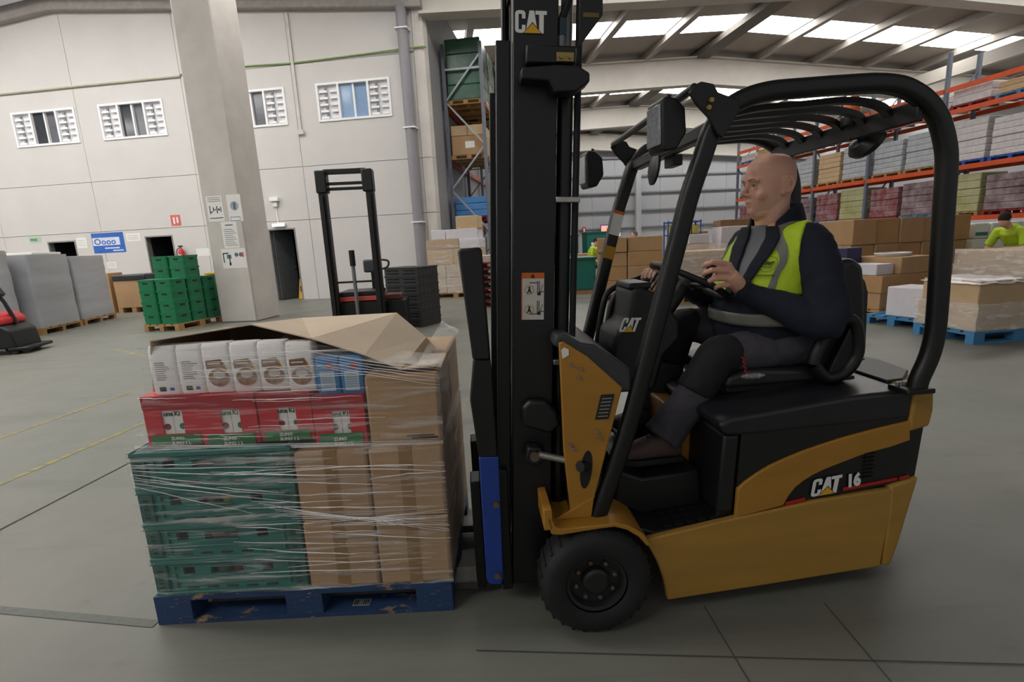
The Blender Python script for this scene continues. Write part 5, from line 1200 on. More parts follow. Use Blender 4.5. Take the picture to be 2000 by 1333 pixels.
# vest body with shoulder caps that the sleeves come out of
vm = MB(); torso_solid(vm, 0.020, 1.19, 1.462)
for S, E in ((SHN, ELN), (SHF, ELF)):
    sg = -1 if S.y < 0 else 1
    vm.tube(catmull([Vector((0.925, sg * 0.05, 1.385)), Vector((0.93, sg * 0.13, 1.385)), Vector((0.94, sg * 0.165, 1.38)), S + Vector((0, -sg * 0.018, -0.005))], 4), [0.086, 0.088, 0.09, 0.092, 0.094, 0.096, 0.098, 0.099, 0.1, 0.1, 0.1, 0.1, 0.1], 22)
VS = vm.build('vest', M_hiviz, DR, ang=180); remesh(VS, 0.006, 4, 0.5); folds(VS, 0.014, 0.1); VS['label'] = 'yellow hi-vis vest with grey reflective bands'
sh_ = lambda z: 0.01 + 0.24 * max(0, z - 1.2) / 0.26
for sg in (-1, 1):
    lp2 = shell2('jacket_lapel', M_navy, 0.034, (lambda z: sh_(z)) if sg > 0 else (lambda z: -(0.09 + 0.46 * max(0, z - 1.16) / 0.28)), (lambda z: 0.09 + 0.50 * max(0, z - 1.16) / 0.28) if sg > 0 else (lambda z: -sh_(z)), 1.185, 1.462, 24, 10, 0.008)
shell2('shirt', M_grey, 0.029, lambda z: -sh_(z) - 0.04, lambda z: sh_(z) + 0.04, 1.2, 1.468, 20, 16, 0.008, 'grey t-shirt')
def ribbon(path, w, wd):
    P_ = catmull(path, 8); vs = []; fs = []
    for i, p in enumerate(P_):
        t_ = (P_[min(i + 1, len(P_) - 1)] - P_[max(i - 1, 0)]).normalized(); wv_ = Vector(wd); wv_ = (wv_ - t_ * wv_.dot(t_)).normalized()
        for k in range(5): vs.append(p + wv_ * w * (k / 4 - 0.5))
    for i in range(len(P_) - 1):
        for k in range(4): q = i * 5 + k; fs.append((q, q + 1, q + 6, q + 5))
    o = MB().add(vs, fs).build('reflective_band', M_reflect, DR, ang=180)
    sw_ = o.modifiers.new('wrap', 'SHRINKWRAP'); sw_.target = VS; sw_.wrap_method = 'NEAREST_SURFACEPOINT'; sw_.wrap_mode = 'ABOVE_SURFACE'; sw_.offset = 0.003
    return o
for sg in (-1, 1):
    T_ = lambda a_, z: torso(-sg * a_ + (0.12 if sg < 0 else 0.34) * (a_ < 1.5), z, 0.03)
    ribbon([T_(0.98, 1.20), T_(0.98, 1.27), T_(1.0, 1.34), Vector((0.86, sg * 0.14, 1.43)), Vector((0.915, sg * 0.145, 1.48)), Vector((0.985, sg * 0.145, 1.45)), T_(2.2, 1.33), T_(2.2, 1.2)], 0.045, (0.15, -sg * -1.0, 0))
shell2('reflective_band', M_reflect, 0.020, lambda z: -PI, lambda z: PI, 1.065, 1.115, 4, 90, 0.012)
shell2('vest_pocket', mat('hi_vis_pocket', '#b4d222', 0.7), 0.033, lambda z: -0.66, lambda z: -0.30, 1.26, 1.335, 6, 10, 0.012)
# round emblem print on the chest
ez = 1.315; ea = 0.86
P0 = torso(ea, ez, 0.031); tx_ = (torso(ea - 0.05, ez, 0.031) - torso(ea + 0.05, ez, 0.031)).normalized(); tz_ = (torso(ea, ez + 0.02, 0.031) - torso(ea, ez - 0.02, 0.031)).normalized()
tx_ = -tx_ if tx_.x > 0 and False else tx_
nn_ = Vector((-1, -0.6, 0)).normalized()
rr_ = MB(); vs = []; n = 28
def onv(u, w):   # print coordinates to vest surface (u to the reader's right)
    return torso(ea + u / 0.17, ez + w, 0.0335)
for j in range(n):
    a = 2 * PI * j / n
    for r2 in (0.030, 0.0285): vs.append(onv(r2 * math.cos(a), r2 * math.sin(a)))
rr_.add(vs, [(2 * j, 2 * j + 1, (2 * j + 3) % (2 * n), (2 * j + 2) % (2 * n)) for j in range(n)])
def blob(pts): 
    k = len(rr_.v); rr_.add([onv(*p) for p in pts], [tuple(range(len(pts)))])
blob([(-0.018, 0.0), (-0.016, 0.010), (-0.008, 0.012), (0.004, 0.009), (0.010, 0.012), (0.020, 0.010), (0.018, 0.005), (0.012, 0.003), (0.012, -0.002), (0.006, 0.0), (0.004, -0.004), (-0.002, 0.001), (-0.010, -0.003), (-0.013, 0.002)])
blob([(-0.020, -0.008), (0.016, -0.010), (0.016, -0.0125), (-0.020, -0.0105)]); blob([(-0.012, -0.015), (0.012, -0.0165), (0.012, -0.018), (-0.012, -0.0165)])
rr_.build('vest_emblem', mat('emblem_ink', '#3a4420', 0.7), DR, smooth=False, kind='stuff')
lt = MB()
for k in range(11): 
    u = -0.032 + k * 0.006; lt.add([onv(u, -0.046), onv(u + 0.004, -0.0465), onv(u + 0.004, -0.0405), onv(u, -0.040)], [(0, 1, 2, 3)])
lt.build('vest_lettering', mat('emblem_ink', '#3a4420', 0.7), DR, smooth=False, kind='stuff')

# trousers
tm = MB(); tm.ball((0.95, 0, 0.985), (0.15, 0.195, 0.11), 24, 14)
for Hh, K, A in ((HPN, KNN, ANN), (HPF, KNF, ANF)):
    q = A + (A - K).normalized() * 0.02
    tm.tube(catmull([Hh + Vector((0.03, 0, 0)), Hh.lerp(K, 0.45), K + Vector((0.0, 0, 0.0)), K.lerp(A, 0.5) + Vector((0.015, 0, 0)), q], 5), [0.112, 0.11, 0.106, 0.10, 0.096, 0.093, 0.089, 0.084, 0.08, 0.077, 0.076, 0.075, 0.074, 0.073, 0.072, 0.072, 0.072, 0.073, 0.074, 0.076, 0.078], 20)
TRS = tm.build('trousers', M_trous, DR, ang=180); remesh(TRS, 0.008, 4, 0.5); folds(TRS, 0.022, 0.1); TRS['label'] = 'charcoal work trousers'
for Hh, K, A in ((HPN, KNN, ANN), (HPF, KNF, ANF)):
    km = MB().tube(catmull([K + (Hh - K).normalized() * 0.06 + Vector((0, 0, 0.004)), K + Vector((-0.006, 0, 0.003)), K.lerp(A, 0.45) + Vector((0.004, 0, 0))], 5), [0.086, 0.085, 0.083, 0.081, 0.080, 0.080, 0.080, 0.0795, 0.079, 0.0785, 0.077], 20)
    kp = km.build('knee_panel', M_kneep, DR, ang=180); remesh(kp, 0.008, 3, 0.5); folds(kp, 0.012, 0.1)
kk = KNN + Vector((0.055, -0.088, 0.02))
for k in range(4):
    q0 = kk + Vector((0.004 * k, 0.0, -0.018 * k)); MB().bar(q0, q0 + Vector((0.012, 0.004, -0.014)), 0.006, 0.004, (0, -1, 0)).build('knee_print', M_bred, DR, smooth=False)
# shoes
def shoe(A, yaw):
    m = MB(); secs = [(0.07, 0.03, 0.045), (0.045, 0.04, 0.055), (0.0, 0.043, 0.06), (-0.06, 0.046, 0.048), (-0.12, 0.048, 0.036), (-0.165, 0.040, 0.030), (-0.19, 0.022, 0.022)]
    base = A.z - 0.105; vs = []; n = 16
    for (x, w_, h_) in secs:
        for j in range(n):
            a = 2 * PI * j / n; vs.append((A.x + x, A.y + w_ * math.cos(a), base + 0.02 + h_ + h_ * math.copysign(abs(math.sin(a)) ** 0.7, math.sin(a))))
    k = len(secs); fs = [(i * n + j, i * n + (j + 1) % n, (i + 1) * n + (j + 1) % n, (i + 1) * n + j) for i in range(k - 1) for j in range(n)]
    m.add(vs, fs + [tuple(range(n)), tuple(range((k - 1) * n, k * n))])
    m.tube([(A.x + 0.02, A.y, base + 0.09), (A.x + 0.01, A.y, base + 0.15)], [0.05, 0.046], 14)
    o = m.build('shoe', mat('shoe_upper', '#5d4a46', 0.7, var=0.15, vscale=30), DR, ang=180); remesh(o, 0.006, 3, 0.5)
    MB().prism([(A.x + 0.075, A.y - 0.035), (A.x + 0.075, A.y + 0.035), (A.x - 0.05, A.y + 0.045), (A.x - 0.13, A.y + 0.05), (A.x - 0.185, A.y + 0.03), (A.x - 0.2, A.y), (A.x - 0.185, A.y - 0.03), (A.x - 0.13, A.y - 0.05), (A.x - 0.05, A.y - 0.045)], 'z', base, base + 0.026).build('shoe_sole', mat('sole_black', '#242122', 0.7), DR, bevel=0.006)
    for k in range(4):
        x = A.x - 0.045 - k * 0.022; MB().tube(catmull([(x, A.y - 0.036, base + 0.085 - k * 0.004), (x - 0.003, A.y, base + 0.125 - k * 0.012), (x, A.y + 0.036, base + 0.085 - k * 0.004)], 4), 0.0035, 6).build('shoe_lace', mat('lace_dark', '#2f2826', 0.8), DR)
shoe(Vector((ANN.x + 0.0, ANN.y, 0.62)), 0); shoe(Vector((ANF.x, ANF.y, 0.62)), 0)
# ------------------------------------------------------------------ things on and along the office wall
def on_wall(s, z, off=0.0): return W0 + WU * s + WN * (-off) + Vector((0, 0, z))
def wall_thing(name, label, cat, s, z, group=None, off=0.004):
    return thing(name, label, cat, on_wall(s, z, off), -WA, group)
t = wall_thing('blue_sign', 'blue and white lettered sign on the office wall', 'sign', -6.98, 1.755)
B(0, 1.16, 0, 0.004, 0, 0.635).build('sign_board', mat('sign_blue', '#2f69c4', 0.4), t, smooth=False)
B(0.02, 1.0, -0.002, 0, 0.24, 0.49).build('sign_band', mat('sign_white', '#dfe6f2', 0.4), t, smooth=False)
text_on('lettering', 'Oooo', 0.27, mat('sign_blue', '#2f69c4', 0.4), t, (0.06, -0.003, 0.27), (1, 0, 0), (0, 0, 1), bold=0.006, sx=1.2)
B(0.42, 0.95, -0.002, 0, 0.13, 0.17).build('sign_line', mat('sign_white', '#dfe6f2', 0.4), t, smooth=False); B(0.7, 1.08, -0.002, 0, 0.05, 0.085).build('sign_line', mat('sign_white', '#dfe6f2', 0.4), t, smooth=False)
for s, z, w, h, lb in ((-5.72, 2.08, 0.5, 0.25, 'white paper notice on the wall beside the blue sign'), (-7.55, 1.95, 0.36, 0.34, 'white notice between the dark doorway and the blue sign'), (-6.6, 1.26, 0.33, 0.2, 'small white notice taped under the blue sign')):
    t = wall_thing('wall_notice', lb, 'notice', s, z); B(0, w, 0, 0.004, 0, h).build('sheet', M_paper, t, smooth=False)
    for k in range(3): B(w * 0.12, w * 0.85, -0.001, 0, h * (0.25 + 0.22 * k), h * (0.25 + 0.22 * k) + 0.015).build('print_line', mat('faint_ink', '#b9b8b6', 0.7), t, smooth=False)
t = wall_thing('exit_sign', 'pale green exit sign on the wall above the grey wrapped loads', 'sign', -9.3, 2.2); B(0, 0.45, 0, 0.02, 0, 0.2).build('sign_board', mat('sign_palegreen', '#b9cdb9', 0.5), t, smooth=False); B(0.05, 0.3, -0.002, 0, 0.06, 0.14).build('sign_arrow', mat('sign_green', '#5c9a6c', 0.5), t, smooth=False)
t = wall_thing('fire_sign', 'red fire extinguisher sign on the office wall', 'sign', -4.05, 2.48); B(0, 0.34, 0, 0.004, 0, 0.33).build('sign_board', mat('sign_red', '#d9685f', 0.5), t, smooth=False); B(0.08, 0.14, -0.002, 0, 0.06, 0.26).build('sign_symbol', M_paper, t, smooth=False); B(0.2, 0.26, -0.002, 0, 0.08, 0.26).build('sign_symbol', M_paper, t, smooth=False)
t = wall_thing('fire_extinguisher', 'red fire extinguisher hanging beside the dark doorway', 'extinguisher', -3.78, 1.28, off=0.02)
MB().lathe([(0.001, 0), (0.085, 0.01), (0.09, 0.04), (0.09, 0.38), (0.06, 0.46), (0.025, 0.5), (0.025, 0.54), (0.001, 0.54)], (0, -0.1, 0), 'z', 20).build('cylinder', M_bred, t); MB().tube(catmull([(0.02, -0.1, 0.53), (-0.12, -0.12, 0.45), (-0.15, -0.12, 0.2)]), 0.014, 8).build('hose', M_black, t); B(-0.05, 0.05, -0.14, -0.06, 0.54, 0.58).build('handle', M_black, t)
B(-0.06, 0.06, -0.193, -0.19, 0.15, 0.3).build('label_patch', M_paper, t)
t = wall_thing('exit_light', 'lit white emergency light over the dark doorway', 'lamp', -0.62, 2.265, off=0.0); B(0, 0.42, -0.09, 0, 0, 0.10).build('housing', M_white, t, bevel=0.01); B(0.02, 0.40, -0.095, -0.088, 0.012, 0.088).build('diffuser', emit('exit_lamp', '#ffffff', 4.0), t)
# yellow wet-floor sign and black bin in the doorway
t = thing('wet_floor_sign', 'yellow folding floor sign standing in the open doorway', 'sign', on_wall(-0.19, 0, -0.35), -WA)
MB().hexa([(-0.12, 0, 0), (0.12, 0, 0), (0.12, 0.02, 0), (-0.12, 0.02, 0), (-0.09, 0.13, 0.62), (0.09, 0.13, 0.62), (0.09, 0.145, 0.62), (-0.09, 0.145, 0.62)]).build('front_board', mat('sign_yellow', '#d8a21e', 0.5), t, bevel=0.004)
MB().hexa([(-0.12, 0.28, 0), (0.12, 0.28, 0), (0.12, 0.30, 0), (-0.12, 0.30, 0), (-0.09, 0.15, 0.62), (0.09, 0.15, 0.62), (0.09, 0.165, 0.62), (-0.09, 0.165, 0.62)]).build('rear_board', mat('sign_yellow', '#d8a21e', 0.5), t, bevel=0.004)
B(-0.05, 0.05, 0.045, 0.06, 0.2, 0.4).build('pictogram', M_ink, t)
t = thing('broom_cupboard', 'dark tall cupboard inside the open doorway', 'cupboard', on_wall(-0.35, 0, -1.0), -WA); B(0, 0.3, 0, 0.3, 0, 1.35).build('cupboard_body', mat('cupboard_dark', '#2b2724', 0.6), t); B(0.01, 0.29, -0.01, 0, 0.02, 1.33).build('cupboard_door', mat('cupboard_dark2', '#332d29', 0.6), t)
# notices on the pillar's front face
def pil(u, z): return PL.location + WU * u + Vector((0, 0, z)) - WN * 0.002
def pilpx(x, y):
    p = onplane(x, y, PL.location, WN); return ((p - PL.location).dot(WU), p.z)
def pnotice(label, a, b_, kind):
    (u0, z1), (u1, z0) = pilpx(*a), pilpx(*b_)
    t = thing('pillar_notice', label, 'notice', pil(u0, z0), -WA, None); w, h = u1 - u0, z1 - z0
    B(0, w, -0.003, 0.001, 0, h).build('sheet', M_paper, t, smooth=False)
    bar = lambda x0, x1, y0, y1, mm=M_ink: B(w * x0, w * x1, -0.0045, -0.003, h * y0, h * y1).build('print', mm, t, smooth=False)
    if kind == 0:
        for k in range(3): bar(0.1, 0.9, 0.78 + 0.07 * k, 0.80 + 0.07 * k, mat('grey_print', '#77777a', 0.7))
        bar(0.15, 0.20, 0.3, 0.62); bar(0.15, 0.34, 0.36, 0.40); bar(0.36, 0.42, 0.4, 0.56); bar(0.46, 0.54, 0.44, 0.49); bar(0.58, 0.64, 0.32, 0.6); bar(0.68, 0.78, 0.42, 0.5); bar(0.82, 0.87, 0.36, 0.56); bar(0.08, 0.92, 0.12, 0.15)
    if kind == 1:
        MB().lathe([(w * 0.02, -0.004), (w * 0.3, -0.0045), (w * 0.3, -0.003)], (w * 0.5, 0, h * 0.58), 'y', 24).build('round_mark', mat('grey_blue_print', '#a9b2be', 0.6), t)
        bar(0.42, 0.6, 0.45, 0.7, mat('grey_print2', '#5f6b78', 0.6)); bar(0.1, 0.8, 0.02, 0.04, M_blue); bar(0.1, 0.8, 0.16, 0.18, M_blue); bar(0.1, 0.12, 0.02, 0.18, M_blue); bar(0.78, 0.8, 0.02, 0.18, M_blue)
    if kind == 2:
        bar(0.25, 0.75, 0.85, 0.89, mat('grey_print2', '#5f6b78', 0.6))
        for k in range(9): bar(0.12, 0.9 - 0.1 * (k % 3), 0.1 + 0.075 * k, 0.12 + 0.075 * k, mat('grey_print', '#77777a', 0.7))
    if kind == 3:
        bar(0.06, 0.1, 0.3, 0.8); bar(0.06, 0.3, 0.74, 0.8); bar(0.3, 0.34, 0.2, 0.7); bar(0.22, 0.4, 0.5, 0.7, mat('teal_print', '#4a7f80', 0.6)); bar(0.28, 0.36, 0.15, 0.3)
        for x in (0.62, 0.8): MB().lathe([(w * 0.02, -0.004), (w * 0.08, -0.0045), (w * 0.08, -0.003)], (w * x, 0, h * 0.68), 'y', 16).build('round_mark', mat('grey_print2', '#5f6b78', 0.6), t)
        bar(0.85, 0.92, 0.55, 0.8, mat('sign_red', '#d9685f', 0.5))
pnotice('paper notice with large printed symbols, highest on the pillar beside the emblem sheet', (401, 384), (440, 432), 0)
pnotice('paper sheet with a round emblem and blue frame on the pillar', (441, 381), (476, 432), 1)
pnotice('closely printed text sheet on the pillar under the emblem sheet', (431, 434), (469, 484), 2)
pnotice('wide pictogram sheet, lowest on the pillar', (431, 487), (484, 523), 3)
t = wall_thing('wall_notice', 'white notice on the wall right beside the pillar', 'notice', -3.35, 1.5); B(0, 0.45, 0, 0.004, 0, 0.24).build('sheet', M_paper, t, smooth=False)

# ------------------------------------------------------------------ left: wrapped loads, pallet truck, crates
def wrapped(name, label, cat, loc, rotz, size, mm, layers=5, group=None, topm=None, smooth=False):
    """load of stacked layers under opaque wrap; origin at bottom front-left"""
    w, d, h = size; t = thing(name, label, cat, loc, rotz, group)
    if smooth:      # one taut, slightly rippled skin over the goods
        rn = random.Random(len(label)); vs = []; fs = []; ring = [(a + w / 2, b_ + d / 2) for a, b_ in rrect(w - 0.03, d - 0.03, 0.06, 3)]; n = len(ring); nz = 14
        for i in range(nz + 1):
            e = rn.uniform(-0.012, 0.012)
            for (x, y) in ring: vs.append((x + (x - w / 2) * e * 1.2 + rn.uniform(-0.004, 0.004), y + (y - d / 2) * e * 1.2 + rn.uniform(-0.004, 0.004), h * i / nz))
        for i in range(nz):
            for j in range(n): fs.append((i * n + j, i * n + (j + 1) % n, (i + 1) * n + (j + 1) % n, (i + 1) * n + j))
        fs += [tuple(range(n)), tuple(range(nz * n, (nz + 1) * n))]
        MB().add(vs, fs).build('wrap', mm, t, ang=70)
        B(0.05, w - 0.05, 0.05, d - 0.05, 0.003, h - 0.02).build('goods', M_cardl, t)
        layers = 0
    for k in range(layers):
        j = 0.012 * ((k * 7) % 3 - 1)
        B(0.01 + j, w - 0.01 + j, 0.01, d - 0.01, h * k / layers + 0.002, h * (k + 1) / layers - 0.002).build('layer', mm, t, bevel=0.02)
    if topm: B(0.03, w - 0.03, 0.03, d - 0.03, h, h + 0.02).build('top_sheet', topm, t, bevel=0.004)
    return t
ga = math.atan2(13.3 - 10.6, -10.43 + 9.95)      # direction of the long flank of the grey loads
rz = ga - PI / 2
dirv = Vector((math.cos(ga), math.sin(ga), 0)); lef = Vector((-dirv.y, dirv.x, 0))
c0 = Vector((-9.95, 10.62, 0)) + lef * 1.0
for k, ln in enumerate((1.3, 1.3)):
    o = c0 + dirv * (1.38 * k)
    pallet('wooden pallet under the grey wrapped load %s' % ('beside the red pallet truck' if k == 0 else 'nearest the office wall'), o, rz, M_wood, 1.0, 1.3, 0.144, key='w')
    wrapped('wrapped_load', 'tall grey film-wrapped load %s' % ('beside the red pallet truck, white sheet on it' if k == 0 else 'behind it, nearest the blue sign'), 'load', o + Vector((0, 0, 0.144)), rz, (1.0, ln, 1.545 - 0.05 * k), M_greywrap, 6, 'grey wrapped loads', smooth=True)
o = c0 + dirv * 0.25 + Vector((0, 0, 0.144 + 1.545)) 
m = MB().box(0.1, 0.95, 0, 0.9, 0.0, 0.05).build('foam_board', M_paper, None, loc=o, rot=(0, 0, rz), bevel=0.01); tag(m, 'white foam board lying on a grey wrapped load', 'board')
o2 = Vector((-9.78, 9.2, 0)) + lef * 1.3
pallet('wooden pallet under the grey load with brown top', o2, rz, M_wood, 1.2, 1.2, 0.144)
wrapped('wrapped_load', 'grey film-wrapped load with brown cardboard lid behind the pallet truck handle', 'load', o2 + Vector((0, 0, 0.144)), rz, (1.2, 1.25, 1.62), M_greywrap, 6, 'grey wrapped loads', M_card, smooth=True)
# red electric pallet truck
t = thing('pallet_truck', 'red and black electric pallet truck with raised tiller handle', 'pallet truck', Vector((-8.75, 8.6, 0)), 0.25)
MB().prism([(-0.42, 0.10), (-0.40, 0.50), (0.18, 0.50), (0.30, 0.40), (0.34, 0.10)], 'y', -0.34, 0.34).build('chassis', M_blackp, t, bevel=0.03)
MB().prism([(-0.62, 0.50), (-0.60, 0.60), (-0.3, 0.70), (0.10, 0.69), (0.20, 0.60), (0.20, 0.50)], 'y', -0.33, 0.33).build('hood', M_bred, t, bevel=0.04, seg=3)
B(-0.95, -0.42, -0.35, 0.35, 0.2, 0.62).build('battery_box', mat('truck_grey', '#5d5f63', 0.5), t, bevel=0.02)
for y in (-0.27, 0.27): B(-2.1, -0.9, y - 0.08, y + 0.08, 0.07, 0.13).build('fork', M_black, t, bevel=0.01)
MB().lathe([(0.03, -0.06), (0.115, -0.06), (0.115, 0.06), (0.03, 0.06)], (0.1, 0, 0.115), 'y', 24).build('drive_wheel', M_rubber, t)
for y in (-0.27, 0.27): MB().lathe([(0.02, y - 0.05), (0.06, y - 0.05), (0.06, y + 0.05), (0.02, y + 0.05)], (0.28, 0, 0.062), 'y', 16).build('castor', M_rubber, t)
B(0.2, 0.5, -0.34, 0.34, 0.06, 0.12).build('bumper', M_black, t, bevel=0.02)
MB().tube([(0.22, 0, 0.5), (0.12, 0, 0.86), (0.03, 0, 1.06)], [0.035, 0.03, 0.03], 12).build('tiller_shaft', M_black, t)
MB().prism([(-0.09, 1.04), (-0.08, 1.19), (0.04, 1.17), (0.12, 1.0), (0.06, 0.95)], 'y', -0.1, 0.1).build('tiller_head', M_blackp, t, bevel=0.02)
MB().tube(catmull([(-0.02, -0.12, 1.1), (-0.12, -0.16, 1.2), (-0.15, 0, 1.22), (-0.12, 0.16, 1.2), (-0.02, 0.12, 1.1)]), 0.022, 10).build('tiller_grip', M_bred, t)
# octabin with black liner by the wall
t = thing('bulk_bin', 'big brown cardboard bin with black plastic liner by the wall', 'bin', Vector((-11.3, 14.5, 0)), -0.1)
MB().prism([(0, 0), (1.0, 0), (1.0, 0.9), (0, 0.9)], 'z', 0.14, 1.0).build('bin_body', M_card, t, bevel=0.01); B(-0.02, 1.02, -0.02, 0.92, 0.9, 1.08).build('liner', mat('black_liner', '#2a2b2f', 0.35, bump=0.4, bscale=12), t, bevel=0.04, seg=3)
for x in (0, 0.42, 0.86): B(x, x + 0.14, 0, 0.9, 0, 0.138).build('bearer', M_wood, t)
carton('narrow brown carton standing beside the big lined bin', (-11.95, 14.6, 0), -0.1, (0.5, 0.5, 1.15), tape=None)
# green crate stack
gc = Vector((-6.80, 10.2, 0)); u1 = (Vector((-7.74, 10.4, 0)) - gc).normalized(); gz = math.atan2(-u1.y, -u1.x)
u1 = Vector((math.cos(gz), math.sin(gz), 0)); v1 = Vector((-u1.y, u1.x, 0))
g0 = gc - u1 * 0.85
pallet('wooden pallet under the dark green crate stack', g0 + v1 * 1.25, gz - PI / 2, M_wood, 1.25, 0.85, 0.144)
def green_crate_meshes():
    w, d, h = 0.415, 0.41, 0.228
    m = MB(); ol = rrect(w - 0.02, d - 0.02, 0.05, 3); lo = rrect(w - 0.035, d - 0.035, 0.05, 3)
    m.prism([(a + w / 2, b_ + d / 2) for a, b_ in ol], 'z', 0.0, h)
    rim = MB().prism([(a + w / 2, b_ + d / 2) for a, b_ in rrect(w, d, 0.05, 3)], 'z', h - 0.035, h)
    rb = MB()
    rb.prism([(a + w / 2, b_ + d / 2) for a, b_ in rrect(w - 0.008, d - 0.008, 0.05, 3)], 'z', h * 0.40, h * 0.46)
    hd = MB(); hd.box(w * 0.36, w * 0.64, 0.002, 0.02, h * 0.6, h * 0.74)
    hs_ = MB(); hs_.box(w - 0.02, w - 0.002, d * 0.36, d * 0.64, h * 0.6, h * 0.74)
    return [('crate_body', m.mesh('crate_body', M_green)), ('rim', rim.mesh('rim', M_green)), ('rib', rb.mesh('rib', M_green)), ('hand_hole', hd.mesh('hand_hole', M_dark)), ('hand_hole', hs_.mesh('hand_hole', M_dark))]
GM = green_crate_meshes()
def gcrate(i, j, k, label):
    t = thing('green_crate', label, 'crate', g0 + u1 * (0.425 * i) + v1 * (0.415 * j) + Vector((0, 0, 0.144 + 0.23 * k)), gz, 'dark green crates on the wooden pallet')
    for nme, me in GM: link(nme, me, t)
lev = ['bottom', 'second', 'third', 'fourth', 'fifth', 'top']
for k in range(4):
    for j in range(3):
        for i in range(2):
            if i == 0 and j == 1 and k < 3: continue        # wholly hidden inside
            if i == 0 and j == 2 and k < 3: continue
            gcrate(i, j, k, 'dark green plastic crate, %s layer of the stack, %s' % (lev[k], [['at the corner facing the pallet truck', 'at the corner facing the pillar'], ['middle, wrapped load side', 'middle, pillar side'], ['wall end, wrapped load side', 'wall end, pillar side']][j][i]))
for k in (4, 5):
    for i in range(2): gcrate(i, 1, k, 'dark green plastic crate in the raised tower, %s layer, %s' % (lev[k], ('towards the wrapped loads', 'towards the pillar')[i]))
t = thing('waste_bin', 'black plastic bin with yellow lid rim behind the green crates', 'bin', (-7.75, 13.0, 0), 0); MB().prism([(0, 0), (0.7, 0), (0.7, 0.7), (0, 0.7)], 'z', 0.0, 1.02).build('bin_body', M_blackp, t, bevel=0.03); B(-0.02, 0.5, -0.02, 0.72, 1.02, 1.07).build('lid', mat('lid_yellow', '#c9a52e', 0.5), t, bevel=0.01)

# ------------------------------------------------------------------ stacker
t = thing('pallet_stacker', 'black pallet stacker with open two-post mast in front of the office wall', 'stacker', (-2.48, 8.2, 0), 0.05)
for x in (-0.40, 0.33):
    B(x - 0.02, x + 0.10, -0.06, 0.06, 0.05, 2.6).build('mast_post', M_black, t, bevel=0.006)
    B(x + 0.015, x + 0.06, -0.10, -0.05, 0.3, 2.3).build('inner_mast_post', M_black, t, bevel=0.004)
B(-0.44, -0.27, -0.09, 0.09, 2.34, 2.68).build('mast_head_cap', M_blackp, t, bevel=0.02); B(0.27, 0.44, -0.09, 0.09, 2.34, 2.68).build('mast_head_cap', M_blackp, t, bevel=0.02)
B(-0.32, 0.33, -0.03, 0.03, 2.62, 2.70).build('mast_cross_bar', M_black, t, bevel=0.01)
for z in (2.38, 2.46): B(-0.32, 0.33, -0.02, 0.03, z, z + 0.045).build('mast_cross_bar', M_black, t, bevel=0.006)
B(-0.32, 0.33, -0.02, 0.03, 0.93, 0.96).build('mast_cross_bar', M_black, t)
MB().tube([(-0.02, 0, 0.1), (-0.02, 0, 1.42)], 0.03, 12).build('lift_cylinder', M_steel, t); MB().tube([(-0.02, 0, 1.2), (-0.02, 0, 1.45)], 0.045, 12).build('cylinder_head', M_black, t)
B(-0.36, 0.36, 0.1, 0.75, 0.17, 0.62).build('chassis', M_blackp, t, bevel=0.03); B(-0.33, 0.33, 0.08, 0.72, 0.70, 0.78).build('hood', M_blackp, t, bevel=0.02); B(-0.34, 0.34, 0.08, 0.74, 0.62, 0.70).build('red_band', mat('stacker_red', '#cf5a4c', 0.45), t, bevel=0.01)
B(0.02, 0.3, 0.5, 0.62, 1.06, 1.28).build('control_head', mat('control_grey', '#4a4f55', 0.5), t, bevel=0.03); MB().tube(catmull([(0.28, 0.56, 1.1), (0.42, 0.56, 1.14), (0.44, 0.56, 1.24), (0.3, 0.56, 1.27)]), 0.018, 8).build('control_handle', M_black, t); MB().tube([(0.16, 0.56, 0.74), (0.16, 0.56, 1.1)], 0.03, 10).build('control_stem', M_black, t)
B(0.36, 0.72, 0.2, 0.7, 0.10, 0.60).build('operator_platform', M_black, t, bevel=0.02); B(0.40, 0.66, 0.22, 0.5, 0.60, 0.70).build('battery_cover', mat('stacker_dark_red', '#6b3a36', 0.5), t, bevel=0.02)
for y in (-0.25, 0.25): B(-0.3 + y, -0.14 + y, -1.1, 0.1, 0.05, 0.1).xf(lambda a, b_, c: (a + 0.22, b_, c)).build('fork', M_black, t)
for x in (-0.25, 0.25): MB().lathe([(0.02, x - 0.05), (0.08, x - 0.05), (0.08, x + 0.05), (0.02, x + 0.05)], (0, 0.5, 0.08), 'x', 16).build('wheel', M_rubber, t)

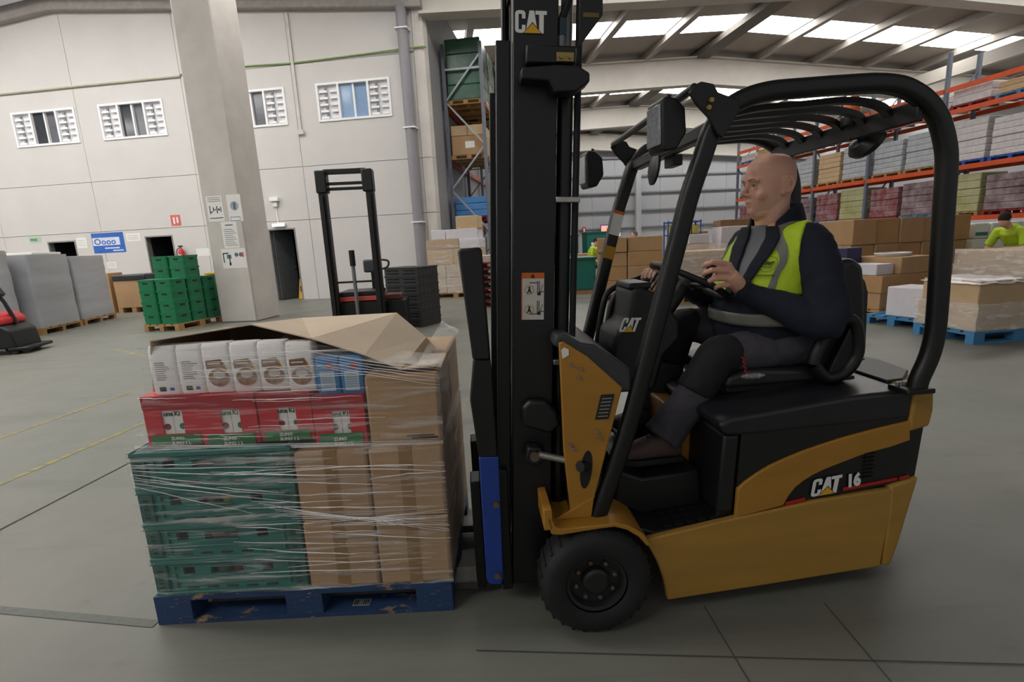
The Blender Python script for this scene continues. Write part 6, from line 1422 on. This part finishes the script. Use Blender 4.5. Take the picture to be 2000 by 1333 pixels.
# black slotted crates
bc = Vector((-2.33, 9.45, 0)); bz = math.atan2(9.09 - 9.5, 0.75)
def black_crate_parts():
    w, d, h = 0.8, 0.62, 0.155; m = MB(); m.box(0.012, w - 0.012, 0.012, d - 0.012, 0, h); r = MB().box(0, w, 0, d, h - 0.022, h - 0.002); out = [('crate_body', m.mesh('crate_body', mat('crate_charcoal', '#34363a', 0.55))), ('rim', r.mesh('rim', mat('crate_charcoal', '#34363a', 0.55)))]
    sl = B(0, 0.28, -0.002, 0.004, 0, 0.02).mesh('slot', mat('slot_dark', '#060606', 0.9), False); ss = B(-0.002, 0.004, 0, 0.035, 0, 0.02).mesh('slot', mat('slot_pale', '#55585c', 0.6), False)
    return out, sl, ss
BC, SL_, SS_ = black_crate_parts()
for k in range(7):
    t = thing('slotted_crate', 'black slotted plastic crate, %s of the stack beside the stacker' % ('bottom one', 'second from the floor', 'third from the floor', 'middle one', 'third from the top', 'one below the top', 'topmost')[k], 'crate', bc + Vector((0, 0, 0.157 * k)), bz, 'black slotted crates stacked beside the stacker')
    for nme, me in BC: link(nme, me, t)
    for x in (0.07, 0.45):
        for z in (0.03, 0.085): link('slot', SL_, t, loc=(x, 0.012, z))
    for j in range(5):
        for z in (0.03, 0.085): link('slot', SS_, t, loc=(0.789, 0.08 + j * 0.105, z))

# ------------------------------------------------------------------ mixed pallet before the left rack
mz = math.atan2(13.59 - 14.23, 1.42) * 0.35
mo = Vector((-2.24, 14.1, 0)); mu = Vector((math.cos(mz), math.sin(mz), 0)); mv = Vector((-mu.y, mu.x, 0))
pallet('wooden pallet under the film-wrapped cartons before the tall rack', mo, mz, M_wood, 1.5, 1.0, 0.144)
def mbx(u, v, z, s, mm, lb, tp_=None, grp=None): return carton(lb, mo + mu * u + mv * v + Vector((0, 0, z)), mz, s, mm, tp_, grp)
M_cw = mat('white_carton', '#d8d4da', 0.6, var=0.04)
for i in range(3): mbx(0.02 + 0.49 * i, 0.02, 0.146, (0.485, 0.9, 0.42), mat('pale_carton', '#c9b8a6', 0.6), 'pale wrapped carton on the wooden pallet before the rack, lower row, %s' % ('pillar side', 'centre', 'mast side')[i], None, 'pale cartons before the rack')
for i in range(3): mbx(0.02 + 0.49 * i, 0.02, 0.568, (0.485, 0.9, 0.36), mat('pale_carton', '#c9b8a6', 0.6), 'pale wrapped carton before the rack, second row, %s' % ('pillar side', 'centre', 'mast side')[i], None, 'pale cartons before the rack')
for i in range(2): mbx(0.02 + 0.735 * i, 0.02, 0.93, (0.73, 0.9, 0.42), M_cardl, 'light brown carton in the third row before the rack, %s' % ('pillar side', 'mast side')[i])
mbx(0.02, 0.02, 1.352, (0.9, 0.88, 0.26), M_card, 'brown carton carrying the small white box before the rack')
mbx(0.94, 0.02, 1.352, (0.55, 0.88, 0.26), M_cw, 'white carton in the fourth row before the rack')
mbx(0.16, 0.05, 1.614, (0.40, 0.8, 0.26), M_cw, 'small white carton near the wall corner on top of the wrapped cartons'); mbx(0.57, 0.05, 1.614, (0.88, 0.8, 0.26), M_cw, 'long white carton on top of the wrapped cartons')
mbx(0.86, 0.1, 1.876, (0.62, 0.6, 0.34), M_cardl, 'light brown open carton topmost before the rack')
shrink('clear film around the cartons before the tall rack', mo + Vector((0, 0, 0.15)), mz, (1.5, 0.95, 1.45), M_filmb, seed=5, amp=0.02)

# ------------------------------------------------------------------ tall rack along the return wall
RK = thing('pallet_rack', 'tall grey pallet rack with orange beams beside the office corner', 'rack', W0 + WU * 4.7 + WN * 1.3, -WA)
UP = B(-0.05, 0.05, -0.05, 0.05, 0, 7.35).mesh('upright', M_upr, False)
fy = [0.0, 2.8, 5.6, 8.4]
for y in fy:
    for x in (0.05, 1.2): link('upright', UP, RK, loc=(x, y, 0))
    zs = [0.2 + 1.3 * k for k in range(6)]
    for k in range(5):
        a, b_ = (0.05, 1.2) if k % 2 == 0 else (1.2, 0.05); MB().bar((a, y, zs[k] + 0.35), (b_, y, zs[k + 1] + 0.35), 0.05, 0.05).build('brace', mat('zinc_brace', '#a3a5aa', 0.45, 0.4), RK, smooth=False)
    B(0.05, 1.2, y - 0.02, y + 0.02, 6.62, 6.68).build('brace', mat('zinc_brace', '#a3a5aa', 0.45, 0.4), RK, smooth=False)
LV = (2.05, 3.95, 5.55)
for z in LV:
    for i in range(3):
        for x in (0.0, 1.25): B(x - 0.03, x + 0.03, fy[i] + 0.05, fy[i + 1] - 0.05, z, z + 0.13).build('beam', mat('rack_red', '#a8482c', 0.5), RK, smooth=False)
def rk(x, y, z): return W0 + WU * (4.7 + x) + WN * (1.3 + y) + Vector((0, 0, z))
def rackload(label, x, y, z, size, mm, layers, cat='load', pm=None):
    pallet('wooden pallet on the tall rack under ' + label[1], rk(x, y, z + 0.132), -WA, pm or M_wood, size[0], size[1], 0.13)
    wrapped('wrapped_load', label[0], cat, rk(x, y, z + 0.263), -WA, size, mm, layers)
M_gwrap = mat('green_wrap', '#31604b', 0.25, var=0.2, vscale=3, bump=0.4, bscale=8)
M_bwrap = mat('blue_wrap', '#4f8fd0', 0.3, var=0.12, vscale=4, bump=0.5, bscale=9)
rackload(('dark green film-wrapped load on the highest level of the tall rack', 'the dark green load'), 0.1, 0.1, LV[2], (1.1, 1.15, 1.72), M_gwrap, 4)
rackload(('pale green film-wrapped load deeper along the highest rack level', 'the pale green load'), 0.1, 1.4, LV[2], (1.1, 1.2, 1.75), mat('pale_green_wrap', '#8aa596', 0.25, var=0.2, vscale=3, bump=0.4), 4)
rackload(('large green wrapped load in the second bay, highest rack level', 'the second bay green load'), 0.1, 3.0, LV[2], (1.1, 1.2, 1.8), M_gwrap, 4)
pallet('wooden pallet on the middle level of the tall rack', rk(0.1, 0.1, LV[1] + 0.132), -WA, M_wood, 1.1, 1.15, 0.13)
for i in range(2):
    carton('brown carton on the middle level of the tall rack, %s' % ('lower one with a white label', 'upper one')[i], rk(0.12, 0.12, LV[1] + 0.264 + 0.56 * i), -WA, (1.05, 1.1, 0.555 if i == 0 else 0.3), M_card if i == 0 else M_cardl, 'v' if i else None)
t = thing('carton_label', 'white paper label on the brown carton on the rack', 'label', rk(0.55, 0.112, LV[1] + 0.45), -WA); B(0, 0.3, -0.002, 0.004, 0, 0.2).build('sheet', M_paper, t, smooth=False)
pallet('wooden pallet deeper along the middle level of the tall rack', rk(0.1, 1.45, LV[1] + 0.132), -WA, M_wood, 1.1, 1.15, 0.13)
carton('brown carton deeper along the middle level of the tall rack', rk(0.12, 1.47, LV[1] + 0.264), -WA, (1.05, 1.1, 0.9), M_card)
rackload(('blue film-wrapped load on the lowest level of the tall rack', 'the blue load'), 0.1, 0.1, LV[0], (1.12, 1.15, 0.62), M_bwrap, 3, pm=M_redw)
rackload(('second blue film-wrapped load behind the first on the lowest rack level', 'the second blue load'), 0.1, 1.45, LV[0], (1.12, 1.15, 0.62), M_bwrap, 3, pm=M_redw)
# pallet pile beside the mast
for k in range(7):
    pallet('%s pallet in the pile beside the tall rack, %s' % (('red', 'dark brown')[k % 2], ('bottom one', 'second from the floor', 'third from the floor', 'middle one', 'third from the top', 'one below the top', 'topmost')[k]), (-0.75 + 0.02 * (k % 2), 11.6, 0.146 * k), -0.12, (M_redw, mat('brown_pallet', '#4a3a30', 0.7))[k % 2], 1.2, 0.8, 0.144, group='pallets in the pile beside the rack')
carton('pale carton with papers on top of the pallet pile', (-0.7, 11.65, 1.024), -0.12, (0.8, 0.6, 0.16), mat('pale_carton', '#c9b8a6', 0.6), None)

# ------------------------------------------------------------------ cartons on the red pallet, behind the steering column
rz_ = math.atan2(11.48 - 11.74, 0.59) * 0.5
ro = Vector((2.05, 11.72, 0)); ru = Vector((math.cos(rz_), math.sin(rz_), 0)); rv = Vector((-ru.y, ru.x, 0))
pallet('red pallet under the brown carton block behind the steering column', ro, rz_, M_redw, 1.5, 1.0, 0.13)
hts = [0.325, 0.325, 0.325, 0.335]
z = 0.131
for k in range(4):
    for i in range(2):
        carton('brown carton on the red pallet, %s row, %s' % (('bottom', 'second', 'third', 'top')[k], ('gate side', 'driver side')[i]), ro + ru * (0.01 + 0.69 * i) + rv * (0.02 + 0.025 * ((i * 2 + k) % 3)) + Vector((0, 0, z)), rz_, (0.67 if i == 0 else 0.77, 0.95, hts[k] - 0.004), (M_card, mat('cardboard_b', '#b48c60', 0.85, var=0.06))[(i + k) % 2], None, 'brown cartons on the red pallet')
    z += hts[k]
pallet('light wooden pallet under the film-wrapped boxes behind the driver\'s hands', (3.55, 10.6, 0), -0.1, M_wood, 1.3, 0.9, 0.144)
for k in range(2):
    for i in range(2): carton('pale wrapped box behind the driver\'s hands, %s, %s' % (('lower', 'upper')[k], ('post side', 'driver side')[i]), (3.57 + 0.63 * i, 10.6 - 0.05 * i, 0.146 + 0.47 * k), -0.1, (0.62, 0.85, 0.465), M_cardl, None, 'pale wrapped boxes behind the hands')
shrink('milky film around the boxes behind the driver\'s hands', (3.53, 10.58, 0.146), -0.1, (1.32, 0.92, 1.06), film_mat('milky_film', 0.3, 0.8, (2, 2, 10)), seed=8, amp=0.03)
# stack with white boxes and a blue shelf further back
zt = 0.0
for i, (x, y, w, d, h, z, mm, lb) in enumerate((
    (4.9, 12.6, 1.5, 1.0, 0.95, 0.0, M_card, 'wide brown carton under the white box left of the driver'),
    (5.3, 12.65, 0.9, 0.7, 0.62, 0.953, M_cw, 'large white box beside the driver\'s far shoulder'),
    (5.3, 12.7, 0.9, 0.6, 0.16, 1.575, mat('brown_lid_carton', '#93714c', 0.8), 'flat brown carton on the large white box'),
    (4.35, 12.2, 0.5, 0.6, 1.2, 0.0, M_card, 'narrow brown carton under the small white box'),
    (4.36, 12.22, 0.46, 0.5, 0.22, 1.203, M_cw, 'small white box next to the large white box'),
    (4.5, 13.8, 0.9, 0.9, 1.5, 0.0, M_card, 'tall brown carton behind the small white box'))):
    carton(lb, (x, y, z), -0.1, (w, d, h), mm, None)
t = thing('blue_trolley', 'blue wire trolley with yellow packs behind the white boxes', 'trolley', (4.1, 13.0, 0), -0.1)
for x in (0, 0.8):
    for y in (0, 0.5): MB().tube([(x, y, 0.1), (x, y, 1.78)], 0.018, 8).build('trolley_post', M_blue, t)
for z in (0.25, 0.9, 1.4, 1.72): B(-0.02, 0.82, -0.02, 0.52, z, z + 0.035).build('trolley_shelf', M_blue, t)
for x in (0.05, 0.75):
    for y in (0.05, 0.45): MB().lathe([(0.01, -0.02), (0.05, -0.02), (0.05, 0.02), (0.01, 0.02)], (x, y, 0.05), 'y', 14).build('castor', M_rubber, t)
for i in range(4):
    m = MB().box(0, 0.17, 0, 0.3, 0, 0.22).build('yellow_pack', mat('yellow_pack', '#d6c368', 0.5), None, loc=(4.14 + 0.19 * i, 13.05 - 0.019 * i, 1.436), rot=(0, 0, -0.1), bevel=0.015); tag(m, 'yellow packet on the blue trolley shelf, %s' % ('at the mast end', 'second from the mast end', 'third from the mast end', 'at the driver end')[i], 'packet', 'yellow packets on the blue trolley')
# far teal bins, screen, fire sign
for i, (x, y, h) in enumerate(((2.45, 25.3, 1.65), (3.85, 24.6, 1.75))):
    t = thing('bulk_container', 'teal plastic bulk container far down the hall, %s' % ('half hidden by the mast', 'with a white sticker')[i], 'container', (x, y, 0), 0.1)
    MB().box(0, 1.1, 0, 1.0, 0.15, h).build('container_body', M_teal, t, bevel=0.03); B(-0.03, 1.13, -0.03, 1.03, h - 0.08, h).build('rim', M_teald, t, bevel=0.01)
    for a in (0.05, 0.48, 0.9): B(a, a + 0.15, 0.02, 0.98, 0, 0.15).build('runner', M_teald, t)
    for a in (0.3, 0.6, 0.9): B(0.1, 1.0, -0.015, 0.0, h * a * 0.8, h * a * 0.8 + 0.05).build('rib', M_teald, t)
    if i: B(0.2, 0.7, -0.02, -0.016, h * 0.62, h * 0.72).build('sticker', M_paper, t)
t = thing('bulk_container', 'teal plastic bulk container beside the cartons on the red pallet', 'container', (1.55, 13.3, 0), 0.0)
MB().box(0.0, 0.75, 0, 1.0, 0.12, 0.95).build('container_body', M_teal, t, bevel=0.03); B(-0.02, 0.77, -0.02, 1.02, 0.9, 0.97).build('rim', M_teald, t, bevel=0.01); B(0.02, 0.73, 0.05, 0.95, 0, 0.12).build('runner', M_card, t)
carton('open brown carton in front of the far teal containers', (2.9, 23.4, 0.15), 0.1, (1.1, 0.8, 0.62), M_card, None); pallet('dark wooden pallet under the far open carton', (2.85, 23.35, 0), 0.1, mat('brown_pallet', '#4a3a30', 0.7), 1.2, 0.9, 0.144)
fwp = lambda x, z: hall(x, 17.5 - 0.55, z)
t = thing('wall_screen', 'lit pink and white screen on the far end wall', 'screen', fwp(0.5, 1.45), HA); B(0, 1.75, -0.08, 0, 0, 1.05).build('casing', M_blue, t, smooth=False)
B(0.05, 0.52, -0.09, -0.081, 0.06, 0.98).build('display', emit('screen_pink', '#ff9a86', 1.0), t, smooth=False); B(0.56, 1.7, -0.09, -0.081, 0.06, 0.98).build('display', emit('screen_pale', '#ffd9c9', 1.1), t, smooth=False)
for x in (0.75, 1.0, 1.25, 1.5): B(x, x + 0.05, -0.093, -0.0905, 0.1, 0.95).build('display_bar', emit('screen_pink', '#ff9a86', 1.0), t, smooth=False)
B(0.8, 0.95, 0, 0.39, 0.4, 0.55).build('wall_arm', M_black, t)
t = thing('fire_sign', 'red fire sign on the far end wall', 'sign', hall(-0.95, 17.5 - 0.2, 1.9), HA); B(0, 0.3, -0.03, 0, 0, 0.5).build('sign_board', M_bred, t, smooth=False); B(0.08, 0.22, -0.034, -0.03, 0.1, 0.4).build('sign_symbol', M_paper, t, smooth=False)

# ------------------------------------------------------------------ right: cartons, wrapped pallets
rt = Vector((6.35, 9.35, 0)); ra = 0.12; rtu = Vector((math.cos(ra), math.sin(ra), 0)); rtv = Vector((-rtu.y, rtu.x, 0))
for q in range(2): pallet('wooden pallet under the long carton wall behind the driver, %s' % ('seat side', 'rack side')[q], rt + rtu * 1.25 * q, ra, M_wood, 1.2, 1.0, 0.144)
cl_ = ['seat end', 'second from the seat end', 'middle', 'second from the rack end', 'rack end']
for k in range(3):
    for i in range(5):
        carton('brown carton of the long carton wall, %s row, %s' % (('bottom', 'middle', 'top')[k], cl_[i]), rt + rtu * (0.01 + 0.49 * i) + rtv * (0.02 + 0.03 * ((i + k) % 2)) + Vector((0, 0, 0.146 + 0.468 * k)), ra, (0.485, 0.9, 0.465), M_card if (i + k) % 3 else mat('cardboard_b', '#b48c60', 0.85, var=0.06), None, 'cartons of the long carton wall')
# pallet of mixed cartons before it
yo = Vector((5.72, 7.68, 0)); ya = 0.3; yu = Vector((math.cos(ya), math.sin(ya), 0)); yv = Vector((-yu.y, yu.x, 0))
pallet('yellowish wooden pallet under the sagging cartons behind the seat', yo, ya, mat('yellow_wood', '#c28f45', 0.8, var=0.15), 1.1, 0.9, 0.13)
def yb(u, v, z, s, lb, mm=None, tp_=None, rz2=0.0): return carton(lb, yo + yu * u + yv * v + Vector((0, 0, z)), ya + rz2, s, mm or M_card, tp_)
yb(0.02, 0.02, 0.131, (0.62, 0.85, 0.26), 'long low carton on the yellowish pallet, seat side'); yb(0.65, 0.02, 0.131, (0.44, 0.85, 0.26), 'short low carton on the yellowish pallet, rear post side')
yb(0.0, 0.0, 0.393, (1.09, 0.87, 0.27), 'wide brown carton in the middle of the sagging carton pile', mat('cardboard_b', '#b48c60', 0.85))
yb(0.38, 0.0, 0.665, (0.7, 0.8, 0.26), 'brown carton under the white oval tray'); yb(0.0, 0.1, 0.665, (0.36, 0.5, 0.17), 'white carton beside the wide brown carton pile top', M_cw)
t = thing('white_tray', 'white oval plastic tray on the sagging carton pile', 'tray', yo + yu * 0.73 + yv * 0.4 + Vector((0, 0, 0.927)), ya); MB().lathe([(0.001, 0), (0.24, 0.0), (0.27, 0.03), (0.28, 0.05), (0.26, 0.05), (0.23, 0.015), (0.001, 0.012)], n=28).xf(lambda x, y, z: (x * 1.1, y * 0.8, z)).build('tray_body', M_paper, t); MB().lathe([(0.27, 0.045), (0.285, 0.05), (0.27, 0.056)], n=28, cap=False).xf(lambda x, y, z: (x * 1.1, y * 0.8, z)).build('tray_rim', M_paper, t)
yb(0.02, 0.63, 0.665, (0.33, 0.22, 0.42), 'dark blue carton behind the white carton on the pile', mat('navy_carton', '#2a2d55', 0.6))
carton('stack carton low behind the driver\'s shoulder, brown', (5.4, 8.9, 0), 0.2, (0.6, 0.6, 0.55), M_card, None); carton('brown carton on the low stack behind the driver\'s shoulder', (5.42, 8.92, 0.553), 0.2, (0.55, 0.55, 0.4), M_cardl, None)
# wrapped pallet on the light blue pallet
bo = Vector((5.42, 5.74, 0)); ba = 0.1; bu = Vector((math.cos(ba), math.sin(ba), 0)); bv = Vector((-bu.y, bu.x, 0))
pallet('light blue pallet under the film-wrapped cartons behind the rear post', bo, ba, M_bluew2, 1.2, 0.8, 0.144)
for i in range(2):
    carton('brown carton under film on the light blue pallet, lower row, %s' % ('rear post side', 'far side')[i], bo + bu * (0.02 + 0.58 * i) + bv * 0.02 + Vector((0, 0, 0.146)), ba, (0.575, 0.76, 0.32), M_cardl, None, 'film-wrapped cartons on the light blue pallet')
carton('brown carton under film on the light blue pallet, upper row', bo + bu * 0.03 + bv * 0.03 + Vector((0, 0, 0.468)), ba, (0.62, 0.72, 0.27), M_cardl, None, 'film-wrapped cartons on the light blue pallet')
shrink('clear film around the lower cartons on the light blue pallet', bo + Vector((0, 0, 0.15)), ba, (1.19, 0.8, 0.335), film_mat('milky_film', 0.3, 0.8, (2, 2, 10)), seed=11, amp=0.02)
m = MB(); rn = random.Random(4); vs = []; fs = []; nn = 10
for i in range(nn + 1):
    for j in range(nn + 1): vs.append((0.0 + 0.68 * i / nn, 0.78 * j / nn, rn.uniform(0, 0.02) - (0.05 if i in (0, nn) or j in (0, nn) else 0)))
for i in range(nn):
    for j in range(nn): q = i * (nn + 1) + j; fs.append((q, q + nn + 1, q + nn + 2, q + 1))
o = m.add(vs, fs).build('cover_film', mat('film_white', '#d9d4d6', 0.3, var=0.06), None, loc=bo + Vector((0, 0, 0.748)), rot=(0, 0, ba), ang=60); tag(o, 'crumpled white film lying over the cartons on the light blue pallet', 'film')
pallet('light blue pallet under the small white carton', (5.60, 6.72, 0), 0.35, M_bluew2, 1.0, 0.8, 0.13)
carton('white carton on a light blue pallet beside the rear post', (5.66, 6.78, 0.132), 0.35, (0.5, 0.5, 0.42), M_cw, None)
pallet('wooden pallet under the wrapped boxes in front of the bending worker', (6.9, 6.7, 0), 0.1, M_wood, 1.2, 1.0, 0.144)
for k in range(2): carton('pale film-wrapped box in front of the bending worker, %s' % ('lower', 'upper')[k], (6.92, 6.72, 0.146 + 0.43 * k), 0.1, (1.15, 0.95, 0.427), M_cardl, None)
shrink('clear film around the boxes in front of the bending worker', (6.9, 6.7, 0.16), 0.1, (1.19, 0.99, 0.86), film_mat('milky_film', 0.3, 0.8, (2, 2, 10)), seed=12)
for i in range(2): carton('brown carton on the floor beyond the wrapped boxes, %s' % ('seat side', 'rack side')[i], (7.2 + 0.75 * i, 8.05, 0), 0.1, (0.72, 0.6, 0.72), mat('cardboard_c', '#9c7044', 0.85), None)
# white tissue packs on the carton wall
for k in range(2):
    for i in range(3):
        t = thing('tissue_pack', 'white and teal printed tissue pack behind the worker, %s row, %s' % (('lower', 'upper')[k], ('wall side', 'middle', 'rack side')[i]), 'pack', (8.95 + 0.33 * i, 9.75, 0.78 + 0.3 * k), 0.1, 'tissue packs behind the worker')
        B(0, 0.32, 0, 0.4, 0, 0.295).build('pack_body', M_paper, t, bevel=0.03); B(0.03, 0.29, -0.004, 0.0, 0.05, 0.12).build('print_band', mat('teal_print', '#4a7f80', 0.6), t)
carton('brown carton carrying the tissue packs', (8.93, 9.7, 0), 0.1, (1.0, 0.6, 0.77), M_card, None)

# ------------------------------------------------------------------ orange rack on the right
QA = math.radians(8.9)
QO = Vector((15.0, 11.6, 0)); QY = Vector((-math.sin(QA), math.cos(QA), 0)); QX = Vector((math.cos(QA), math.sin(QA), 0))
def qp(x, y, z): return QO + QX * x + QY * y + Vector((0, 0, z))
QR = thing('pallet_rack', 'long orange-beamed pallet rack full of wrapped goods behind the carton wall', 'rack', QO, QA)
BAY = 2.75; NB_ = 6
UQ = B(-0.05, 0.05, -0.05, 0.05, 0, 6.6).mesh('upright', M_upr, False)
BQ = B(-0.03, 0.03, 0.05, BAY - 0.05, 0, 0.14).mesh('beam', M_orange, False)
for i in range(NB_ + 1):
    for x in (0.05, 1.15): link('upright', UQ, QR, loc=(x, BAY * i, 0))
    for k in range(4):
        a, b_ = (0.05, 1.15) if k % 2 else (1.15, 0.05); MB().bar((a, BAY * i, 0.5 + 1.4 * k), (b_, BAY * i, 1.9 + 1.4 * k), 0.04, 0.04).build('brace', M_upr, QR, smooth=False)
QL = (1.42, 2.98, 4.7, 5.4)
for z in QL:
    for i in range(NB_):
        for x in (0.0, 1.2): link('beam', BQ, QR, loc=(x, BAY * i, z))
palc = [('white sacks', mat('white_sacks', '#cfc9cb', 0.6, var=0.1, vscale=8)), ('plum and white boxes', mat('plum_boxes', '#6b4f54', 0.6, col2='#a79b9d', vscale=3)), ('dark brown cartons', mat('dark_cartons', '#5b4640', 0.7, var=0.15)), ('olive and cream packs', mat('olive_packs', '#b5b08d', 0.6, col2='#8f9352', vscale=2)), ('red and white boxes', mat('redwhite_boxes', '#7d2f39', 0.6, col2='#a58c8e', vscale=4)), ('pale grey packs', mat('grey_packs', '#b3b7bd', 0.5, var=0.12, vscale=6)), ('light brown cartons', M_cardl)]
pat = [[2, 1, 1, 3, 1, 4, 3, 4, 1, 4, 3, 4], [0, 0, 0, 0, 5, 5, 5, 6, 5, 5, 6, 5], [0, 0, 6, 0, 0, 5, 6, 0, 0, 5, 6, 0]]
for li, z in enumerate(QL[:3]):
    for i in range(NB_ * 2):
        b_ = i // 2; y = BAY * b_ + 0.12 + (i % 2) * 1.3; nm_, mm = palc[pat[li][i]]
        pm = [M_wood, M_bluew2, M_redw][(i + li) % 3] if li != 1 or i < 4 else M_wood
        if li == 1 and i < 4: pm = M_blue
        lv_ = ('lowest', 'middle', 'upper')[li]; bn = ('first bay', 'second bay', 'third bay', 'fourth bay', 'fifth bay', 'last bay')[b_]
        where = '%s %s level of the orange rack, %s half' % (bn, lv_, ('first', 'second')[i % 2])
        pallet('pallet under %s, %s' % (nm_, where), qp(0.1, y, z + 0.142), QA, pm, 1.0, 1.2, 0.13, group='pallets on the orange rack')
        wrapped('wrapped_load', '%s, %s' % (nm_, where), 'load', qp(0.12, y + 0.02, z + 0.273), QA, (0.98, 1.16, (1.15, 1.2, 0.45)[li] - 0.06 * (i % 3)), mm, (5, 6, 2)[li], 'wrapped loads on the orange rack')

# ------------------------------------------------------------------ other people
def make_person(label, loc, yaw, hgt, bend, shirt, trous, hair, arms):
    """standing or stooping figure, front towards local -x; bend = forward lean of the trunk in radians"""
    k = hgt / 1.75; hipz = 0.90 * k
    def up(x, y, z):   # trunk point turned about the hips
        dz = z * k; c, s = math.cos(bend), math.sin(bend)
        return Vector((x * k * c - dz * s, y * k, hipz + dz * c + x * k * s))
    m = MB()
    m.tube([up(0, 0, -0.05), up(0, 0, 0.12), up(0, 0, 0.3), up(0.0, 0, 0.45), up(0, 0, 0.52)], [0.15 * k, 0.135 * k, 0.15 * k, 0.13 * k, 0.07 * k], 16)
    m.tube([up(0, 0, 0.5), up(-0.01, 0, 0.62)], [0.055 * k, 0.055 * k], 12)
    m.ball(up(-0.015, 0, 0.71), (0.095 * k, 0.075 * k, 0.12 * k), 18, 12); m.ball(up(-0.115, 0, 0.70), (0.018, 0.014, 0.022), 8, 6); m.ball(up(-0.06, 0, 0.62), (0.04, 0.04, 0.035), 10, 8)
    for s in (-1, 1): m.ball(up(0.0, s * 0.078, 0.705), (0.014, 0.01, 0.026), 8, 6)
    hands = []
    for s, (e, w_) in zip((-1, 1), arms):
        S = up(0, s * 0.19, 0.44); E = up(*e); Wv = up(*w_); d = (Wv - E).normalized()
        m.tube([up(0, s * 0.08, 0.44), S, S.lerp(E, 0.5), E, E.lerp(Wv, 0.5), Wv], [0.06 * k, 0.058 * k, 0.05 * k, 0.043 * k, 0.04 * k, 0.028 * k], 12)
        m.tube([Wv, Wv + d * 0.05, Wv + d * 0.085], [0.028, 0.032, 0.024], 10)
        for q in range(4):
            sd = Vector((0, 0, 1)).cross(d).normalized() if abs(d.z) < 0.95 else Vector((0, 1, 0)); o_ = sd * (0.018 * (q - 1.5))
            m.tube([Wv + d * 0.075 + o_, Wv + d * (0.12 + 0.01 * (1 - abs(q - 1.5))) + o_ * 1.1, Wv + d * (0.155 + 0.012 * (1 - abs(q - 1.5))) + o_ * 1.1 + Vector((0, 0, -0.015))], [0.009, 0.0085, 0.007], 8)
        m.tube([Wv + d * 0.03 + sd * 0.025, Wv + d * 0.07 + sd * 0.05, Wv + d * 0.10 + sd * 0.052], [0.011, 0.01, 0.008], 8)
    for s in (-1, 1): m.tube([(0, s * 0.09, hipz), (-0.01, s * 0.10, 0.5 * k), (0.01, s * 0.10, 0.09)], [0.09 * k, 0.058 * k, 0.04 * k], 12); m.tube([(0.03, s * 0.10, 0.06), (-0.12, s * 0.10, 0.045)], [0.04, 0.035], 10)
    b = m.build('person', M_skin, None, loc=loc, rot=(0, 0, yaw), ang=180); remesh(b, 0.008, 3); tag(b, label, 'person')
    t = MB(); t.tube([up(0, 0, -0.12), up(0, 0, 0.12), up(0, 0, 0.3), up(0, 0, 0.46), up(0, 0, 0.53)], [0.175 * k, 0.16 * k, 0.175 * k, 0.15 * k, 0.075 * k], 18)
    for s, (e, w_) in zip((-1, 1), arms):
        S = up(0, s * 0.19, 0.44); E = up(*e); Wv = up(*w_); t.tube([up(0, s * 0.08, 0.44), S, S.lerp(E, 0.6), S.lerp(E, 0.95)], [0.075 * k, 0.08 * k, 0.07 * k, 0.066 * k], 14)
    o = t.build('hi_vis_top', shirt, b, ang=180); remesh(o, 0.012, 3); folds(o, 0.02, 0.1)
    bd = MB().tube([up(0, 0, 0.08), up(0, 0, 0.14)], [0.182 * k, 0.18 * k], 22, cap=False).build('reflective_band', M_reflect, b)
    t = MB(); t.ball((0, 0, hipz - 0.02), (0.17 * k, 0.185 * k, 0.13 * k), 16, 10)
    for s in (-1, 1): t.tube([(0, s * 0.09, hipz), (-0.01, s * 0.10, 0.5 * k), (0.01, s * 0.10, 0.1)], [0.11 * k, 0.085 * k, 0.075 * k], 14)
    o = t.build('work_trousers', trous, b, ang=180); remesh(o, 0.012, 3)
    for s in (-1, 1): MB().prism([(0.07, s * 0.10 - 0.05), (0.07, s * 0.10 + 0.05), (-0.12, s * 0.10 + 0.055), (-0.19, s * 0.10), (-0.12, s * 0.10 - 0.055)], 'z', 0.0, 0.085).build('shoe', M_blackp, b, bevel=0.02, seg=3)
    if hair: MB().ball(up(0.01, 0, 0.735), (0.104 * k, 0.083 * k, 0.11 * k), 18, 12).build('hair', hair, b, ang=180)
    return b
hv = mat('hi_vis_shirt', '#b8d62e', 0.7, var=0.1)
make_person('worker in a yellow hi-vis top stooping over boxes by the orange rack', (9.15, 9.02, 0), 0.25, 1.75, 0.75, hv, mat('navy_trousers', '#23263c', 0.85), mat('dark_hair', '#2b2422', 0.9), (((-0.25, -0.27, 0.30), (-0.45, -0.22, 0.15)), ((-0.25, 0.27, 0.30), (-0.45, 0.22, 0.15))))
make_person('person with greying hair standing behind the cartons on the red pallet', (3.95, 15.6, 0), 0.3, 1.62, 0.1, mat('grey_top', '#8d8795', 0.8), mat('navy_trousers', '#23263c', 0.85), mat('grey_hair', '#6f5a4c', 0.9), (((-0.02, -0.25, 0.18), (-0.2, -0.2, 0.1)), ((-0.02, 0.25, 0.18), (-0.2, 0.2, 0.1))))
make_person('worker in a hi-vis top half hidden behind the far front post', (2.62, 16.2, 0), 2.6, 1.5, 0.35, hv, mat('navy_trousers', '#23263c', 0.85), mat('dark_hair', '#2b2422', 0.9), (((-0.1, -0.27, 0.2), (-0.3, -0.2, 0.1)), ((-0.1, 0.27, 0.2), (-0.3, 0.2, 0.1))))
